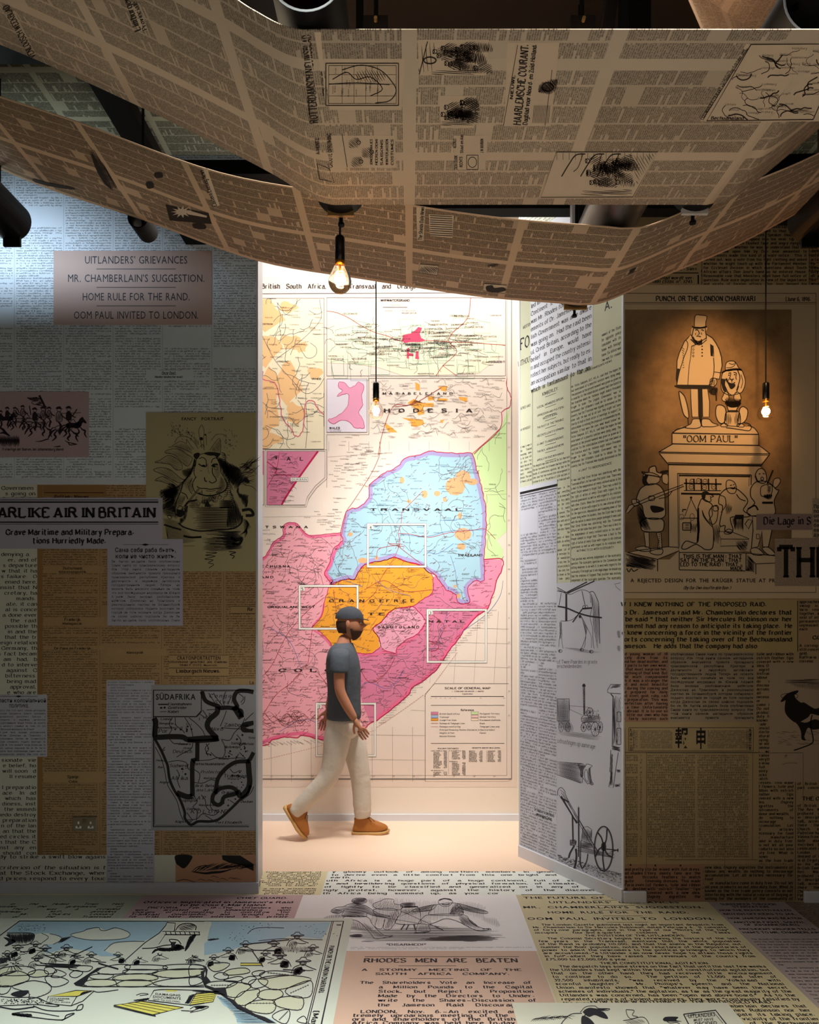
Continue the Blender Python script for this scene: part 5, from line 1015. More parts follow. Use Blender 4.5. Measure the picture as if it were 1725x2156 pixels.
K.text('FO',.004,dl(1108,732)[1],.075,'serif',fit=.10); K.text('WITHOUT',u_a-.01,dl(1108,765)[1],.035,'serif','r',fit=.14); K.text('MIDITION',.03,dl(1108,690)[1],.02,'serif',fit=.08); K.text('A.',ue-.13,dl(1260,662)[1],.055,'outline',fit=.06)
K.flow("names of the State be opposite policy concluded with its home with hostage have. Sir Alfred was two was for reunion to thank saying about.".split(),ue-.15,ue-.005,dl(1290,690)[1],dl(1290,760)[1],.030,.015,'serif',sx=.6,par=0)
K.build('lettering', GI, t, .0010+IO)
# white clipping with typewriter text
(ua, va), (ub, vb) = dl(1118, 830), dl(1249, 790)
t = sheet('clipping',SD,(ua,dl(1180,797)[1],ub,4.2),paper('blue_white_sheet','e6eaf2',.01),'bright white clipping of large slab-serif print at the top of the angled wall',off=.0020,mode='uv')
K = Ink(SD,'uv',clip=(ua,0,ub,4.2)); lines = ["limitation had been","suspected of it in","the dispatch, it is","Transvaal.  But just","of the telegraphic ref","othing on this point ca",", and nothing but specul","led in.","Continent it is openly charged","was Mr. Rhodes fully cognizant of","ements of Dr. Jameson, but that","lish Government was also aware","was going on.  Had the raid been","ul, Great Britain, according to the","belief in Europe, would have","n and occupied the country ostensi-","rotect her subjects, but really to es-","an occupation similar to that in","which is tantamount to the an-"]
vb0 = dl(1180, 803)[1]
for i, s in enumerate(lines[::-1]):
    K.text(s, ua+.006, vb0+i*.0515, .027, 'serif', just=(ub-ua-.012 if len(s) > 26 else None), fit=(ub-ua-.012 if len(s) > 30 else None), sx=.78, sp=.55)
K.build('lettering', GI, t, .0020+IO)
# white Dutch column sheet (left)
u1 = dl(1174, 1100)[0]; vt = dl(1135, 1018)[1]
NP_E = newsprint('white_dutch_newsprint', 'd6d8e2', '101014', .0195, u1/2.0, gut=.03, chw=.0098, short=.11, seed=7, dens=.12)
t = sheet('news_sheet',SD,(0,.075,u1,vt),paper('white_lilac_paper','d6d8e2',.02),'narrow white Dutch newspaper sheet on the far half of the angled wall',off=.0030,mode='uv')
sheet('print_block', SD, (0, .075, u1, vt-.06), NP_E, None, off=.0034, parent=t, mode='uv')
K = Ink(SD,'uv'); K.add([(0,vt-.03),(u1,vt-.03),(u1,vt-.045),(0,vt-.045)],[(0,1,2),(0,2,3)]); K.add([(0,vt-.055),(u1,vt-.055),(u1,vt-.06),(0,vt-.06)],[(0,1,2),(0,2,3)])
K.build('rules', INK, t, .0038)
a, b = dl(1124, 1700); c, d = dl(1172, 1728)
sheet('heading_ground', SD, (a, d, c, b), paper('white_lilac_paper', 'd6d8e2'), None, off=.0038, parent=t, mode='uv')
K = Ink(SD,'uv'); K.text('De Vakature in den Noord-',(a+c)/2,dl(1148,1711)[1]-.008,.020,'bold','c',fit=c-a-.02); K.text('westelijken Cirkel.',(a+c)/2,dl(1148,1720)[1]-.008,.020,'bold','c',fit=(c-a)*.7)
K.build('lettering', INK, t, .0042)
# engravings sheet (right)
t = sheet('engraving_sheet',SD,(u1,.075,ue,g1),paper('cool_white_paper','d0d2dc',.02),'cool white sheet of engravings on the angled wall: horse, steam engine, saw and plough',cat='picture',off=.0034,mode='uv')
def eng(name, fn, lab=None):
    K = Ink(SD, wm=1.15); fn(K); K.build(name, GI2, t, .0034+IO, lab)
def e_horse(K):
    K.frame(1170, 1220, 7.697)
    for p,w_ in (([(40,160),(100,190),(180,230),(260,240),(340,200),(430,170),(520,185),(570,230),(600,300),(605,420),(580,540),(570,640),(610,790),(610,900),(620,1050),(635,1120)],6),([(95,672),(180,675),(280,650),(360,580),(420,520)],6),([(400,590),(440,640),(480,800),(500,900),(460,1040),(420,1120)],6),([(430,600),(520,780),(570,880),(590,960),(590,1110)],5),([(520,800),(500,900),(490,1040),(470,1110)],5),([(560,205),(620,200),(670,290),(705,400),(715,600),(720,850),(725,1040)],9),([(600,300),(620,500),(620,700),(650,900),(690,1110)],4),([(70,690),(90,850),(70,960),(60,1100)],5),([(100,690),(110,850),(110,1000),(130,1120)],5)): K.pen(p,w_)
    K.hatch([(590, 220), (650, 270), (700, 420), (715, 700), (710, 1100), (660, 1000), (620, 700), (610, 420)], 86, 9, 3.5)
    K.hatch([(440,640),(500,740),(530,810),(500,900),(480,830)],60,7,4); K.hatch([(75,700),(105,700),(105,950),(75,950)],80,7,4); K.hatch([(560,230),(600,300),(600,420),(575,380)],80,8,3); K.hatch([(100,1100),(400,1120),(730,1170),(700,1195),(400,1180),(200,1130)],5,12,3)
    K.line((180,215),(520,40),w=17).line((200,225),(640,25),w=17).line((35,130),(190,215),w=10).line((35,185),(180,215),w=10); K.line((182,235),(185,670),w=26).line((172,240),(165,670),w=5)
    K.pen([(40,435),(190,465),(380,545),(560,595),(760,620)],22); K.line((435,185),(485,415),w=9).line((440,475),(600,462),w=24); K.ring(470,450,24,28,w=8).ring(508,445,22,28,w=8); K.line((440,480),(285,695),w=16); K.line((100,220),(65,420),w=8); K.dot(405,600,22,30)
    for x, y in ((435, 1140), (588, 1170), (85, 1160)): K.ring(x, y, 30, 24, w=7); K.hatch([(x-25, y-20), (x, y-15), (x-5, y+20), (x-28, y+15)], 70, 6, 4)
    K.text('of Twee Paarden in groote', 38, 1362, 56, 'light', fit=655); K.frame(1170, 1223, 7.697); K.text('erscheidenheden.', 38, 1410, 56, 'light', fit=410)
eng('horse_engraving', e_horse)
def e_engine(K):
    K.frame(1170, 1420, 4.69); rr = random.Random(4)
    K.poly([(272,100),(285,90),(298,100),(300,120),(270,120)],sm=True); K.line((277,120),(283,400),w=4).line((292,120),(294,400),w=6); K.hatch([(277,120),(294,120),(294,400),(283,400)],80,4,2.5,sm=False)
    K.pen([(265,420),(262,460),(290,475),(420,465),(440,440),(430,415),(300,405)],3.5,closed=True); K.hatch([(265,420),(430,420),(435,465),(275,475)],8,6,3)
    for x, y, r, ry in ((282, 522, 26, 44), (397, 540, 42, 70), (445, 520, 26, 55), (345, 375, 34, 48), (335, 515, 20, 35)):
        K.ring(x, y, r, ry, w=4.5); K.ring(x, y, r*.2, ry*.2, w=3)
        for k in range(10): a = k*math.pi/5; K.line((x, y), (x+r*math.cos(a), y+ry*math.sin(a)), w=2.2)
    for i in range(40): x, y = 300+rr.random()*140, 345+rr.random()*80; K.line((x, y), (x+rr.uniform(-6, 6), y+rr.uniform(5, 22)), w=3)
    K.line((145,308),(340,325),w=2.5).line((145,345),(270,402),w=2.5); K.box(22,240,140,460,4); K.hatch([(22,240),(60,236),(145,250),(145,560),(30,560)],88,8,3,sm=False); K.hatch([(22,245),(140,250),(140,460),(22,460)],5,14,3,sm=False)
    for x in (60, 128): K.ring(x, 520, 22, 48, w=4); [K.line((x, 520), (x+22*math.cos(k), 520+48*math.sin(k)), w=2) for k in range(7)]
    K.hatch([(25,560),(250,580),(440,600),(470,640),(400,650),(200,620),(30,600)],6,9,2.4); K.hatch([(80,470),(150,470),(190,565),(100,565)],60,8,2.5)
    K.text('uitrustingen op aanvrage.', 22, 672, 42, 'light', fit=390, rot=-.165)
eng('steam_engine_engraving', e_engine)
def e_saw(K):
    K.frame(1170, 1420, 4.69)
    bl = [(20, 862), (260, 878), (275, 900), (270, 1070), (250, 1072), (20, 990)]; K.pen(bl, 3.5, closed=True, sm=False); K.hatch(bl, 12, 5, 2.4, sm=False)
    hd = [(225,890),(270,880),(300,905),(310,885),(345,890),(368,905),(345,925),(352,1000),(360,1050),(380,1080),(360,1090),(330,1070),(320,1080),(275,1020),(255,1010),(250,950),(240,920)]
    K.pen(hd,4,closed=True); K.hatch([(225,890),(300,905),(290,940),(280,1010),(255,1010),(250,950)],45,5,3.5); K.hatch([(330,920),(350,930),(352,1000),(375,1085),(345,1080),(325,1000)],60,5,3.5); K.hatch([(280,1020),(300,1050),(330,1080),(310,1060)],30,5,3.5); K.pen([(300,940),(290,1010),(325,1060),(320,960)],4,closed=True); K.dot(235,895,5).dot(265,945,5).dot(268,1000,5)
eng('saw_engraving', e_saw)
def e_plough(K):
    K.frame(1170, 1420, 4.69); rr = random.Random(6)
    K.pen([(25,1195),(30,1140),(60,1115),(95,1150),(105,1190),(150,1280),(300,1540),(440,1785)],5); K.pen([(50,1140),(85,1165),(90,1195),(130,1260),(280,1550),(425,1790)],4); K.line((60,1165),(445,1775),w=4)
    K.line((40,1190),(165,1390),w=4).line((60,1200),(215,1470),w=12).line((165,1390),(240,1480),w=8).line((55,1215),(135,1260),w=12).line((172,1390),(178,1650),w=14)
    K.poly([(225,1320),(232,1300),(240,1320),(243,1800),(228,1800)]); K.line((255,1640),(250,1850),w=8); K.pen([(190,1690),(150,1760),(135,1810)],16); K.pen([(205,1720),(212,1800),(195,1900),(175,1940)],18); K.pen([(245,1800),(250,1870),(270,1910),(310,1850),(325,1770)],10)
    K.pen([(210,1695),(320,1720),(450,1750),(585,1775),(585,1810),(450,1785),(320,1760),(210,1735)],4,closed=True,sm=False); K.hatch([(210,1695),(585,1775),(585,1810),(210,1735)],12,7,3.5,sm=False); K.box(150,1635,200,1685,6); K.hatch([(150,1635),(215,1640),(215,1690),(150,1680)],50,7,5,sm=False)
    K.pen([(275,1510),(320,1500),(362,1530),(360,1680),(290,1650),(260,1640)],5,closed=True,sm=False); K.hatch([(275,1510),(360,1530),(358,1680),(265,1650)],88,9,5,sm=False); K.hatch([(250,1650),(380,1680),(380,1720),(250,1700)],20,7,4.5)
    K.ring(480, 1720, 92, 220, w=13, n=40); K.ring(480, 1720, 82, 208, w=2, n=40)
    for a in (.4, 1.5, 2.75, 4.0, 5.1): K.pen([(480, 1700), (480+45*math.cos(a+.25), 1710+105*math.sin(a+.25)), (480+88*math.cos(a), 1720+210*math.sin(a))], 13)
    K.dot(480, 1700, 26, 48); K.line((470, 1720), (620, 1735), w=9).line((540, 1755), (610, 1735), w=6).dot(620, 1735, 8, 18)
    for i in range(520):
        x = 22+rr.random()*628; y0 = 1790+(x-22)*.30; y = y0+abs(rr.gauss(0, 55))-10
        if y < 1868+(x-22)*.40-6 and y < 2120: K.pen([(x, y), (x+5, y-2), (x+rr.uniform(8, 18), y+2)], 3.2, taper=True)
eng('plough_engraving', e_plough)
def e_stove(K):
    K.frame(1170, 1420, 4.69)
    K.pen([(650,100),(550,98),(520,150),(520,178),(545,185),(650,190)],5,sm=False); K.hatch([(560,105),(650,105),(650,130),(540,135)],3,6,4,sm=False); K.line((550,192),(575,220),w=9); K.hatch([(570,210),(590,210),(600,700),(578,700)],88,4,4,sm=False); K.line((572,215),(566,700),w=7).line((600,210),(603,700),w=4)
    K.hatch([(605,215),(650,215),(650,700),(605,700)],80,11,3.5,sm=False); K.box(612,370,650,465,5); K.box(612,530,650,690,5); K.hatch([(552,700),(650,720),(650,760),(550,740)],8,6,5,sm=False)
    K.pen([(550,745),(545,900),(540,960),(565,965),(530,1110),(575,1118),(605,900),(625,770)],5,sm=False); K.hatch([(550,780),(570,780),(570,1100),(540,1100)],85,6,5,sm=False); K.hatch([(600,940),(650,940),(650,965),(610,965)],2,5,4,sm=False); K.hatch([(580,1085),(650,1080),(650,1105),(590,1110)],2,5,4,sm=False)
    K.frame(1170,1220,7.697); K.pen([(1060,55),(970,75),(990,120),(1060,180)],6,sm=False); K.hatch([(1000,840),(1060,840),(1060,940),(1010,930)],0,8,3); K.hatch([(1000,1080),(1060,1080),(1060,1160),(1010,1150)],0,8,3)
eng('stove_engraving', e_stove)
# near edge continues as a flush white strip
# ================================================================ print on the floor
def FY(py): return F*CH/(py-HY)
def FX(px, py): return (px-CX)/(py-HY)*CH
FI = mat('floor_ink', '22242a', .5, var=0)
RF = .38
def fsheet(name, x0, x1, y0, y1, col, label, off, cat='floor print', m=None):
    return sheet(name, SF, (x0, y0, x1, y1), m or mat('floor_'+col, col, RF, var=.03, scale=3, spec=.45), label, cat=cat, off=off, mode='uv')
T0, T1, T2, T3 = FY(1835), FY(1885), FY(1934.5), FY(2003)
fsheet('floor_sheet', -3.38, 3.38, -2.5, T0, 'cfcbb2', 'cream printed sheet that underlies the others on the near floor', .0006)
t = fsheet('floor_sheet', -2.4, -.522, T1, T0, 'd9cfa6', 'pale yellow floor sheet of small bold print beside the left wall end', .0010)
K = Ink(SF, 'uv')
for i,s in enumerate(["ies fully cognizant of","Jameson, but that","nt was also award","Had the raid been","in, according to the","rope, would have","the country ostensi-","is, but really to es-","milar to that in","ount to the an-","","a most miserable","ement is accused","condemnation by","prior knowledge"]):
    if s: K.text(s, -.555, T0-.02-i*.0243, .0135, 'bold', 'r', fit=.02*len(s), sp=.8)
K.build('lettering', FI, t, .0010+.0004)
t = fsheet('floor_sheet', -.522, 2.2, T1, T0, 'dfe5dc', 'white floor sheet of large print across the threshold of the opening', .0010)
K = Ink(SF, 'uv')
for s,py,ln in (("y gloomy outlook of among northern members in generally from",1837.5,0),("to derive even a little comfort from this one bright and prospect",1844,0),("earth.",1849.5,0),("uth Africa is a huge part of a huge continent, full of strange",1856,0),("s and bewildering questions of physical formation, of climate, and",1862.4,0),("ot lightly to be classified and generalized on in any of its",1869.2,0),("ngly protest, however, against the history of the discovery",1876.2,0),("th Africa being summed up, as your cor",1883,1)):
    if s[0] == 'e': K.text(s, -.49, FY(py), .026, 'bold', sx=1.0)
    elif ln: K.text(s, -.51, FY(py), .026, 'bold', just=1.05, sx=1.0)
    else: K.text(s, -.49 if s[0] in 'yt' else -.51, FY(py), .026, 'bold', just=1.66, sx=1.0)
K.build('lettering', FI, t, .0010+.0004)
t = fsheet('floor_sheet', -3.3, -1.563, T2, T1, 'aeb5a2', 'grey-green floor sheet of italic print at the foot of the left wall', .0014)
K = Ink(SF, 'uv')
for i,s in enumerate(["A meeting was held in the Hulme Town Hall,","last night, to consider the grievances of","in South Africa.  There was a crowded","Mr. W. J. Galloway, M.P., presided,","on the platform were Mr. Charles Leonard,","the National Union of the Transvaal,"]): K.text(s,-1.62,FY(1905.5+i*5.4),.021,'bold','r',just=1.25,sx=.9,ital=.25)
K.build('lettering', FI, t, .0014+.0004)
t = fsheet('floor_sheet', -1.563, -.625, T2, T1, 'bba2a4', 'dusty pink floor sheet about Jameson’s raid beside the left skirting end', .0014)
K = Ink(SF,'uv'); K.text('CHIEF GUARD.',-.70,FY(1893),.024,'bold','r',fit=.30); K.text("Officers Implicated in Jameson's Raid",-1.09,FY(1902),.025,'fat','c',fit=.86); K.text("to be Court-Martialed.",-1.05,FY(1908),.025,'fat','c',fit=.5)
for i,s in enumerate(["PRETORIA, Feb. 18.—The Uitlanders who","were arrested at Johannesburg upon","charges of attempting to overthrow the","Transvaal Government, and brought here","for trial, have been interned in a private"]): K.text(s,-1.53 if i else -1.47,FY(1913.5+i*4.7),.022,'bold',just=.87 if i else .81,sx=.86)
K.build('lettering', FI, t, .0014+.0004)
# the duel drawing
t = fsheet('floor_sheet', -.625, .633, T3, T1, 'e4e2e2', 'white floor sheet with the engraving of fencing men captioned DISARMED', .0014, cat='floor picture')
K = Ink(SF, wm=1.25).frame(630, 1860, 3.594); EI = mat('soft_engraving_ink', '3c3c46', .5, var=0)
rr = random.Random(9)
K.hatch([(520, 120), (700, 110), (1000, 130), (1380, 150), (1400, 250), (1500, 270), (1500, 340), (1250, 240), (900, 330), (560, 330), (560, 200)], 92, 9, 2)
K.hatch([(385,330),(560,350),(900,330),(1350,340),(1530,370),(1500,430),(800,438),(380,436)],0,8,2.6); K.hatch([(850,430),(1100,400),(1480,400),(1450,440)],0,4,3); K.hatch([(385,390),(480,388),(480,408),(385,408)],0,4,3); K.hatch([(185,270),(330,265),(330,235),(240,240)],85,7,2.4); K.hatch([(395,280),(560,330),(520,370),(390,330)],80,8,2.4)
# left fencer seen from behind
KF = Ink(SF).frame(630, 1860, 3.594)
def fig(p, w=3.2, fill=True, h=None, sm=True):
    if fill: KF.poly(p, sm=sm)
    K.pen(p, w, closed=True, sm=sm)
    if h: K.hatch(p, *h, sm=sm)
fig([(400,130),(430,115),(500,117),(512,140),(480,155),(440,160),(405,145)],h=(20,4,3.4)); fig([(330,180),(400,155),(500,170),(600,230),(690,250),(640,260),(560,245),(510,230),(500,255),(330,250),(345,205),(300,230),(240,215),(280,185)],h=(8,5,2.8))
fig([(350,255),(510,255),(560,320),(640,395),(710,400),(660,412),(575,420),(540,380),(450,290),(350,275)]); K.hatch([(480,290),(560,350),(640,400),(590,410),(530,360)],50,6,2)
fig([(560,160),(620,135),(650,120),(715,125),(720,155),(780,170),(770,200),(700,205),(590,195)],h=(70,12,2)); fig([(565,200),(750,205),(700,340),(640,345),(650,270),(625,345),(575,330),(590,260)]); K.hatch([(690,220),(750,215),(700,340),(650,340)],85,6,2.4)
fig([(775,155),(875,152),(870,172),(900,180),(790,185)],h=(0,4,3)); fig([(780,185),(900,185),(920,280),(900,310),(730,305),(770,230)]); K.hatch([(770,200),(910,190),(900,240),(800,240)],60,7,2.4); K.line((800,310),(770,355),w=8).line((830,315),(810,355),w=8).line((870,315),(880,355),w=9)
fig([(1055,135),(1080,120),(1140,120),(1160,145),(1130,175),(1085,175),(1058,155)]); K.pen([(1080,160),(1110,165),(1140,158)],6); K.pen([(1060,132),(1100,118),(1155,130)],7)
fig([(1030,165),(1200,155),(1240,240),(1100,245),(985,240),(1000,200)]); K.hatch([(1170,160),(1215,160),(1245,240),(1140,240)],80,5,3.6); fig([(1200,155),(1300,180),(1420,215),(1410,230),(1300,215),(1215,190)],h=(20,5,3)); fig([(1035,165),(940,180),(860,205),(880,218),(1000,205)],h=(170,5,2.6))
fig([(990,240),(1245,240),(1300,300),(1380,340),(1440,352),(1340,358),(1200,290),(1110,270),(1040,295),(980,320),(990,365),(890,378),(900,310),(930,270)]); K.hatch([(1200,245),(1250,245),(1370,345),(1250,320)],45,5,3); K.hatch([(920,280),(1000,290),(980,370),(900,370)],80,7,2)
K.line((640,262),(1060,330),w=2.4).line((790,220),(1090,355),w=2.4).line((860,210),(770,250),w=2); K.pen([(1030,330),(1060,345),(1095,360)],4); K.pen([(870,378),(930,372),(980,370)],5); K.pen([(1390,350),(1440,345),(1455,357)],4)
KF.build('paper_light', mat('floor_e4e2e2', 'e4e2e2', RF), t, .0018); K.build('illustration', EI, t, .0024)
K = Ink(SF, 'uv'); K.text('"DISARMED!"', FX(857, 1990), FY(1991.5), .020, 'bold', 'c', fit=.20, sp=.6)
for i,s in enumerate(("(After Mr. Punch's celebrated picture of a passage of arms between Mr. Chamberlain and President Kruger.—Hullo! Joe's style's a trifle","too open!  There's something to be said for the 'Old School' after all!)")): K.text(s,-.29,FY(1996+i*3),.008,'light',fit=.90 if not i else .56,sp=.8)
K.build('lettering', EI, t, .0018)
# salmon sheet
t = fsheet('floor_sheet', -.3075, .622, 1.2, T3, 'ccac98', 'salmon floor sheet headed RHODES MEN ARE BEATEN', .0020)
K = Ink(SF, 'uv'); SI = FI
K.add([(-.215, FY(2014.6)), (.53, FY(2014.6)), (.53, FY(2015.6)), (-.215, FY(2015.6))], [(0, 1, 2), (0, 2, 3)])
for a, b, y in ((-.05, .22, 2034), (.0, .2, 2061)): K.add([(a, FY(y)), (b, FY(y)), (b, FY(y+.8)), (a, FY(y+.8))], [(0, 1, 2), (0, 2, 3)])
K.text('RHODES  MEN  ARE  BEATEN',-.213,FY(2027),.036,'bold',fit=.737,sp=.7); K.text('A STORMY MEETING OF THE',-.218,FY(2045),.019,'bold',just=.746,sx=1.25); K.text('SOUTH AFRICA COMPANY.',-.152,FY(2053.6),.019,'bold',just=.62,sx=1.25)
for s,x,py,w_ in (("The Shareholders Vote an Increase of",-.219,2072.3,.77),("a Million Pounds to the Capital",-.132,2081.8,.68),("Stock, but Reject a Proposition",-.132,2091,.68),("Made by the Directors to Under-",-.132,2100.4,.68),("write the Shares—Discussion of",-.132,2109.9,.68),("the Jameson Raid Discouraged",-.132,2119.9,.62),("LONDON, Nov. 6.—An excited and ex-",-.20,2134,.76),("tremely uproarious meeting of the Direct-",-.23,2142,.79),("ors and shareholders of the British South",-.23,2150,.79),("Africa Company was held here to-day at the",-.23,2158,.79)): K.text(s,x,FY(py),.021,'bold',just=w_,sx=.95)
K.build('lettering', SI, t, .0024)
# yellow sheet
t = fsheet('floor_sheet', .628, 1.715, 1.2, T1+.0, 'cbbf96', 'yellow floor sheet headed THE FUTURE OF in front of the angled wall', .0020)
K = Ink(SF, 'uv'); K.add([(.66, FY(1884)), (1.6, FY(1884)), (1.6, FY(1885.2)), (.66, FY(1885.2))], [(0, 1, 2), (0, 2, 3)])
K.text("THE FUTURE OF THE TRANSVAAL", .665, FY(1893), .030, 'sansb', fit=1.0, sp=.6)
for s,x0,x1,py,h in (("UITLANDERS' GRIEVANCES",.80,1.55,1902.5,.028),("MR. CHAMBERLAIN'S SUGGESTION.",.64,1.66,1913,.028),("HOME RULE FOR THE RAND.",.765,1.55,1924,.028),("OOM PAUL INVITED TO LONDON.",.64,1.655,1937.5,.030)): K.text(s,x0,FY(py),h,'sansb',fit=x1-x0,sp=.9)
for y in (1896, 1907, 1917, 1929, 1942.5): K.add([(1.06, FY(y)), (1.28, FY(y)), (1.28, FY(y+.6)), (1.06, FY(y+.6))], [(0, 1, 2), (0, 2, 3)])
L0, LW = .655, 1.022
def para(lines, py, st='bold'):
    y = FY(py)
    for i, s in enumerate(lines):
        x = L0+(.05 if i == 0 else 0); last = i == len(lines)-1 and len(s) < 45
        K.text(s, x, y, .0195, 'bold', just=None if last else LW-(.05 if i == 0 else 0), sx=.84); y -= .0305
para(["The London Gazette published last night an important despatch from","Mr. Chamberlain to Sir Hercules Robinson, dated February 4.  It consists","of forty-nine paragraphs, and in the type of our \"Notes of the Day\"","occupies four-and-a-quarter columns in the Times."],1949.5)
K.text("THE POSITION OF THE UITLANDERS.",1.165,FY(1972.5),.019,'bold','c',fit=.52); para(["The Colonial Secretary begins by reviewing the history of the last","few years in the Transvaal, mentions that the white population","of the Rand is probably 110,000, and that the aliens in the Republic out-","number the Boer population, notes the reluctance of the depositaries of","power to admit the newcomers to the political privileges to which they","are accustomed—\"a Uitlander can now never hope to attain those rights","in full\"—albeit they have raised the revenues of the country from","£75,000 to £2,000,000 a year."],1978.5)
K.text("THEIR CONSTITUTIONAL AGITATION.",1.165,FY(2031),.019,'bold','c',fit=.52); para(["The despatch lays some stress on the fact that until the last few weeks","the Uitlanders had kept within the bounds of constitutional agitation, but","that on the other hand they had received little encouragement","to continue to do so.  The petition of 13,000 and later of","32,500 inhabitants, \"was received by the Volksraad with","scornful laughter.\"  Mr. Phillips's speech and the National","Union manifesto showed that \"whatever may have been the secret","schemes of individuals,\" the agitation, as far as the great majority of the","Uitlanders was concerned, has been \"open and above-board.\"  As to the","repeated rumours of violent measures, they were \"continually falsified by","the event.\""],2038)
K.text("HOW I KNEW NOTHING OF THE PROPOSED RAID.",1.165,FY(2113.5),.020,'bold','c',fit=.78); para(["In reference to Dr. Jameson's raid Mr. Chamberlain declares that","\"it can hardly be said\" that neither Sir Hercules Robinson nor her","Majesty's Government had any reason to anticipate its taking place.","He says that all he knew concerning a force in the vicinity of the frontier","came from reports concerning the taking over of the Bechuanaland"],2122)
K.build('lettering', FI, t, .0024)
# cartoon at the bottom edge
yb = FY(2112.5); t = fsheet('floor_sheet',.436,1.351,1.2,yb,'cfd0bd','cream floor sheet at the bottom edge with a bearded man in a hat',.0028,cat='floor picture')
K = Ink(SF).frame(1060, 2060, 2.594)
K.pen([(420,190),(450,160),(500,155),(520,168),(580,170),(560,180),(470,180)],4); K.poly([(440,180),(470,165),(520,170),(575,170),(520,184),(470,182)],sm=True); K.poly([(440,182),(530,182),(560,200),(572,225),(540,220),(500,205),(470,215),(445,200)],sm=True)
K.pen([(430,195),(370,200),(330,235),(320,249),(300,280)],5); K.pen([(450,200),(430,240),(470,280),(560,300)],6); K.poly([(430,210),(470,222),(500,260),(470,290),(430,270)],sm=True)
for i in range(16): x = 150+i*12; K.pen([(x, 240-i), (x+20, 225-i), (x+60, 215+rr.uniform(-10, 20))], 3.5, taper=True)
K.pen([(670,175),(715,180),(705,205),(735,215),(700,225),(680,210),(670,178)],4); K.pen([(655,235),(700,228),(760,215),(790,240),(800,280)],4); K.hatch([(660,235),(740,225),(780,250),(700,260)],30,6,2.5)
K.poly([(885,215),(955,215),(945,232),(975,240),(880,238)],sm=True); K.pen([(890,235),(910,248),(950,245),(970,260)],4); K.pen([(985,200),(1160,178),(1215,249),(1240,290)],6,sm=False); K.pen([(985,200),(1010,249),(1030,300)],6,sm=False); K.pen([(1000,210),(1150,190),(1200,249)],3,sm=False)
K.text('UITLANDERS',1010,222,22,'sansb',fit=150,rot=.08); K.text('MUST HAVE',1040,240,15,'sansb',fit=110,rot=.06); K.text('DECIDED',1045,262,20,'sansb',fit=125,rot=.04)
K.build('illustration', FI, t, .0033)
# pinkish and dark sheets at the right
t = fsheet('floor_sheet', 1.715, 2.155, -1.5, 3.955, 'a89a94', 'greyish pink floor sheet of small print along the right side', .0020)
K = Ink(SF, 'uv'); 
for s,y,h in (("SURRENDER THROUGH",1906.5,.024),("STARVATION.",1912,.024),("HOW THE REPORTED KILLED",1919,.020),("BRITISH OFFICERS TO JAIL",1927,.020),("HOW JAMESON WAS BEATEN",1936,.020),("ANOTHER FIGHT, SOUTH-",1944.5,.020),("OF JOHANNESBURG.",1950,.020),("PRESIDENT KRUGER TELLS",1959,.020),("HAM'S TO MR. CHAMBERLAIN",1966,.020)): K.text(s,1.935,FY(y),h,'bold','c',fit=min(.40,.0175*len(s)+.02))
K.flow(EN+EN2, 1.74, 2.13, FY(1975), FY(2150), .0285, .0125, 'serif', sx=.8, par=.2); K.build('lettering', FI, t, .0024)
NP_F = newsprint('brown_floor_newsprint', '8a7a66', '1c1510', .022, .20, gut=.03, chw=.011, rough=.45, seed=11)
t = sheet('floor_sheet',SF,(2.155,-1.5,3.38,3.955),NP_F,'brown newsprint sheet in the far right corner of the floor',cat='floor print',off=.0022,mode='uv')
# big colour cartoon
t = fsheet('floor_sheet',-3.3,-.3075,1.0,T2,'ccd3c6','large coloured floor cartoon of sandbags, riflemen and blue sky at lower left',.0026,cat='floor picture')
def cfill(col, name, off, fn):
    K = Ink(SF); fn(K); return K.build(name, mat('cartoon_'+name, col, RF, var=.03, scale=4, spec=.45), t, off)
def sky(K):
    K.frame(0,1880,4.01); K.poly([(165,245),(1425,245),(1330,360),(1200,420),(1050,540),(850,540),(760,500),(560,470),(390,520),(380,440),(480,400),(420,360),(60,340)])
    K.frame(400,1880,4.79); K.poly([(215,295),(1420,300),(1380,400),(1330,470),(1000,440),(860,500),(700,520),(590,520),(400,590),(120,640),(80,600),(110,500),(180,450)]); K.poly([(270,1050),(380,1060),(560,1190),(820,1280),(880,1322),(480,1322),(440,1200),(340,1140)])
cfill('9cbccb', 'blue_wash', .0029, sky)
def bags(K):
    K.frame(400, 1880, 4.79)
    for p in ([(350,960),(500,920),(620,940),(560,1100),(400,1060)],[(450,1050),(700,980),(660,1080),(560,1140),(460,1120)],[(560,1120),(830,1090),(860,1180),(780,1230),(600,1190)],[(690,880),(1000,840),(1220,880),(1000,980),(800,970)],[(700,990),(920,980),(900,1080),(720,1080)],[(860,1080),(1150,1060),(1120,1180),(900,1180)],[(200,730),(350,720),(330,780),(230,790)],[(350,790),(560,760),(580,820),(400,850)]): K.poly(p,sm=True)
    K.frame(0, 1880, 4.01)
    for p in ([(960,720),(1200,690),(1330,720),(1280,780),(1000,740)],[(1290,680),(1500,640),(1725,660),(1600,720),(1340,710)],[(980,770),(1120,740),(1290,770),(1200,800),(1010,795)],[(750,730),(960,740),(970,790),(780,790)],[(0,640),(200,660),(230,740),(60,790),(0,780)],[(240,680),(380,660),(400,700),(300,715)]): K.poly(p,sm=True)
cfill('c9ceb4', 'sandbag_tint', .00305, bags)
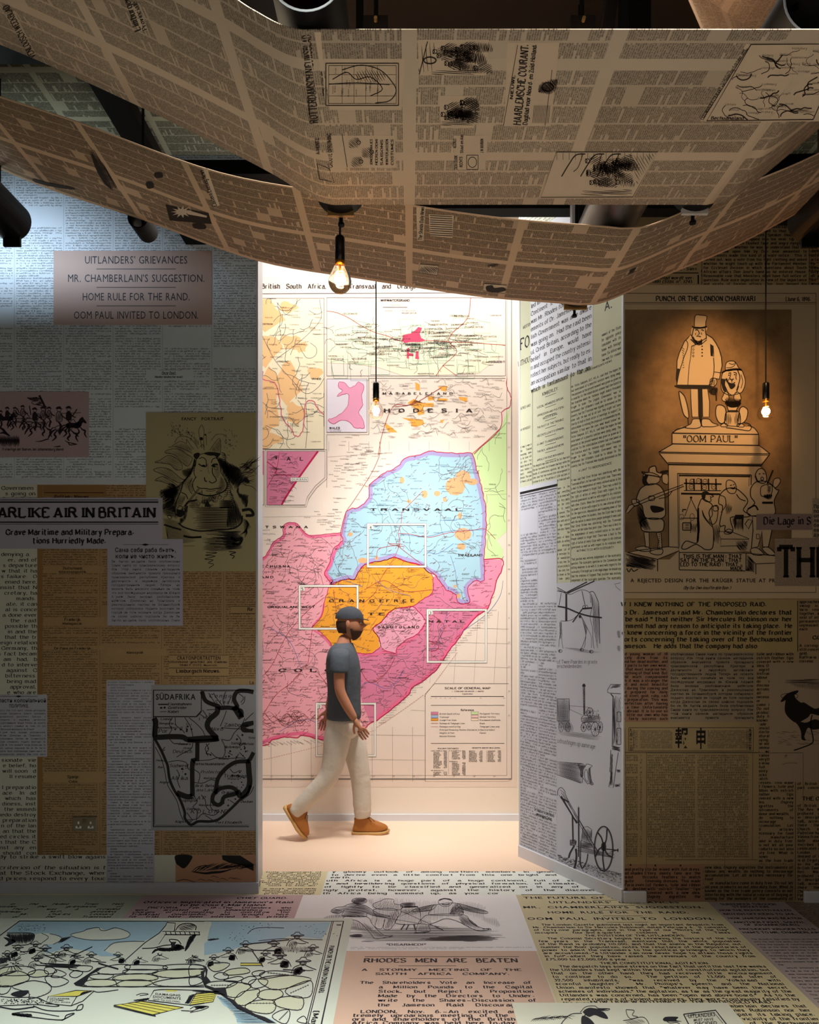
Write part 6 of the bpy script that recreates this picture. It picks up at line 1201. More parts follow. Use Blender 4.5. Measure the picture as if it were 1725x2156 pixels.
def yel(K):
    K.frame(0, 1880, 4.01)
    for p in ([(960,955),(1190,920),(1550,975),(1290,1035)],[(1650,855),(1725,850),(1725,930),(1605,955)],[(410,875),(640,832),(790,832),(650,878)],[(1400,825),(1500,825),(1480,840),(1400,838)]): K.poly(p)
    K.frame(400, 1880, 4.79); K.poly([(50, 1030), (275, 1005), (235, 1105), (0, 1140)]); K.poly([(510, 715), (730, 715), (735, 738), (510, 740)])
cfill('d2cb62', 'yellow_tint', .00315, yel)
def wh(K):
    K.frame(0, 1880, 4.01)
    for p in ([(595,360),(700,330),(830,300),(900,320),(1000,305),(1095,345),(1050,390),(850,400),(700,395)],[(290,360),(400,345),(520,390),(440,440),(300,420)],[(885,490),(960,430),(1100,415),(1220,415),(1050,540),(1000,530)]): K.poly(p,sm=True)
    K.poly([(1345, 345), (1400, 270), (1480, 260), (1500, 290), (1600, 260), (1660, 320), (1725, 290), (1725, 600), (1040, 600), (1230, 420)])
    K.frame(400, 1880, 4.79); K.poly([(0, 320), (60, 330), (140, 300), (220, 310), (175, 430), (180, 490), (80, 560), (120, 640), (0, 720)])
cfill('ccd3c6', 'cloud_white', .0031, wh)
K = Ink(SF, wm=1.5).frame(0, 1880, 4.01); rr = random.Random(12)
def P_(w, *p, **k): K.pen(list(p), w, **k)
K.line((165, 242), (1725, 245), w=4).line((165, 242), (0, 365), w=5)
for p in ([(595,360),(700,330),(740,310),(830,298),(850,320),(900,322),(980,300),(1095,345),(1050,390),(850,405),(700,395)],): P_(3.5,*p,closed=True)
P_(3.5, (350, 345), (410, 380), (350, 430)); P_(3.5, (420, 350), (500, 370), (520, 400), (450, 440)); P_(4, (880, 495), (960, 430), (1100, 415), (1220, 415))
K.poly([(30,380),(100,395),(130,420),(60,455),(40,450),(70,420)],sm=True); K.hatch([(60,350),(260,340),(290,380),(250,430),(130,440),(90,400)],80,7,6); P_(5,(60,345),(260,345),(290,380),(240,440),(100,450)); K.hatch([(520,390),(600,370),(590,385),(480,440)],150,6,5)
for i in range(70): x, y = 150+rr.random()*230, 270+rr.random()*60; K.pen([(x, y), (x+rr.uniform(6, 18), y+3)], 3.5, taper=True)
# castle gate with the waiting figure
P_(5,(1345,345),(1400,280),(1410,255),(1480,260),(1475,310),(1470,330),sm=False); P_(5,(1480,325),(1520,275),(1600,262),(1655,285),(1650,320)); K.hatch([(1500,290),(1560,265),(1650,280),(1640,320),(1530,325)],20,9,4); K.line((1370,330),(1690,335),w=4).line((1390,358),(1690,360),w=6)
for x in range(1400, 1690, 40): K.line((x, 335), (x+6, 357), w=5)
K.line((1345,345),(1225,425),w=5).line((1225,425),(1040,590),w=5).line((1340,440),(1395,360),w=3); K.hatch([(1600,370),(1660,362),(1580,490),(1560,480)],60,6,7); K.hatch([(1280,520),(1320,470),(1420,470),(1480,440),(1560,460),(1540,490),(1400,500),(1340,490)],10,6,9); P_(6,(1200,475),(1300,470),(1380,450),(1450,440),(1430,400),(1500,405),(1530,440)); K.poly([(1440,420),(1490,418),(1470,460),(1450,480)])
def man(x, y, s=1, gun=None, flip=1, hat=True, dark=False):
    f = lambda a, b: (x+a*s*flip, y+b*s)
    K.pen([f(-22, 0), f(-18, 18), f(0, 26), f(20, 16), f(20, 0)], 3.5*s)
    if hat: K.pen([f(-48,-2),f(-22,-14),f(-10,-28),f(18,-28),f(26,-14),f(56,-4),f(0,4)],4*s,closed=True); K.poly([f(-40,-2),f(0,-8),f(50,-3),f(0,4)])
    K.poly([f(-22, 0), f(-8, 0), f(-12, 20), f(-20, 14)]); K.dot(*f(12, 8), 4*s, n=6); K.hatch([f(-10, 12), f(16, 14), f(10, 28), f(-6, 26)], 60, 5, 4)
    K.pen([f(-20, 22), f(-60, 40), f(-80, 80)], 4*s); K.pen([f(15, 24), f(50, 40), f(90, 55)], 4*s); K.pen([f(-20, 50), f(30, 60), f(70, 58)], 3.5*s)
    K.hatch([f(-60, 45), f(-10, 35), f(0, 80), f(-60, 90)], 70 if not dark else 40, 9 if not dark else 5, 4 if not dark else 7)
    if gun: K.line(f(*gun[0]), f(*gun[1]), w=6*s)
for a in ((150,470,.9,((20,40),(120,30)),1,True,True),(300,440,.9,None,1,True,True),(380,475,1.0,((0,60),(90,90))),(560,470,1.0,((30,80),(220,-10))),(480,530,.9),(640,540,.8,((20,20),(90,10)),1,True,True),(770,530,.9,((10,60),(140,70))),(310,560,.95,((0,60),(370,70))),(1180,545,.8,None,1,False,True),(1350,515,.85,None,1,False),(1000,530,.8,None,-1,True,True),(1640,530,.85,((-90,50),(100,50)),1,False),(60,520,.9,None,1,True,True)): man(*a)
K.line((830,600),(1000,650),w=9).line((0,710),(135,668),w=8); K.hatch([(340,600),(680,615),(650,640),(380,625)],2,6,4,sm=False); K.line((340,600),(680,615),w=5).line((380,627),(650,640),w=5)
for i in range(26): a = rr.uniform(-2.9,-.1) if i % 2 else rr.uniform(.2,2.9); K.line((100+40*math.cos(a),600+22*math.sin(a)),(100+rr.uniform(90,180)*math.cos(a),600+rr.uniform(60,90)*math.sin(a)),w=3)
for i in range(14): K.dot(100+rr.gauss(0, 35), 605+rr.gauss(0, 12), 7, 4, n=6)
K.poly([(0, 560), (60, 550), (100, 560), (40, 585), (0, 610)])
def bag(p, seam=None, h=True, w=5):
    K.pen(p, w, closed=True)
    P = np.array(p, float); c = P.mean(0)
    if h:
        q = [tuple(v) for v in smooth(p, 3, True) if v[1] > c[1]+.1*(P[:, 1].max()-c[1])]
        for v in q: v = np.array(v); K.pen([v, v*.86+c*.14+(0, -1)], 4, taper=True); K.pen([v*.98+c*.02+(2, 0), v*.9+c*.1+(2, 0)], 4, taper=True)
    if seam:
        a, b = np.array(seam, float); K.line(a, b, w=3)
        for k in np.linspace(.05, .95, 8): m = a+(b-a)*k; n = np.array((-(b-a)[1], (b-a)[0]))/np.hypot(*(b-a)); K.line(m-n*9, m+n*9, w=3)
for p in ([(1060,620),(1200,612),(1390,622),(1385,650),(1100,655)],[(1390,620),(1560,608),(1710,620),(1720,645),(1420,655)],[(1050,660),(1200,652),(1330,660),(1290,685),(1070,690)],[(950,735),(1010,700),(1200,688),(1330,715),(1290,745),(1050,745)],[(1290,680),(1500,648),(1720,655),(1680,700),(1500,725),(1340,712)],[(985,775),(1060,745),(1200,740),(1290,765),(1200,798),(1020,798)],[(1290,770),(1420,735),(1600,722),(1725,720),(1725,785),(1400,795)],[(700,770),(780,740),(950,742),(975,780),(850,800),(740,795)],[(760,705),(850,690),(960,700),(900,735),(780,730)],[(830,650),(980,612),(1100,620),(1040,685),(850,690)]): bag(p)
for p in ([(0,650),(120,625),(250,630),(300,660),(240,700),(0,700)],[(0,700),(140,665),(240,700),(230,750),(90,795),(0,790)],[(250,675),(330,655),(400,670),(400,705),(300,718),(240,705)],[(380,640),(440,635),(480,670),(420,690),(380,680)],[(450,690),(480,655),(560,690),(500,720),(430,715)],[(590,690),(640,660),(700,680),(650,720),(600,715)],[(380,720),(480,710),(580,750),(520,790),(430,795)],[(100,800),(250,750),(340,755),(420,780),(430,830),(370,870),(250,900),(240,850)],[(580,640),(680,620),(780,630),(740,670),(620,660)],[(0,800),(90,795),(60,850),(0,860)]): bag(p)
K.poly([(620,770),(700,720),(820,640),(880,630),(820,670),(760,700),(740,740),(700,790),(980,797),(700,800),(640,790)]); K.poly([(1695,670),(1725,660),(1725,790),(1700,730)]); K.line((700,797),(1725,800),w=6)
# boxes, sign and fallen figure
P_(6, (960, 955), (1190, 920), (1550, 975), (1290, 1037), closed=True, sm=False); P_(5, (960, 965), (1290, 1045), (1300, 1037))
for k in (.25, .5, .75): K.line((960+230*k, 955-35*k), (1290+260*k, 1035-60*k), w=3)
P_(5,(1300,830),(1250,915),(1600,955),(1660,850),(1725,850),sm=False); P_(5,(1300,830),(1400,822),(1725,830)); P_(4,(1600,955),(1725,935)); K.hatch([(1600,865),(1650,858),(1600,950),(1560,940)],80,5,5,sm=False); K.hatch([(1130,910),(1250,895),(1250,915),(1160,918)],10,5,6)
K.text('DAMAGING',1310,868,18,'sansb',fit=215,rot=-.06); K.text('DOCUMENTS',1290,892,20,'sansb',fit=240,rot=-.07); K.text('SENT TO COLONIAL',1290,914,14,'sansb',fit=235,rot=-.08)
P_(5,(1530,1000),(1620,1005),(1725,965),sm=False); K.hatch([(1640,965),(1725,960),(1725,985),(1650,985)],10,5,6,sm=False); P_(4,(1150,870),(1200,855),(1255,862),(1180,875)); P_(5,(790,835),(840,845),(1000,825)); P_(3,(840,845),(1000,825))
P_(5,(410,880),(640,830),(795,832),(650,880),closed=True,sm=False); P_(5,(410,880),(385,940),(600,960),(650,880),sm=False); P_(5,(600,960),(700,920),(795,835),sm=False); K.hatch([(700,840),(780,835),(680,870)],40,5,5); K.text('UITLANDER',420,902,12,'sansb',fit=170,rot=-.03); K.text('VICTIMS',418,917,12,'sansb',fit=120,rot=-.03); K.text('OF ALL KINDS',415,931,10,'sansb',fit=180,rot=-.03)
K.poly([(90,860),(150,835),(240,830),(230,860),(180,885),(120,880)],sm=True); P_(5,(0,880),(100,890),(300,890),(400,930),(500,960),(440,965),(300,950),(0,960))
for i in range(90): x, y = 10+rr.random()*360, 900+rr.random()*45; K.dot(x, y, 6, 4, n=5)
P_(6,(280,960),(400,1000),(620,1000),(660,960),(700,950),(690,990),(640,1000)); P_(6,(100,1030),(300,1060),(520,1080),(560,1040),(630,1025),(520,1085)); P_(8,(0,970),(130,990),(290,970)); P_(5,(100,1025),(260,1010),(500,1050)); K.hatch([(110,1020),(260,1030),(260,1060),(110,1040)],20,6,6)
K.build('illustration', FI, t, .0034)
K = Ink(SF, wm=1.5).frame(400, 1880, 4.79)
for a in ((1080,440,1.3,((-60,30),(-350,60)),1),(850,520,1.2,((-60,60),(300,50)),-1,True,True),(560,525,1.2,((60,60),(150,190)),1),(390,590,1.1,None,-1,True,True),(240,660,1.0,None,1,True,True),(910,640,1.4,((-180,110),(-20,100)),-1,True,True),(1140,700,1.5,None,1,True,True),(1240,560,1.1,((-120,30),(0,30)),1),(60,640,1.0,None,1,False),(760,620,1.0,None,1,True,True)): man(*a)
for i in range(16): y = 545+rr.random()*60; x = 900+rr.random()*330; K.line((x, y), (x, y+12), w=4)
K.hatch([(900,540),(1250,545),(1240,610),(920,610)],88,9,3,sm=False); P_(4,(690,490),(900,470),(1100,470),(1340,480)); P_(4,(580,420),(640,370),(760,355),(950,360)); K.hatch([(180,470),(290,465),(280,480),(190,490)],8,6,4)
for i in range(60): x,y = rr.choice([(600,360),(1200,350),(1340,420),(460,470),(760,340)]); K.pen([(x+rr.gauss(0,45),y+rr.gauss(0,20))]*1+[(x+rr.gauss(0,45),y+rr.gauss(0,20))],1.2) if 0 else K.dot(x+rr.gauss(0,60),y+rr.gauss(0,22),6,2.5,n=6)
for p,s in (([(350,990),(430,920),(540,915),(620,945),(560,1000),(480,1060),(380,1050)],None),([(445,1090),(520,1010),(640,985),(700,985),(680,1060),(560,1140),(470,1130)],None),([(555,1160),(640,1100),(830,1090),(865,1170),(800,1225),(650,1210)],((600,1122),(850,1120))),([(690,890),(780,850),(1000,838),(1225,875),(1050,950),(870,985),(780,960)],None),([(680,1030),(760,985),(900,985),(940,1040),(850,1085),(720,1075)],None),([(960,1000),(1050,940),(1225,895),(1215,1050),(1050,1060)],((1010,1020),(1200,935))),([(845,1120),(920,1060),(1130,1060),(1120,1185),(940,1170)],None),([(520,890),(600,850),(670,865),(620,925),(550,925)],None),([(590,920),(650,880),(780,885),(760,945),(650,970)],None),([(335,830),(400,780),(560,765),(600,810),(450,835)],None),([(160,935),(250,900),(480,900),(400,960),(260,975)],((210,940),(420,938))),([(240,850),(300,810),(380,830),(380,870),(300,880)],None),([(340,890),(480,850),(540,870),(460,905)],None),([(630,810),(700,790),(760,800),(700,840),(640,840)],None),([(700,830),(800,795),(970,800),(1060,830),(900,850),(760,870)],((780,812),(1000,835))),([(830,1260),(900,1200),(1000,1190),(1000,1280),(950,1330)],((900,1290),(990,1200))),([(0,860),(90,860),(130,900),(60,935),(0,935)],None),([(0,740),(110,735),(150,780),(90,840),(0,850)],None),([(180,740),(260,710),(400,720),(340,780),(240,800)],None),([(1080,1300),(1150,1250),(1180,1322)],None)): bag(p,s,w=6)
K.poly([(150,740),(180,780),(170,850),(210,900),(160,935),(250,965),(360,960),(380,1060),(450,1090),(480,1130),(560,1170),(660,1230),(760,1260),(870,1322),(790,1322),(640,1250),(480,1180),(400,1100),(290,1020),(150,960),(130,890),(160,830)]); K.hatch([(270,1050),(400,1090),(560,1190),(820,1300),(820,1322),(480,1322),(400,1190)],0,13,4,sm=False); K.hatch([(0,985),(300,1000),(360,1040),(150,1010),(0,1000)],5,6,7,sm=False)
P_(5, (50, 1030), (275, 1005), (235, 1105), (0, 1145), sm=False)
for k in (.2, .4, .6, .8): K.line((45-40*k, 1030+110*k), (270-35*k, 1008+95*k), w=3.5)
P_(5,(510,715),(730,715),(735,738),(510,740),closed=True,sm=False); P_(5,(0,1180),(60,1150),(190,1155),(120,1190),(0,1215)); K.hatch([(50,1150),(190,1150),(150,1172),(60,1170)],5,6,6)
K.build('illustration', FI, t, .0034)
K = Ink(SF, 'uv')
def vr(x, w_, y0=3.708, y1=1.2): K.add([(x-w_/2, y0), (x+w_/2, y0), (x+w_/2, y1), (x-w_/2, y1)], [(0, 1, 2), (0, 2, 3)])
vr(-.416, .004); vr(-.408, .004); vr(-.354, .006); K.add([(-2.1, 3.708), (-.354, 3.708), (-.354, 3.702), (-2.1, 3.702)], [(0, 1, 2), (0, 2, 3)])
K.text('PUNCH OR THE LONDON CHARIVARI.',-.396,FY(1993),.022,'bold',fit=FY(1993)-FY(2094),rot=-math.pi/2); K.text('[May 23, 1896.',-.396,FY(2131),.022,'bold',fit=.32,rot=-math.pi/2); K.text('98',-.372,FY(1950),.014,'bold','c')
K.build('lettering', FI, t, .0034)
# ================================================================ the great wall map
def mc(n, c): return mat('map_'+n, c, .55, var=.03, scale=5, spec=.2)
mp = sheet('wall_map',SM,(380,583,1089,1657),mc('paper','efdccb'),'huge coloured wall map of southern Africa behind the walking person',cat='map',off=.001)
RG = {}
RG['transvaal'] = [(735,280),(800,225),(850,195),(920,160),(960,110),(1040,90),(1120,62),(1220,72),(1320,75),(1400,78),(1430,180),(1450,260),(1470,340),(1490,450),(1490,560),(1485,640),(1475,760),(1478,895),(1420,905),(1370,950),(1385,1030),(1350,1050),(1305,1040),(1290,990),(1250,965),(1230,960),(1200,920),(1165,870),(1110,840),(1060,800),(950,770),(890,750),(830,770),(720,790),(670,830),(640,890),(600,890),(540,905),(480,930),(475,900),(440,855),(470,800),(500,700),(560,640),(550,590),(585,450),(660,425),(725,370),(729,325)]
RG['orange_state'] = [(480,930),(540,905),(600,890),(640,890),(670,830),(720,790),(830,770),(890,750),(950,770),(1060,800),(1110,840),(1145,880),(1140,980),(1080,1020),(1010,1070),(920,1080),(860,1110),(810,1170),(755,1210),(790,1260),(800,1330),(750,1370),(700,1375),(650,1365),(560,1340),(500,1340),(470,1290),(420,1240),(385,1215),(365,1200),(420,1130),(440,1050),(465,970)]
RG['basutoland'] = [(755,1210),(810,1170),(860,1110),(920,1080),(1010,1070),(1060,1110),(1095,1160),(1080,1200),(1040,1250),(950,1300),(910,1340),(905,1370),(830,1350),(800,1300),(790,1260)]
RG['coastal_natal'] = [(1010,1070),(1080,1020),(1140,980),(1145,880),(1165,870),(1200,920),(1230,960),(1250,965),(1290,990),(1305,1040),(1350,1050),(1385,1030),(1440,1060),(1500,1080),(1430,1130),(1350,1220),(1270,1330),(1220,1400),(1180,1460),(1090,1550),(1020,1586),(980,1646),(900,1716),(780,1806),(740,1826),(690,1700),(650,1560),(640,1430),(650,1365),(700,1375),(750,1370),(800,1330),(830,1350),(905,1370),(910,1340),(950,1300),(1040,1250),(1080,1200),(1095,1160),(1060,1110)]
RG['zululand'] = [(1475,760),(1595,765),(1590,830),(1560,900),(1530,1000),(1500,1080),(1440,1060),(1385,1030),(1370,950),(1420,905),(1478,895)]
RG['cape_colony'] = [(-160,830),(0,760),(60,740),(110,650),(170,610),(180,535),(250,525),(290,560),(340,605),(450,600),(550,590),(560,640),(500,700),(470,800),(440,855),(475,900),(480,930),(465,970),(440,1050),(420,1130),(365,1200),(385,1215),(420,1240),(470,1290),(500,1340),(560,1340),(650,1365),(640,1430),(650,1560),(690,1700),(740,1826),(700,1856),(600,1866),(520,1896),(480,1901),(460,1931),(400,1926),(300,1901),(260,1921),(180,1916),(100,1936),(70,1966),(0,1976),(-160,1990)]
RG['portuguese'] = [(1400,78),(1575,-76),(1650,-240),(1625,-100),(1625,580),(1560,640),(1600,700),(1597,765),(1475,760),(1485,640),(1490,450),(1450,260)]
CL = dict(transvaal='a7cbd8', orange_state='f0a135', basutoland='e9a3b4', coastal_natal='dc7f9c', zululand='ef94ad', cape_colony='f0a6ae', portuguese='cfe6a6')
for k, p in RG.items():
    K = Ink(SM).frame(540,930,3.08); K.poly(p); K.build('territory',mc(k,CL[k]),mp,.0014,{'transvaal': 'pale blue territory','orange_state': 'orange territory','basutoland': 'hatched rose territory','coastal_natal': 'deep pink coastal territory','zululand': 'small pink coastal territory','cape_colony': 'large light pink territory','portuguese': 'pale green territory'}[k])
def inpoly(x, y, p):
    c = False
    for i in range(len(p)):
        (x0, y0), (x1, y1) = p[i-1], p[i]
        if (y0 > y) != (y1 > y) and x < (x1-x0)*(y-y0)/(y1-y0)+x0: c = not c
    return c
def shrink(p, d):
    P = np.array(p, float); A = .5*sum(P[i-1][0]*P[i][1]-P[i][0]*P[i-1][1] for i in range(len(P))); out = []
    for i in range(len(P)):
        a,b,c = P[i-1],P[i],P[(i+1) % len(P)]; t_ = (c-a)/(np.hypot(*(c-a))+1e-9); n = np.array((-t_[1],t_[0]))*(1 if A > 0 else -1); out.append(tuple(b+n*d))
    return out
def inkmap(name, m, off, fn, fr=(540, 930, 3.08), lab=None):
    K = Ink(SM).frame(*fr); fn(K); return K.build(name, m, mp, off, lab)
TV = RG['transvaal']; OS = RG['orange_state']; CC = RG['cape_colony']; CN = RG['coastal_natal']; rr = random.Random(21)
def jit(p, a=5, sub=4, closed=True):
    q = smooth(p, sub, closed); return [tuple(v+np.array((rr.uniform(-a, a), rr.uniform(-a, a)))) for v in q]
inkmap('border_band', mc('lavender', 'a99cc8'), .0017, lambda K: K.pen(shrink(TV, 14), 24, closed=True))
inkmap('border_band',mc('rose_band','ea6f93'),.00172,lambda K: (K.pen([(0,772),(60,752),(115,660),(178,620),(190,545),(250,535),(290,572),(340,617),(450,612),(550,602)],14),K.pen([(560,650),(510,710),(480,800),(452,850),(487,910)],18),K.pen([(440,1050),(420,1130),(362,1205),(415,1250),(465,1300),(500,1350)],12),K.pen([(1500,1070),(1430,1120),(1340,1215),(1260,1325),(1210,1395),(1170,1455),(1080,1542),(1010,1580),(970,1640),(890,1710),(775,1796)],24),K.pen([(700,1850),(600,1860),(520,1888),(460,1920),(400,1915),(300,1890),(180,1905),(100,1925),(0,1965)],22),K.pen([(650,1375),(750,1385),(830,1362),(905,1382),(920,1340),(1040,1260),(1090,1190)],16)))
def patches(K):
    for x,y,a,b in ((945,250,16,22),(1290,290,66,60),(1340,230,50,45),(1400,260,38,22),(1092,340,20,26),(1172,336,22,18),(990,386,16,12),(1222,376,14,16),(1340,600,56,42),(1330,680,28,22),(610,600,16,14),(690,770,32,18),(1320,480,14,22),(1288,938,10,12),(1312,1000,14,16),(780,755,12,14)): K.z += 6e-6; K.dot(x,y,a,b,n=9)
inkmap('gold_field', mc('goldfield', 'd9a878'), .0018, patches, lab='tan goldfield patches')
inkmap('gold_field',mc('goldfield_orange','f3a848'),.0018,lambda K: [K.poly(p) for p in ([(1030,815),(1060,830),(1060,870),(1035,868)],[(1180,845),(1240,840),(1230,875),(1200,870)],[(1110,910),(1150,905),(1155,930),(1115,935)],[(1175,920),(1240,922),(1240,938),(1175,936)],[(1310,910),(1370,915),(1365,945),(1320,930)],[(980,950),(1020,925),(1080,950),(1150,950),(1150,975),(1080,975),(1090,1020),(1050,1030),(1030,985)],[(945,1045),(1080,1060),(1090,1085),(1040,1105),(1005,1100),(1000,1070)],[(835,1080),(880,1110),(915,1140),(860,1140),(838,1110)],[(1195,1060),(1215,1062),(1208,1080),(1192,1076)])],(540,540,3.08),'bright orange goldfield patches')
CR = mc('crimson','c4184e'); RED = mc('red','b5453f'); GR = mc('grey_line','6b625e'); BL = mc('blue_line','5a78b5'); BR = mc('brown_relief','8a4a48'); TX = mc('text','3c302e'); GN = mc('green_line','5f9a78')
def borders(K):
    for p, w_ in ((TV, 5), (OS, 4), (RG['basutoland'], 4)): K.pen(jit(p, 4), w_, closed=True, sm=False)
    K.pen(jit([(0,760),(60,740),(110,650),(170,610),(180,535),(250,525),(290,560),(340,605),(450,600),(550,590)],3,closed=False),4,sm=False); K.pen(jit([(1475,760),(1595,765),(1590,830),(1560,900),(1530,1000),(1500,1080),(1430,1130),(1350,1220),(1270,1330),(1220,1400),(1180,1460),(1090,1550),(1020,1586),(980,1646),(900,1716),(780,1806),(740,1826),(700,1856),(600,1866),(520,1896),(480,1901),(460,1931),(400,1926),(300,1901),(260,1921),(180,1916),(100,1936),(70,1966),(0,1976)],4,closed=False),6,sm=False)
    K.pen([(365, 1200), (335, 1440)], 3); K.pen([(1120, 1290), (1180, 1320), (1170, 1350), (1130, 1360)], 4)
inkmap('border_line', CR, .0020, borders)
rl = lambda K: [K.pen(p,3.2) for p in ([(800,0),(800,80),(760,180),(700,280),(620,400),(585,450),(575,500),(545,640)],[(1400,78),(1490,0),(1575,-80)],[(920,590),(940,520),(945,460),(1000,400),(1080,320)],[(920,595),(1000,600),(1120,620),(1250,590),(1400,575),(1480,565),(1550,630)],[(920,595),(930,660),(900,740),(890,760),(800,900),(770,980),(690,1050)],[(780,760),(790,700),(850,680),(930,670)],[(850,650),(880,670),(960,680)],[(860,660),(950,665)],[(910,670),(1000,740),(1080,800),(1170,870)],[(0,1560),(100,1450),(200,1250),(330,1100),(440,1010)],[(0,1850),(120,1650),(230,1560),(330,1440)],[(640,1400),(730,1560),(840,1500),(900,1400)],[(400,1500),(500,1620),(600,1700),(700,1840)],[(1150,1330),(1220,1200),(1140,1120)],[(500,960),(520,1100),(560,1250),(620,1400)],[(700,960),(830,900),(960,970),(1140,960)])]
inkmap('railway_line', RED, .0021, rl)
def rivers(K):
    for n,reg,w_,st in ((60,TV,2.0,26),(34,OS,2.0,22),(80,CC,2.2,28),(44,CN,2.0,24),(14,RG['portuguese'],2.0,24),(12,RG['basutoland'],2,18)):
        P = np.array(reg)
        for _ in range(n):
            for _t in range(20):
                x, y = rr.uniform(max(0, P[:, 0].min()), P[:, 0].max()), rr.uniform(P[:, 1].min(), P[:, 1].max())
                if inpoly(x, y, reg): break
            a = rr.uniform(0, 6.3); p = [(x, y)]
            for k in range(rr.randint(4, 9)):
                a += rr.uniform(-.8, .8); x += st*math.cos(a); y += st*math.sin(a)
                if x < 0 or not inpoly(x, y, reg): break
                p.append((x, y))
            if len(p) > 2: K.pen(p, w_, sub=3)
    for x in range(470, 1630, 130): K.line((x, -1 if x > 460 else 420), (x, 60), w=1.2)
    for p in ([(460, 100), (800, 75)], [(0, 490), (540, 480)], [(1490, 345), (1625, 340)]): K.line(*p, w=1)
    for x in (95, 225, 355, 485, 615, 750, 882, 1013): K.line((x, 1940 if x < 700 else 1850), (x+2, 2206), w=1.4)
    for x in (1095, 1145, 1300, 1430, 1560): K.line((x+10, 1100), (x-20, 1565), w=1.2)
    for y in (1205,1300,1455,1740,1900,2060): K.line((1110 if y > 1500 else 1250,y),(1636 if y < 1560 else 1100,y+10),w=1.2) if y < 1560 else K.line((640 if y > 1800 else 1000,y),(1095,y+5),w=1.2)
inkmap('river_line', GR, .0019, rivers)
def relief(K):
    for n, reg in ((420, TV), (260, OS), (800, CC), (560, CN), (200, RG['basutoland']), (50, RG['zululand'])):
        P = np.array(reg)
        for _ in range(n):
            x, y = rr.uniform(max(0, P[:, 0].min()), P[:, 0].max()), rr.uniform(P[:, 1].min(), P[:, 1].max())
            if inpoly(x, y, reg):
                a = rr.choice([-.9, -.7, .1, -.3])+rr.uniform(-.3, .3); L = rr.uniform(10, 30)
                K.pen([(x, y), (x+L*.5*math.cos(a)-3, y+L*.5*math.sin(a)+4), (x+L*math.cos(a), y+L*math.sin(a))], rr.uniform(1.6, 3.6), taper=True, sub=3)
    for i in range(34): x = rr.uniform(0,600); K.pen([(x,1790+rr.uniform(-40,60)),(x+40,1785+rr.uniform(-30,50)),(x+90,1800+rr.uniform(-30,60))],2.6,taper=True)
inkmap('relief_hachure', BR, .0021, relief)
inkmap('telegraph_line',BL,.0021,lambda K: [K.pen(p,2.4) for p in ([(940,600),(1100,615),(1250,580),(1480,570)],[(1110,715),(1180,725),(1280,660)],[(1190,510),(1300,510)],[(1260,740),(1290,840),(1300,940)],[(150,1880),(300,1800),(430,1830),(560,1800)],[(500,1480),(620,1600),(730,1560),(860,1600),(960,1480)],[(80,1200),(220,1300),(300,1500)],[(1600,900),(1580,1000),(1500,1110),(1380,1200),(1310,1250)],[(690,940),(560,880),(470,700)],[(780,900),(860,960),(1000,1000)],[(1240,1100),(1180,1300),(1130,1350)])])
NM = "Pretoria Johannesburg Potchefstroom Rustenburg Lydenburg Barberton Standerton Heidelberg Ermelo Middelburg Zeerust Mafeking Vryburg Kimberley Barkly Hopetown Colesberg Aliwal Burgersdorp Cradock Graaff Reinet Beaufort Oudtshoorn Knysna Uitenhage Somerset Bedford Queenstown Umtata Kokstad Ixopo Durban Greytown Dundee Newcastle Harrismith Bethlehem Winburg Senekal Ficksburg Ladybrand Fauresmith Jagersfontein Heilbron Vrede Kroonstad Boshof Smithfield Rouxville Maseru Leribe".split()
def names(K):
    for n, reg in ((300, TV), (190, OS), (560, CC), (380, CN), (60, RG['basutoland']), (30, RG['zululand']), (36, RG['portuguese'])):
        P = np.array(reg)
        for _ in range(n):
            x, y = rr.uniform(max(0, P[:, 0].min()), P[:, 0].max()), rr.uniform(P[:, 1].min(), P[:, 1].max())
            if inpoly(x, y, reg) and inpoly(x+50, y, reg): K.text(rr.choice(NM), x, y, 7, 'light', sx=.9); K.dot(x-4, y-3, 2.2, n=5)
    for _ in range(130):
        x,y = rr.choice([(600,180),(700,120),(400,430),(100,640),(480,480),(640,60),(540,220),(680,230)]); x += rr.gauss(0,60); y += rr.gauss(0,55)
        if 470 < x < 900 and y < 400 or y > 430: 
            if not inpoly(x, y, TV) and x > 20: K.text(rr.choice(NM), x, y, 7, 'light', sx=.9)
    for t_ in np.linspace(0, 1, 46):       # names along the coast
        for a, b in (((1500, 1085), (780, 1812)),):
            x, y = a[0]+(b[0]-a[0])*t_, a[1]+(b[1]-a[1])*t_; K.text(rr.choice(NM), x+14, y+14, 6.5, 'light', sx=.9, rot=.1)
    for i in range(26): x = 20+i*22; K.text(rr.choice(NM), x, 1950+rr.uniform(-8, 10)-x*.03, 6.5, 'light', sx=.9, rot=-.5)
    for s,x,y,h,f in (('T R A N S V A A L',742,448,15,600),('O  R  A  N  G  E',475,1040,17,360),('F  R  E  E',845,1040,17,185),('S T A T E',515,1125,15,330),('SWAZILAND',1310,742,13,160),('B A S U T O L A N D',790,1210,15,270),('N A T A L',1118,1172,13,240),('C  O  L  O  N  Y',150,1492,20,560),('B E C H U A N A',12,815,14,210),('L A N D',5,885,14,110),('GRIQUALAND WEST',75,1078,13,310),('T  S  W  A  N  A',60,560,14,280)): K.text(s,x,y,h,'bold',fit=f)
inkmap('place_names', TX, .0023, names)['kind'] = 'stuff'
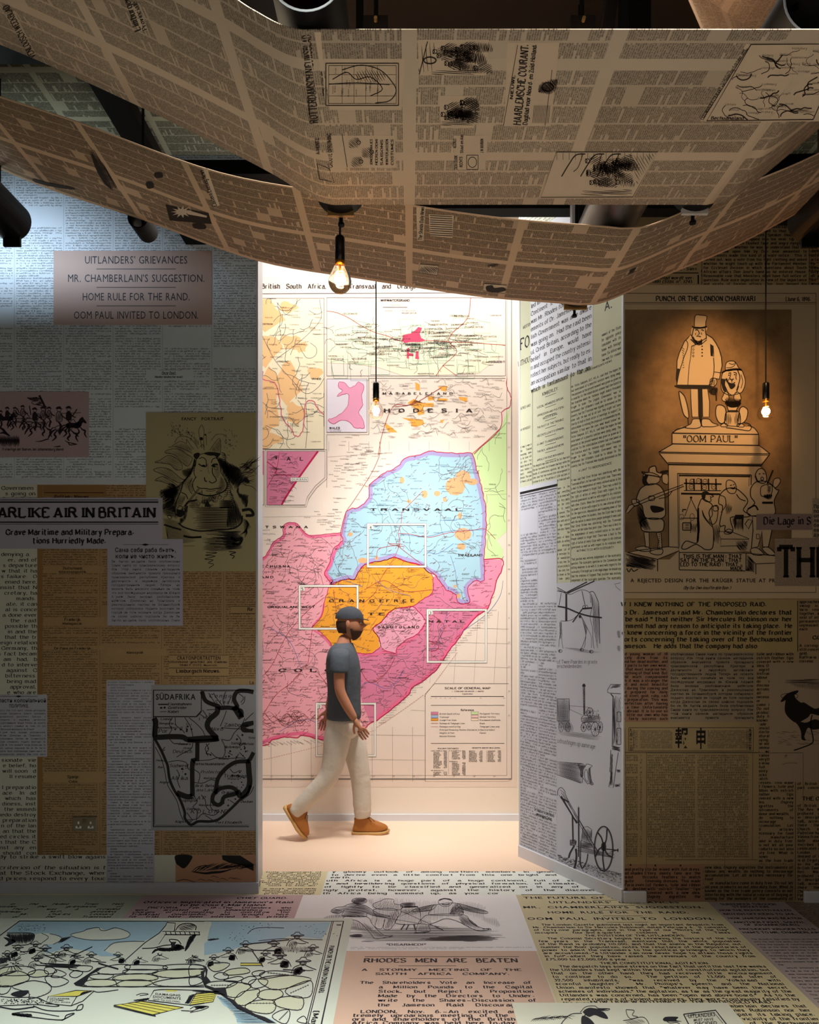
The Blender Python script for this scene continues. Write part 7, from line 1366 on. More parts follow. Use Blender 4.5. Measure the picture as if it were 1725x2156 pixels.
# framed inset outlines
def frames(fn):
    def f(K):
        for x0, y0, x1, y1 in ((718, 530, 1103, 815), (275, 930, 662, 1218), (1105, 1085, 1495, 1433), (385, 1693, 776, 2041)): fn(K, x0, y0, x1, y1)
    return f
for i, (x0, y0, x1, y1, n) in enumerate(((718, 530, 1103, 815, '4'), (275, 930, 662, 1218, '5'), (1105, 1085, 1495, 1433, '3'), (385, 1693, 776, 2041, '2'))):
    K = Ink(SM).frame(540, 930, 3.08)
    for b in ((x0, y0, x1, y0+12), (x0, y1-12, x1, y1), (x0, y0+12, x0+12, y1-12), (x1-12, y0+12, x1, y1-12), (x0+12, y0+12, x0+38, y0+36)): K.rect(*b)
    o = K.build('inset_outline', mc('frame_white', 'f1ecdf'), mp, .0030)
    K = Ink(SM).frame(540,930,3.08); K.box(x0-1,y0-1,x1+1,y1+1,1.8).box(x0+12,y0+12,x1-12,y1-12,1.8); K.text(n,x0+19,y0+33,15,'bold'); o2 = K.build('frame_lines',GR,o,.0034)
# upper insets, title, frames, legend
F1 = (540, 540, 3.08)
inkmap('inset_ground', mc('inset_cream', 'f4e3c0'), .0024, lambda K: K.rect(-300, 272, 440, 1250), F1)
rr = random.Random(31)
inkmap('relief_tint',mc('relief_orange','f3bf85'),.0026,lambda K: [K.poly([(cx+a*math.cos(t)*(1+.3*math.sin(3*t+k)),cy+b*math.sin(t)*(1+.25*math.cos(4*t+k))) for t in np.linspace(0,6.1,16)]) for k,(cx,cy,a,b) in enumerate(((60,380,110,90),(200,330,60,34),(30,600,110,110),(220,560,60,50),(290,590,40,34),(60,960,100,210),(200,820,90,120),(40,1180,110,60),(250,1020,60,70),(380,760,45,40)))],F1)
def big_inset(K):
    for p,w_ in (([(0,720),(40,740),(45,800),(120,820),(150,930),(170,1050),(220,1110),(250,1165),(290,1150),(310,1060),(325,945),(375,942),(400,990),(440,1030)],7),): K.pen(jit(p,4,closed=False),w_,sm=False)
inkmap('border_line', mc('coral', 'd9707c'), .0029, big_inset, F1)
def big_lines(K):
    for _ in range(44):
        x, y = rr.uniform(5, 420), rr.uniform(290, 1230); a = rr.uniform(0, 6.3); p = [(x, y)]
        for k in range(rr.randint(4, 10)):
            a += rr.uniform(-.7, .7); x = min(438, max(3, x+24*math.cos(a))); y = min(1245, max(275, y+24*math.sin(a))); p.append((x, y))
        K.pen(p, 3, sub=3)
    K.pen([(0,430),(60,560),(125,680),(230,800),(320,890),(400,850),(440,790)],3); K.pen([(125,670),(260,570),(350,490),(420,400),(410,280)],3); K.pen([(320,1245),(330,1100),(320,890),(340,820)],3)
inkmap('river_line', GR, .0028, big_lines, F1)
WT = "KLIPFONTEIN BRAAMFONTEIN DOORNFONTEIN ELANDSFONTEIN LANGLAAGTE VOGELSTRUIS RIETFONTEIN DRIEFONTEIN WELTEVREDEN VLAKFONTEIN PAARDEKRAAL LUIPAARDSVLEI ROODEPOORT KLIPRIVIERSBERG TURFFONTEIN BOKSBURG ZUURFONTEIN MODDERFONTEIN WITPOORT LEEUWPOORT GELDENHUIS DIEPKLOOF".split()
inkmap('inset_ground',mc('inset_pale','f3e6c6'),.0024,lambda K: K.poly([(457,300),(600,310),(650,350),(700,380),(780,440),(870,395),(960,390),(1120,380),(1290,355),(1420,320),(1520,400),(1600,480),(1590,640),(1440,760),(960,775),(790,720),(660,700),(460,690)]),F1)
def wit(K):
    K.box(457,268,1615,775,2.5); K.box(5,272,440,1250,3); K.box(457,795,718,1140,2.5); K.line((730,790),(1615,790),w=2.5).line((730,790),(730,1155),w=2.5).line((457,1155),(730,1155),w=2).line((457,1155),(457,1500),w=2)
    K.line((-50,243),(1625,235),w=4); K.line((1655,250),(1655,3385),w=4).line((1655,3388),(-300,3388),w=6).line((1625,260),(1625,3365),w=1.8).line((1625,3365),(-300,3365),w=1.6)
    for _ in range(60):
        x, y = rr.uniform(470, 1560), rr.uniform(440, 740); a = rr.uniform(0, 6.3); p = [(x, y)]
        for k in range(5): a += rr.uniform(-.8, .8); x += 18*math.cos(a); y += 10*math.sin(a); p.append((x, y))
        K.pen(p, 2.4, sub=2)
inkmap('frame_lines', GR, .0029, wit, F1)
def farms(K):
    for _ in range(46):
        x,y = rr.uniform(480,1520),rr.uniform(400,700); a,b = rr.uniform(60,130),rr.uniform(60,130); K.pen([(x,y),(x+a,y+rr.uniform(-25,25)),(x+a+rr.uniform(-20,20),y+b),(x+rr.uniform(-20,20),y+b)],2.6,closed=True,sm=False)
inkmap('farm_boundary', GN, .0028, farms, F1)
inkmap('railway_line',RED,.0031,lambda K: (K.pen([(457,355),(520,365),(600,400),(680,450),(760,490),(860,520),(940,550),(1100,545),(1260,555),(1400,560),(1520,570),(1615,575)],4),K.pen([(1390,268),(1370,400),(1270,500),(1250,555),(1300,620),(1210,710),(1165,775)],4),K.pen([(1210,710),(1300,775)],3),K.pen([(790,1290),(820,1140),(890,970),(1010,960),(1200,850)],3.4),K.pen([(1050,900),(1000,960),(900,975)],3)),F1)
inkmap('town_blocks',mc('town_red','d64462'),.0032,lambda K: [K.poly(p) for p in ([(945,545),(950,510),(1000,500),(1030,480),(1050,458),(1075,465),(1060,500),(1070,530),(1100,545),(1060,556),(1000,556),(960,563)],[(975,600),(992,590),(990,628),(1018,630),(1018,648),(990,645),(990,665),(975,660)],[(1035,615),(1050,618),(1055,668),(1030,664)])],F1,'red town blocks')
inkmap('wales',mc('wales_pink','ee9fba'),.0030,lambda K: K.poly([(540,815),(575,820),(600,850),(640,840),(660,815),(690,830),(695,870),(680,900),(690,960),(665,1010),(690,1060),(700,1110),(640,1110),(610,1080),(560,1060),(500,1085),(465,1060),(520,1040),(580,990),(600,930),(590,890),(525,905),(560,870),(535,850)],sm=True),F1,'pink inset of Wales')
inkmap('inset_ground', mc('wales_sea', 'e6d9e0'), .0024, lambda K: K.rect(457, 795, 718, 1140), F1)
inkmap('border_line',CR,.0033,lambda K: (K.pen(jit([(540,815),(575,820),(600,850),(640,840),(660,815),(690,830),(695,870),(680,900),(690,960),(665,1010),(690,1060),(700,1110),(640,1110),(610,1080),(560,1060),(500,1085),(465,1060),(520,1040),(580,990),(600,930),(590,890),(525,905),(560,870),(535,850)],3),2.5,closed=True,sm=False),K.pen(jit([(1630,790),(1625,850),(1650,900),(1640,980),(1590,1010),(1580,1120),(1410,1280)],4,closed=False),4,sm=False)),F1)
def natal_in(K): K.poly([(68, 62), (400, 62), (300, 200), (230, 300), (180, 380), (165, 410), (68, 410)]); K.rect(-300, 62, 50, 215)
inkmap('inset_ground', mc('inset_sea', 'f0d9cc'), .0024, lambda K: K.poly([(68, 62), (445, 62), (445, 235), (380, 300), (330, 370), (318, 410), (68, 410)]))
inkmap('territory', mc('coastal_natal', 'e0829f'), .0027, natal_in, lab='deep pink inset coast')
def nat_l(K):
    K.pen([(400, 62), (300, 200), (230, 300), (180, 380), (165, 410)], 14); K.box(68, 62, 445, 410, 0.1)
inkmap('border_line',CR,.0029,lambda K: (K.pen([(400,62),(300,200),(230,300),(180,380),(165,410)],12),K.pen([(70,130),(130,180),(130,210),(230,220)],5),K.pen([(150,70),(130,180),(70,300)],3)))
def nat_t(K):
    K.pen([(68,62),(445,62),(445,232),(380,290),(330,360),(318,410),(68,410)],2.5,closed=True,sm=False); K.pen([(58,52),(458,52),(458,240),(390,300),(340,370),(325,422),(58,422)],2,closed=True,sm=False); K.box(-200,62,50,410,2.5)
    for _ in range(70): x, y = rr.uniform(72, 220), rr.uniform(80, 400); K.text(rr.choice(NM), x, y, 7, 'light', sx=.9)
    for _ in range(40): x,y = rr.uniform(72,260),rr.uniform(80,330); K.pen([(x,y),(x+14,y+rr.uniform(-18,18)),(x+32,y+rr.uniform(-18,18))],2.4,taper=True)
    K.text('T', 120, 115, 22, 'bold'); K.text('A', 200, 122, 22, 'bold'); K.text('L', 285, 122, 22, 'bold')
inkmap('inset_lettering', TX, .0030, nat_t)
K = Ink(SM).frame(540, 930, 3.08); K.rect(222, 233, 335, 257); K.build('label_ground', mc('frame_white', 'f1ecdf'), mp, .0033)
inkmap('inset_lettering', GR, .0036, lambda K: (K.text('DURBAN', 228, 252, 14, 'sans', fit=100), K.box(222, 233, 335, 257, 1.6)))
def upper_names(K):
    K.text('British  South  Africa,  The  Transvaal  and  Orange  Free  State.', 38, 208, 28, 'black', fit=1270, sp=.9)
    K.text('WITWATERSRAND',808,292,13,'bold',fit=190); K.text('Statute Miles',865,320,9,'light',fit=75); K.line((820,330),(980,330),w=2.5); K.text('Buildings',835,356,8,'light'); K.text('Farm Boundaries',935,356,8,'light'); K.text('WALES',475,1119,12,'bold',fit=70); K.text('On the same scale as',467,1128,6,'light',fit=86); K.text('the General Map',480,1137,6,'light',fit=70)
    for _ in range(120): x,y = rr.uniform(465,1520),560+rr.gauss(0,80); K.text(rr.choice(WT),x,min(max(y,290),765),rr.choice((7,8,10)),'serif',sx=.9)
    for _ in range(90): x, y = rr.uniform(5, 380), rr.uniform(300, 1240); K.text(rr.choice(NM), x, y, 8, 'light')
    for _ in range(210):
        x, y = rr.uniform(740, 1560), rr.uniform(800, 1180); K.text(rr.choice(NM), x, y, 6.5, 'light', sx=.9)
    for _ in range(60):
        x,y = rr.uniform(740,1560),rr.uniform(800,1150); K.pen([(x,y),(x+20,y+rr.uniform(-16,16)),(x+44,y+rr.uniform(-20,20)),(x+60,y+rr.uniform(-30,30))],1.6)
    K.text('M  A  T  A  B  E  L  E  L  A  N  D',822,895,13,'bold',fit=455); K.text('R   H   O   D   E   S   I   A',738,1010,22,'bold',fit=670); K.text('UTRECHT',135,687,9,'bold'); K.text('WAKKERSTROOM',8,444,9,'bold',fit=100); K.text('VRYHEID',360,800,11,'bold',fit=62)
    for i,s in enumerate(("22","23","24","25","27","28","29","30","31","32","33","34","35")): K.text(s,1632,1085+i*158-(0 if i < 3 else 0),9,'light')
    for i,x in enumerate((92,225,355,755,882,1013,1145,1275,1405,1535)): K.text(("22","23","24","27","28","29","30","31","32","33")[i],x,3425-50,10,'light')
inkmap('map_lettering', TX, .0036, upper_names, F1)['kind'] = 'stuff'
F3 = (540, 1380, 3.08)
inkmap('legend_ground', mc('legend', 'efdccb'), .0024, lambda K: K.poly([(1095, 250), (1155, 183), (1636, 183), (1636, 815), (1095, 815)]), F3)
for i,(x,y,c) in enumerate(((1133,368,'e0829f'),(1133,389,'a9bfe0'),(1133,409,'f0a135'),(1393,366,'cfe6a6'),(1393,386,'f6c8c0'),(1393,407,'f3d9bf'))): inkmap('legend_swatch',mc('sw'+c,c),.0028,lambda K: K.rect(x,y,x+46,y+16),F3)
def leg(K):
    K.pen([(1095,815),(1095,250),(1155,183),(1636,183)],2.5,sm=False); K.line((1132,323),(1608,323),w=3).line((1132,570),(1608,570),w=3).line((1132,266),(1605,266),w=4).line((1246,615),(1246,770),w=1.2).line((1492,615),(1492,690),w=1.2)
    K.text('SCALE OF GENERAL MAP',1223,218,12,'bold',fit=298); K.text('1 : 2,500,000 (40 MILES = 1 INCH)',1268,236,7,'bold',fit=208); K.text('English Miles',1335,253,8,'serif',fit=70,ital=.2); K.text('Reference.',1327,360,12,'bold',fit=90)
    for i, x in enumerate((1130, 1160, 1190, 1220, 1253, 1285, 1448, 1600)): K.text(('0', '10', '20', '30', '40', '50', '100', '150')[i], x, 280, 6, 'light')
    for s,x,y in (("British South Africa.",1188,383),("Transvaal.",1188,404),("Orange Free State.",1188,424),("Railways & Telegraph Lines",1188,445),("Railways constructing.",1188,466),("Principal Steamship Routes (Distances in Nautical Miles).",1188,487),("Heights in Feet.",1188,507),("Mission Stations.",1188,528),("Portuguese Territory.",1448,382),("German Territory.",1448,403),("Proclaimed Goldfields.",1448,424),("Roads.",1448,445),("Telegraph Lines only.",1448,466),("Passes.",1448,507)): K.text(s,x,y,9,'serif',fit=6.35*len(s),ital=.25)
    K.text('RAILWAY DISTANCES',1178,607,7.5,'bold',fit=135); K.text('HEIGHTS ABOVE SEA LEVEL',1400,603,7.5,'bold',fit=185); K.text('CAPE TOWN to  Miles',1133,621,5.5,'bold',fit=105); K.text('P. ELIZABETH to  Miles',1252,621,5.5,'bold',fit=105); K.text('DELAGOA BAY to',1133,748,5.5,'bold',fit=82); K.text('DURBAN to',1252,690,5.5,'bold',fit=55)
    for x, y0, n in ((1150, 630, 13), (1150, 760, 3), (1270, 630, 6), (1270, 700, 10), (1380, 622, 9), (1500, 622, 9)):
        for i in range(n): K.text(rr.choice(NM)[:10],x,y0+i*8.4,6,'bold',fit=rr.uniform(35,55)); K.text(str(rr.randint(120,6000)),x+88,y0+i*8.4,6,'bold',align='r')
    for x in (1133, 1393):
        for y in (368, 389, 409): K.box(x, y-2, x+46, y+14, 1.4)
inkmap('legend_lettering', TX, .0030, leg, F3)['kind'] = 'stuff'
inkmap('steamship_route',RED,.0030,lambda K: ([K.line((x,685-x*.21-(x/780)**2*40+0),(x+10,685-(x+10)*.21-((x+10)/780)**2*40),w=2) for x in range(0,780,16)],[K.line((780+i*14,467-i*9-(i*.6)**2*.1),(790+i*14,461-i*9-(i*.6)**2*.1),w=2) for i in range(22)],[K.line((1090+i*9,265-i*12),(1096+i*9,257-i*12),w=2) for i in range(24)],K.line((1133,440),(1180,440),w=3),K.line((1133,462),(1180,462),w=2)),F3)
# ================================================================ mastheads and pictures on the big banner
UA = Under(Z0); BI = mat('banner_ink', '33261d', .8, var=0)
fb = bpy.data.objects['newspaper_banner']
BG = NP_AF
def patch(q):
    P = np.array(q, float); u, v = UA.uv(P[:, 0], P[:, 1]); V = UA.P(u, v, .0021); mesh_obj('page_ground', V, [tuple(range(len(q)))], BG, fb)
def bprint(q, fn, fr=None):
    patch(q); K = Ink(UA)
    if fr: K.frame(*fr)
    fn(K); return K
def vtext(K, s, x, y, h, st, L, sx=1, slant=0): K.text(s, x, y, h, st, fit=L, rot=math.pi/2+slant)
A_ = (863, 0, 2.001); B_ = (0, 0, 1.999)
K = bprint([(652,66),(676,66),(690,262),(672,262)],lambda K: vtext(K,'ROTTERDAMSCH NIEUWSBLAD',686-16,256,17,'black',188,slant=.09)); vtext(K,'Zondag 1 October 1899.',683,200,4,'bold',54,slant=.07); K.build('lettering',BI,fb,.0026)
def mini(K):
    K.frame(*B_); K.box(1372, 262, 1678, 440, 4); K.box(1384, 272, 1668, 432, 2)
    for x in (1440, 1490, 1540, 1590): K.line((x, 272), (x, 432), w=1.5)
    for y in (310, 350, 400): K.line((1384, y), (1668, y), w=1.5)
    K.pen([(1440,290),(1520,270),(1600,290),(1650,340),(1668,380),(1640,420),(1580,430)],4); K.pen([(1400,330),(1460,300),(1500,330),(1560,320),(1610,370),(1560,400)],4); K.pen([(1384,350),(1500,345),(1640,352)],4); K.hatch([(1500,290),(1600,290),(1620,340),(1520,340)],60,9,3)
    for i in range(20): K.text(random.choice(NM)[:6], 1400+random.random()*220, 300+random.random()*120, 6, 'light', rot=math.pi/2)
bprint([(684, 122), (852, 122), (846, 230), (694, 230)], mini).build('printed_map', BI, fb, .0026)
def crowd(K, x0, y0, x1, y1, n=14, dense=1.0):
    rr = random.Random(int(x0))
    for i in range(n):
        x,y = rr.uniform(x0+15,x1-40),rr.uniform(y0+20,y1-25); K.ring(x,y,9,9,w=3); K.hatch([(x+8,y-16),(x+60,y-22),(x+70,y+20),(x+10,y+18)],rr.choice((20,100,150)),7,2.4*dense); K.pen([(x-8,y-10),(x-2,y),(x-8,y+10)],4)
    K.hatch([(x0, y1-20), (x1, y1-25), (x1, y1), (x0, y1)], 3, 7, 3, sm=False)
bprint([(880,82),(1030,82),(1024,157),(882,157)],lambda K: (K.frame(*A_),K.line((75,170),(40,310),w=4),K.hatch([(40,180),(110,170),(100,300),(40,300)],85,18,3,sm=False),K.ring(85,250,26,14,w=6),crowd(K,90,170,320,310,20,1.4))).build('illustration',BI,fb,.0026)
bprint([(925, 200), (1003, 200), (998, 268), (928, 268)], lambda K: (K.frame(*A_), crowd(K, 125, 405, 275, 525, 14, 1.5))).build('illustration', BI, fb, .0026)
K = bprint([(1068, 88), (1178, 88), (1160, 264), (1062, 264)], lambda K: None)
vtext(K,'HAARLEMSCHE COURANT.',1097,261,16,'black',172,slant=-.10); vtext(K,'NIEUWE',1080,206,6,'bold',52,slant=-.1); vtext(K,'Dagblad voor Noord- en Zuid-Holland.',1110,261,9,'bold',172,slant=-.12); K.rect(1088,150,1089,260) if 0 else None
K.frame(*A_); K.line((455,185),(395,525),w=2.5).line((600,290),(570,525),w=2.5); K.hatch([(550,345),(620,330),(610,390),(545,385)],50,5,5); K.ring(582,362,24,18,w=5)
for i in range(12): K.line((525+i*6, 440), (518+i*6, 515), w=2)
K.build('lettering', BI, fb, .0026)
def bigmap(K):
    K.frame(*A_); K.pen([(1438,183),(1840,180),(1700,500),(1252,505)],5,closed=True,sm=False); K.line((1424,200),(1238,495),w=3); rr = random.Random(2)
    for _ in range(46):
        t1, t2 = rr.random(), rr.random(); x, y = 1440-190*t2+t1*(380+40*t2), 190+305*t2; a = rr.uniform(0, 6.3); p = [(x, y)]
        for k in range(6):
            a += rr.uniform(-.8, .8); x += 16*math.cos(a); y += 12*math.sin(a)
            if not inpoly(x, y, [(1438, 183), (1840, 180), (1700, 500), (1252, 505)]): break
            p.append((x, y))
        if len(p) > 2: K.pen(p, rr.choice((2, 3, 5)), sub=3)
        if inpoly(p[0][0]+60, p[0][1], [(1438, 190), (1840, 190), (1700, 495), (1252, 500)]): K.text(rr.choice(NM), p[0][0], p[0][1], 8, 'light', ital=.2)
    K.text('Bechuanaland',1270,500,13,'bold',fit=140,ital=.2); K.text('LEEUWARDER COURANT van Donderdag 5 October 1899.',1237,502,13,'black',fit=350,rot=1.02)
bprint([(1572, 90), (1740, 88), (1740, 254), (1475, 254)], bigmap).build('printed_map', BI, fb, .0026)
def hall(K):
    K.frame(*A_); K.pen([(618, 637), (1045, 637), (940, 826), (553, 828)], 3, closed=True, sm=False)
    for i, x in enumerate((700, 780, 850)): K.pen([(x-60, 740), (x-30, 690), (x, 650), (x+40, 645)], 5); K.pen([(x+30, 645), (x+10, 700), (x-10, 720)], 3)
    for i in range(16): K.line((620+i*26, 640), (600+i*26+20, 670), w=1.6)
    crowd(K, 720, 650, 940, 820, 22, 1.4); K.hatch([(930, 650), (1040, 640), (960, 780), (940, 700)], 60, 12, 2.5, sm=False)
bprint([(1172, 318), (1387, 318), (1334, 414), (1138, 414)], hall).build('illustration', BI, fb, .0026)
def ads(K):
    K.frame(*B_); vtext(K,'GROOTE OPRUIMING',1400,700,17,'bold',145,slant=.05); vtext(K,'A. HENTZ,',1345,645,14,'bold',72,slant=.05); K.pen([(1334,685),(1385,705),(1408,765),(1345,750)],4,closed=True,sm=False); K.line((1440,560),(1462,700),w=3)
    for x, y in ((1490, 600), (1500, 680), (1545, 640)): K.hatch([(x-22, y-18), (x+18, y-24), (x+28, y+14), (x-16, y+20)], 40, 6, 3); K.ring(x+20, y-4, 8, w=3)
    for i, s in enumerate(("JONGENS PAKJES", "HEEREN DEMI", "SAISONS", "WINTERJASSEN", "COSTUMES")): vtext(K, s, 1568+i*22, 690, 10, 'bold', 110)
    K.frame(*A_)
    for s,x,y,L in (("Stout en Ale.",225,640,80),("CACAO COLOGNE",200,710,60),("RECHTS",222,700,45),("ALLERLEI",195,620,40),("J. W. BOURBON",310,640,60)): vtext(K,s,x,y,12,'bold',L)
    K.box(240, 650, 288, 710, 2.5); K.ring(264, 680, 18, 22, w=3)
bprint([(694, 284), (830, 284), (836, 352), (706, 352)], ads).build('advertisements', BI, fb, .0026)
for q in ([(955, 284), (1028, 284), (1022, 356), (958, 356)],): patch(q)
# sunburst advertisement on the sagging banner
class Sag:        # the underside of a curved banner, found by following the line of sight onto its profile
    def __init__(s, prof): p = smooth(prof, 6); s.p = p
    def z(s, x): return np.interp(x, s.p[:, 0], s.p[:, 1])
    def uv(s, x, y):
        x = np.asarray(x, float); y = np.asarray(y, float); z = np.full_like(x, 1.5)
        for _ in range(25): d = z/(HY-y); X = (x-CX)*d; z = .5*z+.5*s.z(X)
        return X, F*d
    def P(s, u, v, off=0): return np.stack([u, v+0*u, CH+s.z(u)-off], -1)
    n = (0, 0, -1)
def sag_print(S, par, name, fr, grounds, fn, gm=NP_AF):
    for q in grounds:
        P = fr[0]+np.array(q,float)[:,0]/fr[2],fr[1]+np.array(q,float)[:,1]/fr[2]; u,v = S.uv(*P); mesh_obj('page_ground',S.P(u,v,.0024),[tuple(range(len(q)))],gm,par)
    K = Ink(S); K.frame(*fr); fn(K); K.build(name, BI, par, .0030)
SA, SB = Sag(A_prof), Sag(B_prof); bb = bpy.data.objects['newspaper_banner.001']
sag_print(SA,fb,'lettering',B_,[[(530,5),(575,5),(625,125),(585,128)],[(20,60),(60,40),(150,225),(128,232)]],lambda K: (K.text('Limburger',592,120,26,'black',fit=150,rot=1.93),K.text('Provinciale',618,118,18,'black',fit=130,rot=1.93),K.text('VENLOOSCH WEEKBLAD',150,232,26,'black',fit=250,rot=2.06)))
def sb1(K):
    K.text('Eastern Evening News', 912, 862, 17, 'black', fit=165, rot=1.93); K.z += .0002
    K.poly([(697,858),(878,893),(892,940),(715,925)]); K.hatch([(370,630),(395,625),(495,790),(470,800),(430,740)],60,5,5); K.poly([(385,640),(410,680),(430,735),(470,790),(440,770),(400,700)],sm=True); K.poly([(140,750),(200,765),(300,785),(310,795),(230,785),(150,765)],sm=True)
    K.poly([(615,765),(640,762),(648,785),(622,790)],sm=True); K.poly([(650,725),(680,722),(685,742),(655,745)],sm=True); K.poly([(812,938),(860,940),(865,960),(820,958)],sm=True)
sag_print(SB, bb, 'advertisements', B_, [[(848, 708), (872, 705), (925, 862), (900, 868)]], sb1)
K = Ink(SB).frame(*B_); K.poly([(765+(46 if i % 2 else 22)*math.cos(i*math.pi/11),888+(26 if i % 2 else 12)*math.sin(i*math.pi/11)) for i in range(22)]); K.poly([(790,880),(872,905),(870,912),(790,898)]); K.build('sunburst',NP_AF,bb,.0036,'white sunburst on a black advertisement')
sag_print(SB,bb,'lettering',A_,[[(28,870),(66,868),(58,1012),(32,1012)],[(80,900),(185,905),(180,1000),(85,990)]],lambda K: (K.text('The Shields Daily News',52,1008,16,'black',fit=140,rot=1.5),[K.line((85,905+i*9),(180,910+i*9),w=3) for i in range(10)]))
def sb3(K):
    K.poly([(1490,190),(1530,182),(1545,200),(1600,195),(1620,215),(1560,230),(1500,222)],sm=True); K.pen([(1478,172),(1622,182),(1612,236),(1470,218)],3,closed=True,sm=False); K.pen([(1060,45),(1180,55),(1172,118),(1050,98)],3,closed=True,sm=False); K.hatch([(1070,60),(1170,65),(1165,110),(1060,95)],40,9,5); K.hatch([(1500,45),(1570,42),(1565,62),(1505,62)],20,5,3)
sag_print(SB,bb,'illustration',(540,540,3.08),[[(1478,172),(1622,182),(1612,236),(1470,218)],[(1060,45),(1180,55),(1172,118),(1050,98)]],sb3)
sag_print(SB,bb,'illustration',(1180,380,3.165),[[(432,632),(452,590),(522,562),(510,600)]],lambda K: (K.pen([(436,628),(454,594),(518,566),(508,598)],3,closed=True,sm=False),K.hatch([(445,622),(458,596),(512,572),(502,596)],-25,5,6,sm=False)))
# ---------------------------------------------------------------- the walking man
def skin_obj(name, verts, edges, radii, m, parent, level=2, root=0, flat=None):
    "verts in world coordinates; one continuous tapered surface"
    me = bpy.data.meshes.new(name); o_ = org(parent)
    me.from_pydata([tuple(Vector(v)-o_) for v in verts], edges, []); o = bpy.data.objects.new(name, me); link(o, parent)
    sk = o.modifiers.new('skin', 'SKIN'); sk.use_smooth_shade = True
    for i, r in enumerate(radii):
        r = r if hasattr(r, '__len__') else (r, r); me.skin_vertices[0].data[i].radius = r
    me.skin_vertices[0].data[root].use_root = True
    sb = o.modifiers.new('sub', 'SUBSURF'); sb.levels = level; sb.render_levels = level
    me.materials.append(m); return o
def loft(name, rings, m, parent, n=20, sub=True, cap=True):
    "rings: (centre, rx, ry) with rx along X, ry along Y - or (centre, rx, ry, axis) perpendicular to axis; an optional fifth entry shapes it"
    V = []; Fc = []
    for r in rings:
        c, rx, ry = r[:3]; ax = Vector(r[3]) if len(r) > 3 and r[3] is not None else Vector((0, 0, 1))
        ax.normalize(); yv = Vector((0, 1, 0)); xv = yv.cross(ax).normalized(); yv = ax.cross(xv)
        for i in range(n):
            a = 2*math.pi*i/n; V.append(tuple(Vector(c)+xv*rx*math.cos(a)+yv*ry*math.sin(a)))
    for j in range(len(rings)-1):
        for i in range(n): Fc.append((j*n+i, j*n+(i+1) % n, (j+1)*n+(i+1) % n, (j+1)*n+i))
    if cap: Fc.append(tuple(range(n))[::-1]); Fc.append(tuple(range((len(rings)-1)*n, len(rings)*n)))
    o = mesh_obj(name, V, Fc, m, parent)
    o.data.polygons.foreach_set('use_smooth', [True]*len(o.data.polygons))
    if sub: s = o.modifiers.new('sub', 'SUBSURF'); s.levels = 1; s.render_levels = 1
    return o
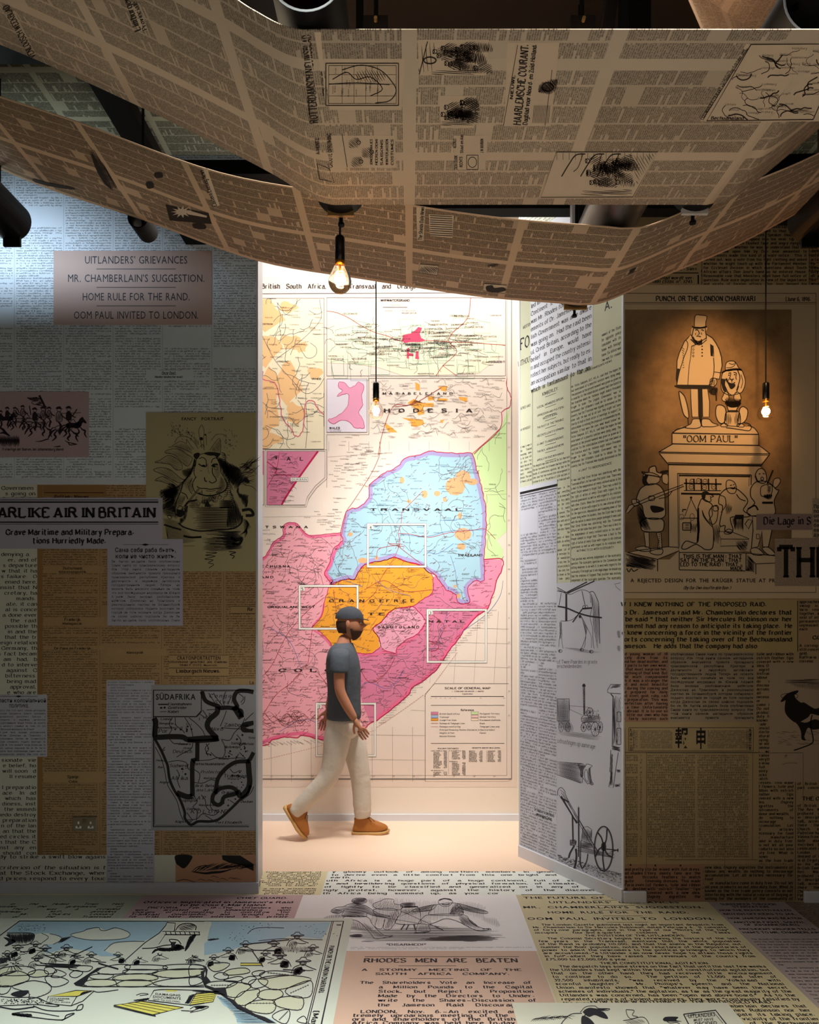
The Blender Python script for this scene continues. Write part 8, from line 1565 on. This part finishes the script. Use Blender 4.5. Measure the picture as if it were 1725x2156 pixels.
def person():
    DP = 5.12
    def P(px, py, dy=0.0):
        d = DP+dy; return Vector(((px-CX)/F*DP, d, CH+(HY-py)/F*DP))
    t = thing('person', (P(715, 1760).x, DP, 0), 'person in a charcoal T-shirt, beige trousers, grey cap and tan shoes walking past the map', 'person')
    skin = mat('skin', 'b5795a', .55, var=.05, scale=60); shirt = mat('charcoal_cotton', '4a4f55', .9, var=.10, scale=18, bump=.7)
    trou = mat('beige_cotton','cdbfae',.85,var=.06,scale=13,bump=.9); hair = mat('dark_grey_cap','3a3c42',.9,var=.12,scale=90,bump=.3); beard = mat('dark_beard','4a3226',.9,var=.2,scale=200,bump=.4)
    tan = mat('tan_leather', 'a8672c', .45, var=.08, scale=30); sole = mat('crepe_sole', 'c79a5e', .7, var=.05)
    # body: one continuous skinned surface (torso, neck, arms, legs under the clothes)
    V = []; E = []; R = []
    def add(p, r, to=None):
        V.append(tuple(p)); R.append(r)
        if to is not None: E.append((to, len(V)-1))
        return len(V)-1
    pel = add(P(726, 1516), (.08, .12)); waist = add(P(725, 1475), (.085, .12), pel); chest = add(P(723, 1415), (.10, .145), waist)
    sh = add(P(722, 1382), (.065, .11), chest); nk = add(P(725, 1352), .058, sh); nk2 = add(P(729, 1335), .056, nk)
    # near arm (swung forward) and far arm (swung back)
    a = add(P(721,1380,-.155),.036,sh); a = add(P(720,1404,-.20),.044,a); el = add(P(721,1448,-.215),.041,a); a = add(P(737,1480,-.21),.038,el); wr = add(P(753,1508,-.20),.027,a)
    b = add(P(722,1380,.155),.036,sh); b = add(P(712,1410,.2),.045,b); b = add(P(700,1445,.21),.041,b); b = add(P(690,1480,.2),.034,b); wl = add(P(684,1503,.19),.026,b)
    fl = add(P(732, 1540, .08), .08, pel); fk = add(P(753, 1622, .08), .055, fl); fa = add(P(762, 1722, .08), .042, fk)
    rl = add(P(716, 1540, -.08), .08, pel); rk = add(P(700, 1622, -.08), .055, rl); ra = add(P(628, 1712, -.07), .042, rk)
    skin_obj('body', V, E, R, skin, t, 2, pel)
    # hands
    def hand(w, d, side, nm='hand'):
        V = []; E = []; R = []
        d = Vector(d).normalized(); up = Vector((d.z, 0, -d.x)); yy = Vector((0, 1, 0))*side
        def q(along, across, fwd=0): return w+d*along+yy*across+up*fwd
        V.append(q(-.02,0)); R.append((.024,.02)); V.append(q(.035,0)); R.append((.027,.018)); V.append(q(.075,0)); R.append((.03,.014)); E += [(0,1),(1,2)]
        for i, (ac, L) in enumerate(((-.0, .0),)): pass
        for fw, L in ((.03, .068), (.011, .076), (-.009, .07), (-.027, .054)):
            k = len(V); base = 2
            for j, (al, rr) in enumerate(((.085, .0095), (.085+L*.45, .0088), (.085+L*.8, .0078), (.085+L, .006))):
                V.append(q(al, .004+.028*(j/3)**2, fw)); R.append(rr); E.append((base if j == 0 else len(V)-2, len(V)-1))
        for j, (al, fw, rr) in enumerate(((.03, .03, .011), (.055, .05, .010), (.085, .06, .008))):
            V.append(q(al, .006+.012*j, fw)); R.append(rr); E.append((1 if j == 0 else len(V)-2, len(V)-1))
        skin_obj(nm, V, E, R, skin, t, 1, 0)
    hand(P(753, 1508, -.20), (.62, .0, -1.0), 1); hand(P(684, 1503, .19), (-.25, 0, -1), -1)
    # head in profile, facing right
    hc = P(737, 1313); H = bpy.data.meshes.new('head')
    import bmesh
    bm = bmesh.new(); bmesh.ops.create_uvsphere(bm, u_segments=36, v_segments=28, radius=1)
    for v in bm.verts:
        x, y, z = v.co; r = 1.0
        X = x*.098; Y = y*.076; Zz = z*.118
        if z < 0: X *= 1-.22*(-z); Y *= 1-.30*z*z; X += .020*(-z)          # jaw runs forward
        if x > .5:
            g = math.exp(-(y/.16)**2)
            X += .030*g*math.exp(-((z+.12)/.13)**2)                     # nose
            X += .010*g*math.exp(-((z-.28)/.12)**2)                     # brow
            X += .012*math.exp(-(y/.28)**2)*math.exp(-((z+.42)/.07)**2)+.009*math.exp(-(y/.26)**2)*math.exp(-((z+.55)/.06)**2)  # lips
            X += .016*math.exp(-(y/.3)**2)*math.exp(-((z+.84)/.12)**2)      # chin
            X -= .012*math.exp(-((abs(y)-.38)/.14)**2)*math.exp(-((z-.08)/.12)**2)   # eye sockets
        v.co = (X, Y, Zz)
    bm.to_mesh(H); bm.free(); H.polygons.foreach_set('use_smooth', [True]*len(H.polygons)); H.materials.append(skin)
    ho = bpy.data.objects.new('head', H); link(ho, t); ho.location = hc-org(t)
    def part(nm, m, fn, seg=(28, 20), par=ho):
        bm = bmesh.new(); bmesh.ops.create_uvsphere(bm, u_segments=seg[0], v_segments=seg[1], radius=1); fn(bm)
        me = bpy.data.meshes.new(nm); bm.to_mesh(me); bm.free(); me.polygons.foreach_set('use_smooth', [True]*len(me.polygons)); me.materials.append(m)
        o = bpy.data.objects.new(nm, me); link(o, par); return o
    def capf(bm):
        kill = [v for v in bm.verts if v.co.z < -.05]; bmesh.ops.delete(bm, geom=kill, context='VERTS')
        for v in bm.verts:
            x, y, z = v.co; v.co = (x*.106-.004, y*.085, .036+z*.092)
    part('cap', hair, capf)
    MB_ = MB(); c0 = hc
    pts = [(hc.x+.085+.062*math.cos(a)*.9, hc.y+.062*math.sin(a), hc.z+.034-.012*math.cos(a)) for a in np.linspace(-math.pi/2, math.pi/2, 13)]
    MB_.prism([(hc.x+.06, hc.y-.07, hc.z+.04)]+pts+[(hc.x+.06, hc.y+.07, hc.z+.04)], (0, 0, .006)).build('cap_brim', hair, ho)
    def beardf(bm):
        kill = [v for v in bm.verts if v.co.z > -.36+.3*max(0, .5-v.co.x) or v.co.x < -.1]; bmesh.ops.delete(bm, geom=kill, context='VERTS')
        for v in bm.verts:
            x, y, z = v.co; X = x*.104; Y = y*.081; Z = z*.126
            X *= 1-.2*(-z); X += .022*(-z); v.co = (X, Y, Z)
    part('beard', beard, beardf)
    def nape(bm):
        kill = [v for v in bm.verts if v.co.x > -.05 or v.co.z > .3 or v.co.z < -.6]; bmesh.ops.delete(bm, geom=kill, context='VERTS')
        for v in bm.verts:
            x, y, z = v.co; v.co = (x*.104, y*.079, z*.12)
    part('hair', beard, nape)
    for s in (-1, 1):
        o = part('ear',skin,lambda bm: [setattr(v,'co',Vector((v.co.x*.016,v.co.y*.008,v.co.z*.03))) for v in bm.verts],(14,10)); o.location = (-.008,s*.077,-.002)
        o = part('eye',mat('eye_white','d8d4cc',.2,var=0),lambda bm: [setattr(v,'co',v.co*.0115) for v in bm.verts],(14,10)); o.location = (.079,s*.029,.010)
        MB().tube(hc+Vector((.072,s*.05,.012)),hc+Vector((-.01,s*.08,.012)),.0022,n=6).tube(hc+Vector((.098,s*.008,.012)),hc+Vector((.098,s*.05,.012)),.0022,n=6).tube(hc+Vector((.098,s*.05,.012)),hc+Vector((.07,s*.055,.012)),.0022,n=6).build('glasses',M_blk,ho)
    # T-shirt: torso and sleeves
    V = []; E = []; R = []
    a0 = add_ = None
    def A(p, r, to=None):
        V.append(tuple(p)); R.append(r)
        if to is not None: E.append((to, len(V)-1))
        return len(V)-1
    loft('tshirt',[(P(724,1516),.128,.168),(P(724,1508),.133,.172),(P(725,1480),.122,.163),(P(725,1450),.122,.165),(P(724,1420),.130,.178),(P(722,1395),.128,.190),(P(721,1376),.112,.192),(P(721,1363),.092,.155),(P(724,1356),.070,.088),(P(726,1352),.061,.066)],shirt,t,28)
    for s in (-1, 1):
        bx = (721, 1370) if s < 0 else (722, 1370); e = (720, 1412) if s < 0 else (710, 1412)
        ax = P(*e)-P(*bx); dy = s
        o = loft('sleeve',[(P(bx[0],bx[1]-7,.11*s),.045,.05,ax),(P(bx[0],bx[1]-1,.150*s),.068,.064,ax),(P(bx[0],bx[1]+8,.172*s),.072,.066,ax),(P((bx[0]+e[0])/2,(bx[1]+e[1])/2,.19*s),.071,.062,ax),(P(e[0],e[1]-3,.203*s),.072,.060,ax),(P(e[0],e[1],.203*s),.068,.056,ax)],shirt,t,18)
    # trousers: seat and two legs as one tailored surface each
    loft('waistband', [(P(723, 1500), .118, .158), (P(723, 1520), .128, .165), (P(722, 1540), .128, .165), (P(721, 1556), .10, .13)], trou, t, 24)
    def leg(pts, nm='trouser_leg'):
        r = []
        for i, (c, rx, ry) in enumerate(pts):
            a = (pts[min(i+1, len(pts)-1)][0]-pts[max(i-1, 0)][0]); r.append((c, rx, ry, a))
        return loft(nm, r, trou, t, 22)
    leg([(P(727,1518,.07),.108,.09),(P(736,1548,.08),.104,.09),(P(746,1582,.08),.093,.084),(P(754,1618,.08),.080,.076),(P(758,1645,.08),.075,.072),(P(760,1670,.08),.071,.07),(P(761,1690,.08),.068,.068),(P(761,1700,.08),.072,.070),(P(762,1707,.08),.063,.062),(P(762,1714,.08),.069,.067),(P(762,1721,.08),.060,.060),(P(763,1729,.08),.066,.064)])
    leg([(P(718,1518,-.07),.106,.09),(P(713,1548,-.08),.102,.09),(P(708,1585,-.08),.090,.084),(P(702,1614,-.08),.079,.076),(P(692,1636,-.08),.073,.071),(P(672,1656,-.08),.069,.067),(P(652,1675,-.08),.066,.065),(P(638,1690,-.08),.062,.062),(P(629,1699,-.075),.058,.058),(P(621,1707,-.075),.063,.061)])
    # shoes
    def shoe(ank, ang, dy):
        "heel-to-toe along +X, pitched by ang about the toe"
        par = thing_part = bpy.data.objects.new('shoe', None)
        c, s_ = math.cos(ang), math.sin(ang)
        def W(x, y, z): return Vector((ank[0]+(x-.20)*c+z*s_, DP+dy+y, ank[1]-(x-.20)*s_+z*c))
        out = [(-.075, .0), (-.07, .032), (-.02, .037), (.05, .036), (.11, .047), (.16, .044), (.195, .028), (.208, .0)]
        full = out+[(a, -b) for a, b in out[-2:0:-1]]; n = len(full)
        def stack(levels, nm, m, parent):
            V = []; Fc = []
            for sc, x0, z, toe in levels:
                for x, y in full:
                    xx = x0+(x-x0)*sc if toe is None else min(x0+(x-x0)*sc, toe)
                    V.append(tuple(W(xx, y*sc, z+max(0, (x-.13))*.16)))
            for j in range(len(levels)-1):
                for i in range(n): Fc.append((j*n+i, j*n+(i+1) % n, (j+1)*n+(i+1) % n, (j+1)*n+i))
            Fc.append(tuple(range(n))[::-1]); Fc.append(tuple(range((len(levels)-1)*n, len(levels)*n)))
            o = mesh_obj(nm, V, Fc, m, parent); o.data.polygons.foreach_set('use_smooth', [True]*len(o.data.polygons)); return o
        up = stack([(.97,.05,.018,None),(.98,.045,.035,None),(.93,.035,.055,.19),(.80,.0,.075,.13),(.70,-.02,.095,.075),(.66,-.03,.118,.055),(.6,-.03,.122,.05)],'shoe',tan,t)
        sb = up.modifiers.new('sub', 'SUBSURF'); sb.levels = 1; sb.render_levels = 1
        so = stack([(1.0, .05, .0, None), (1.03, .05, .010, None), (1.03, .05, .020, None)], 'sole', sole, up)
        lc = MB()
        for k in range(3):
            x = .045+k*.022; z = .108-k*.016; lc.path([W(x, -.022, z-.006), W(x+.004, 0, z+.006), W(x, .022, z-.006)], .0022, 6)
        lc.path([W(.045, 0, .115), W(.07, -.025, .125), W(.10, -.03, .10)], .002, 6).path([W(.045, 0, .115), W(.05, -.03, .13), W(.075, -.04, .098)], .002, 6)
        lc.build('laces', mat('dark_laces', '2a1c14', .8, var=0), up)
    shoe(((820-CX)/F*DP-.01, .0), 0, .08)
    shoe(((646-CX)/F*DP-.015, .012), 1.02, -.08)
    return t
person()
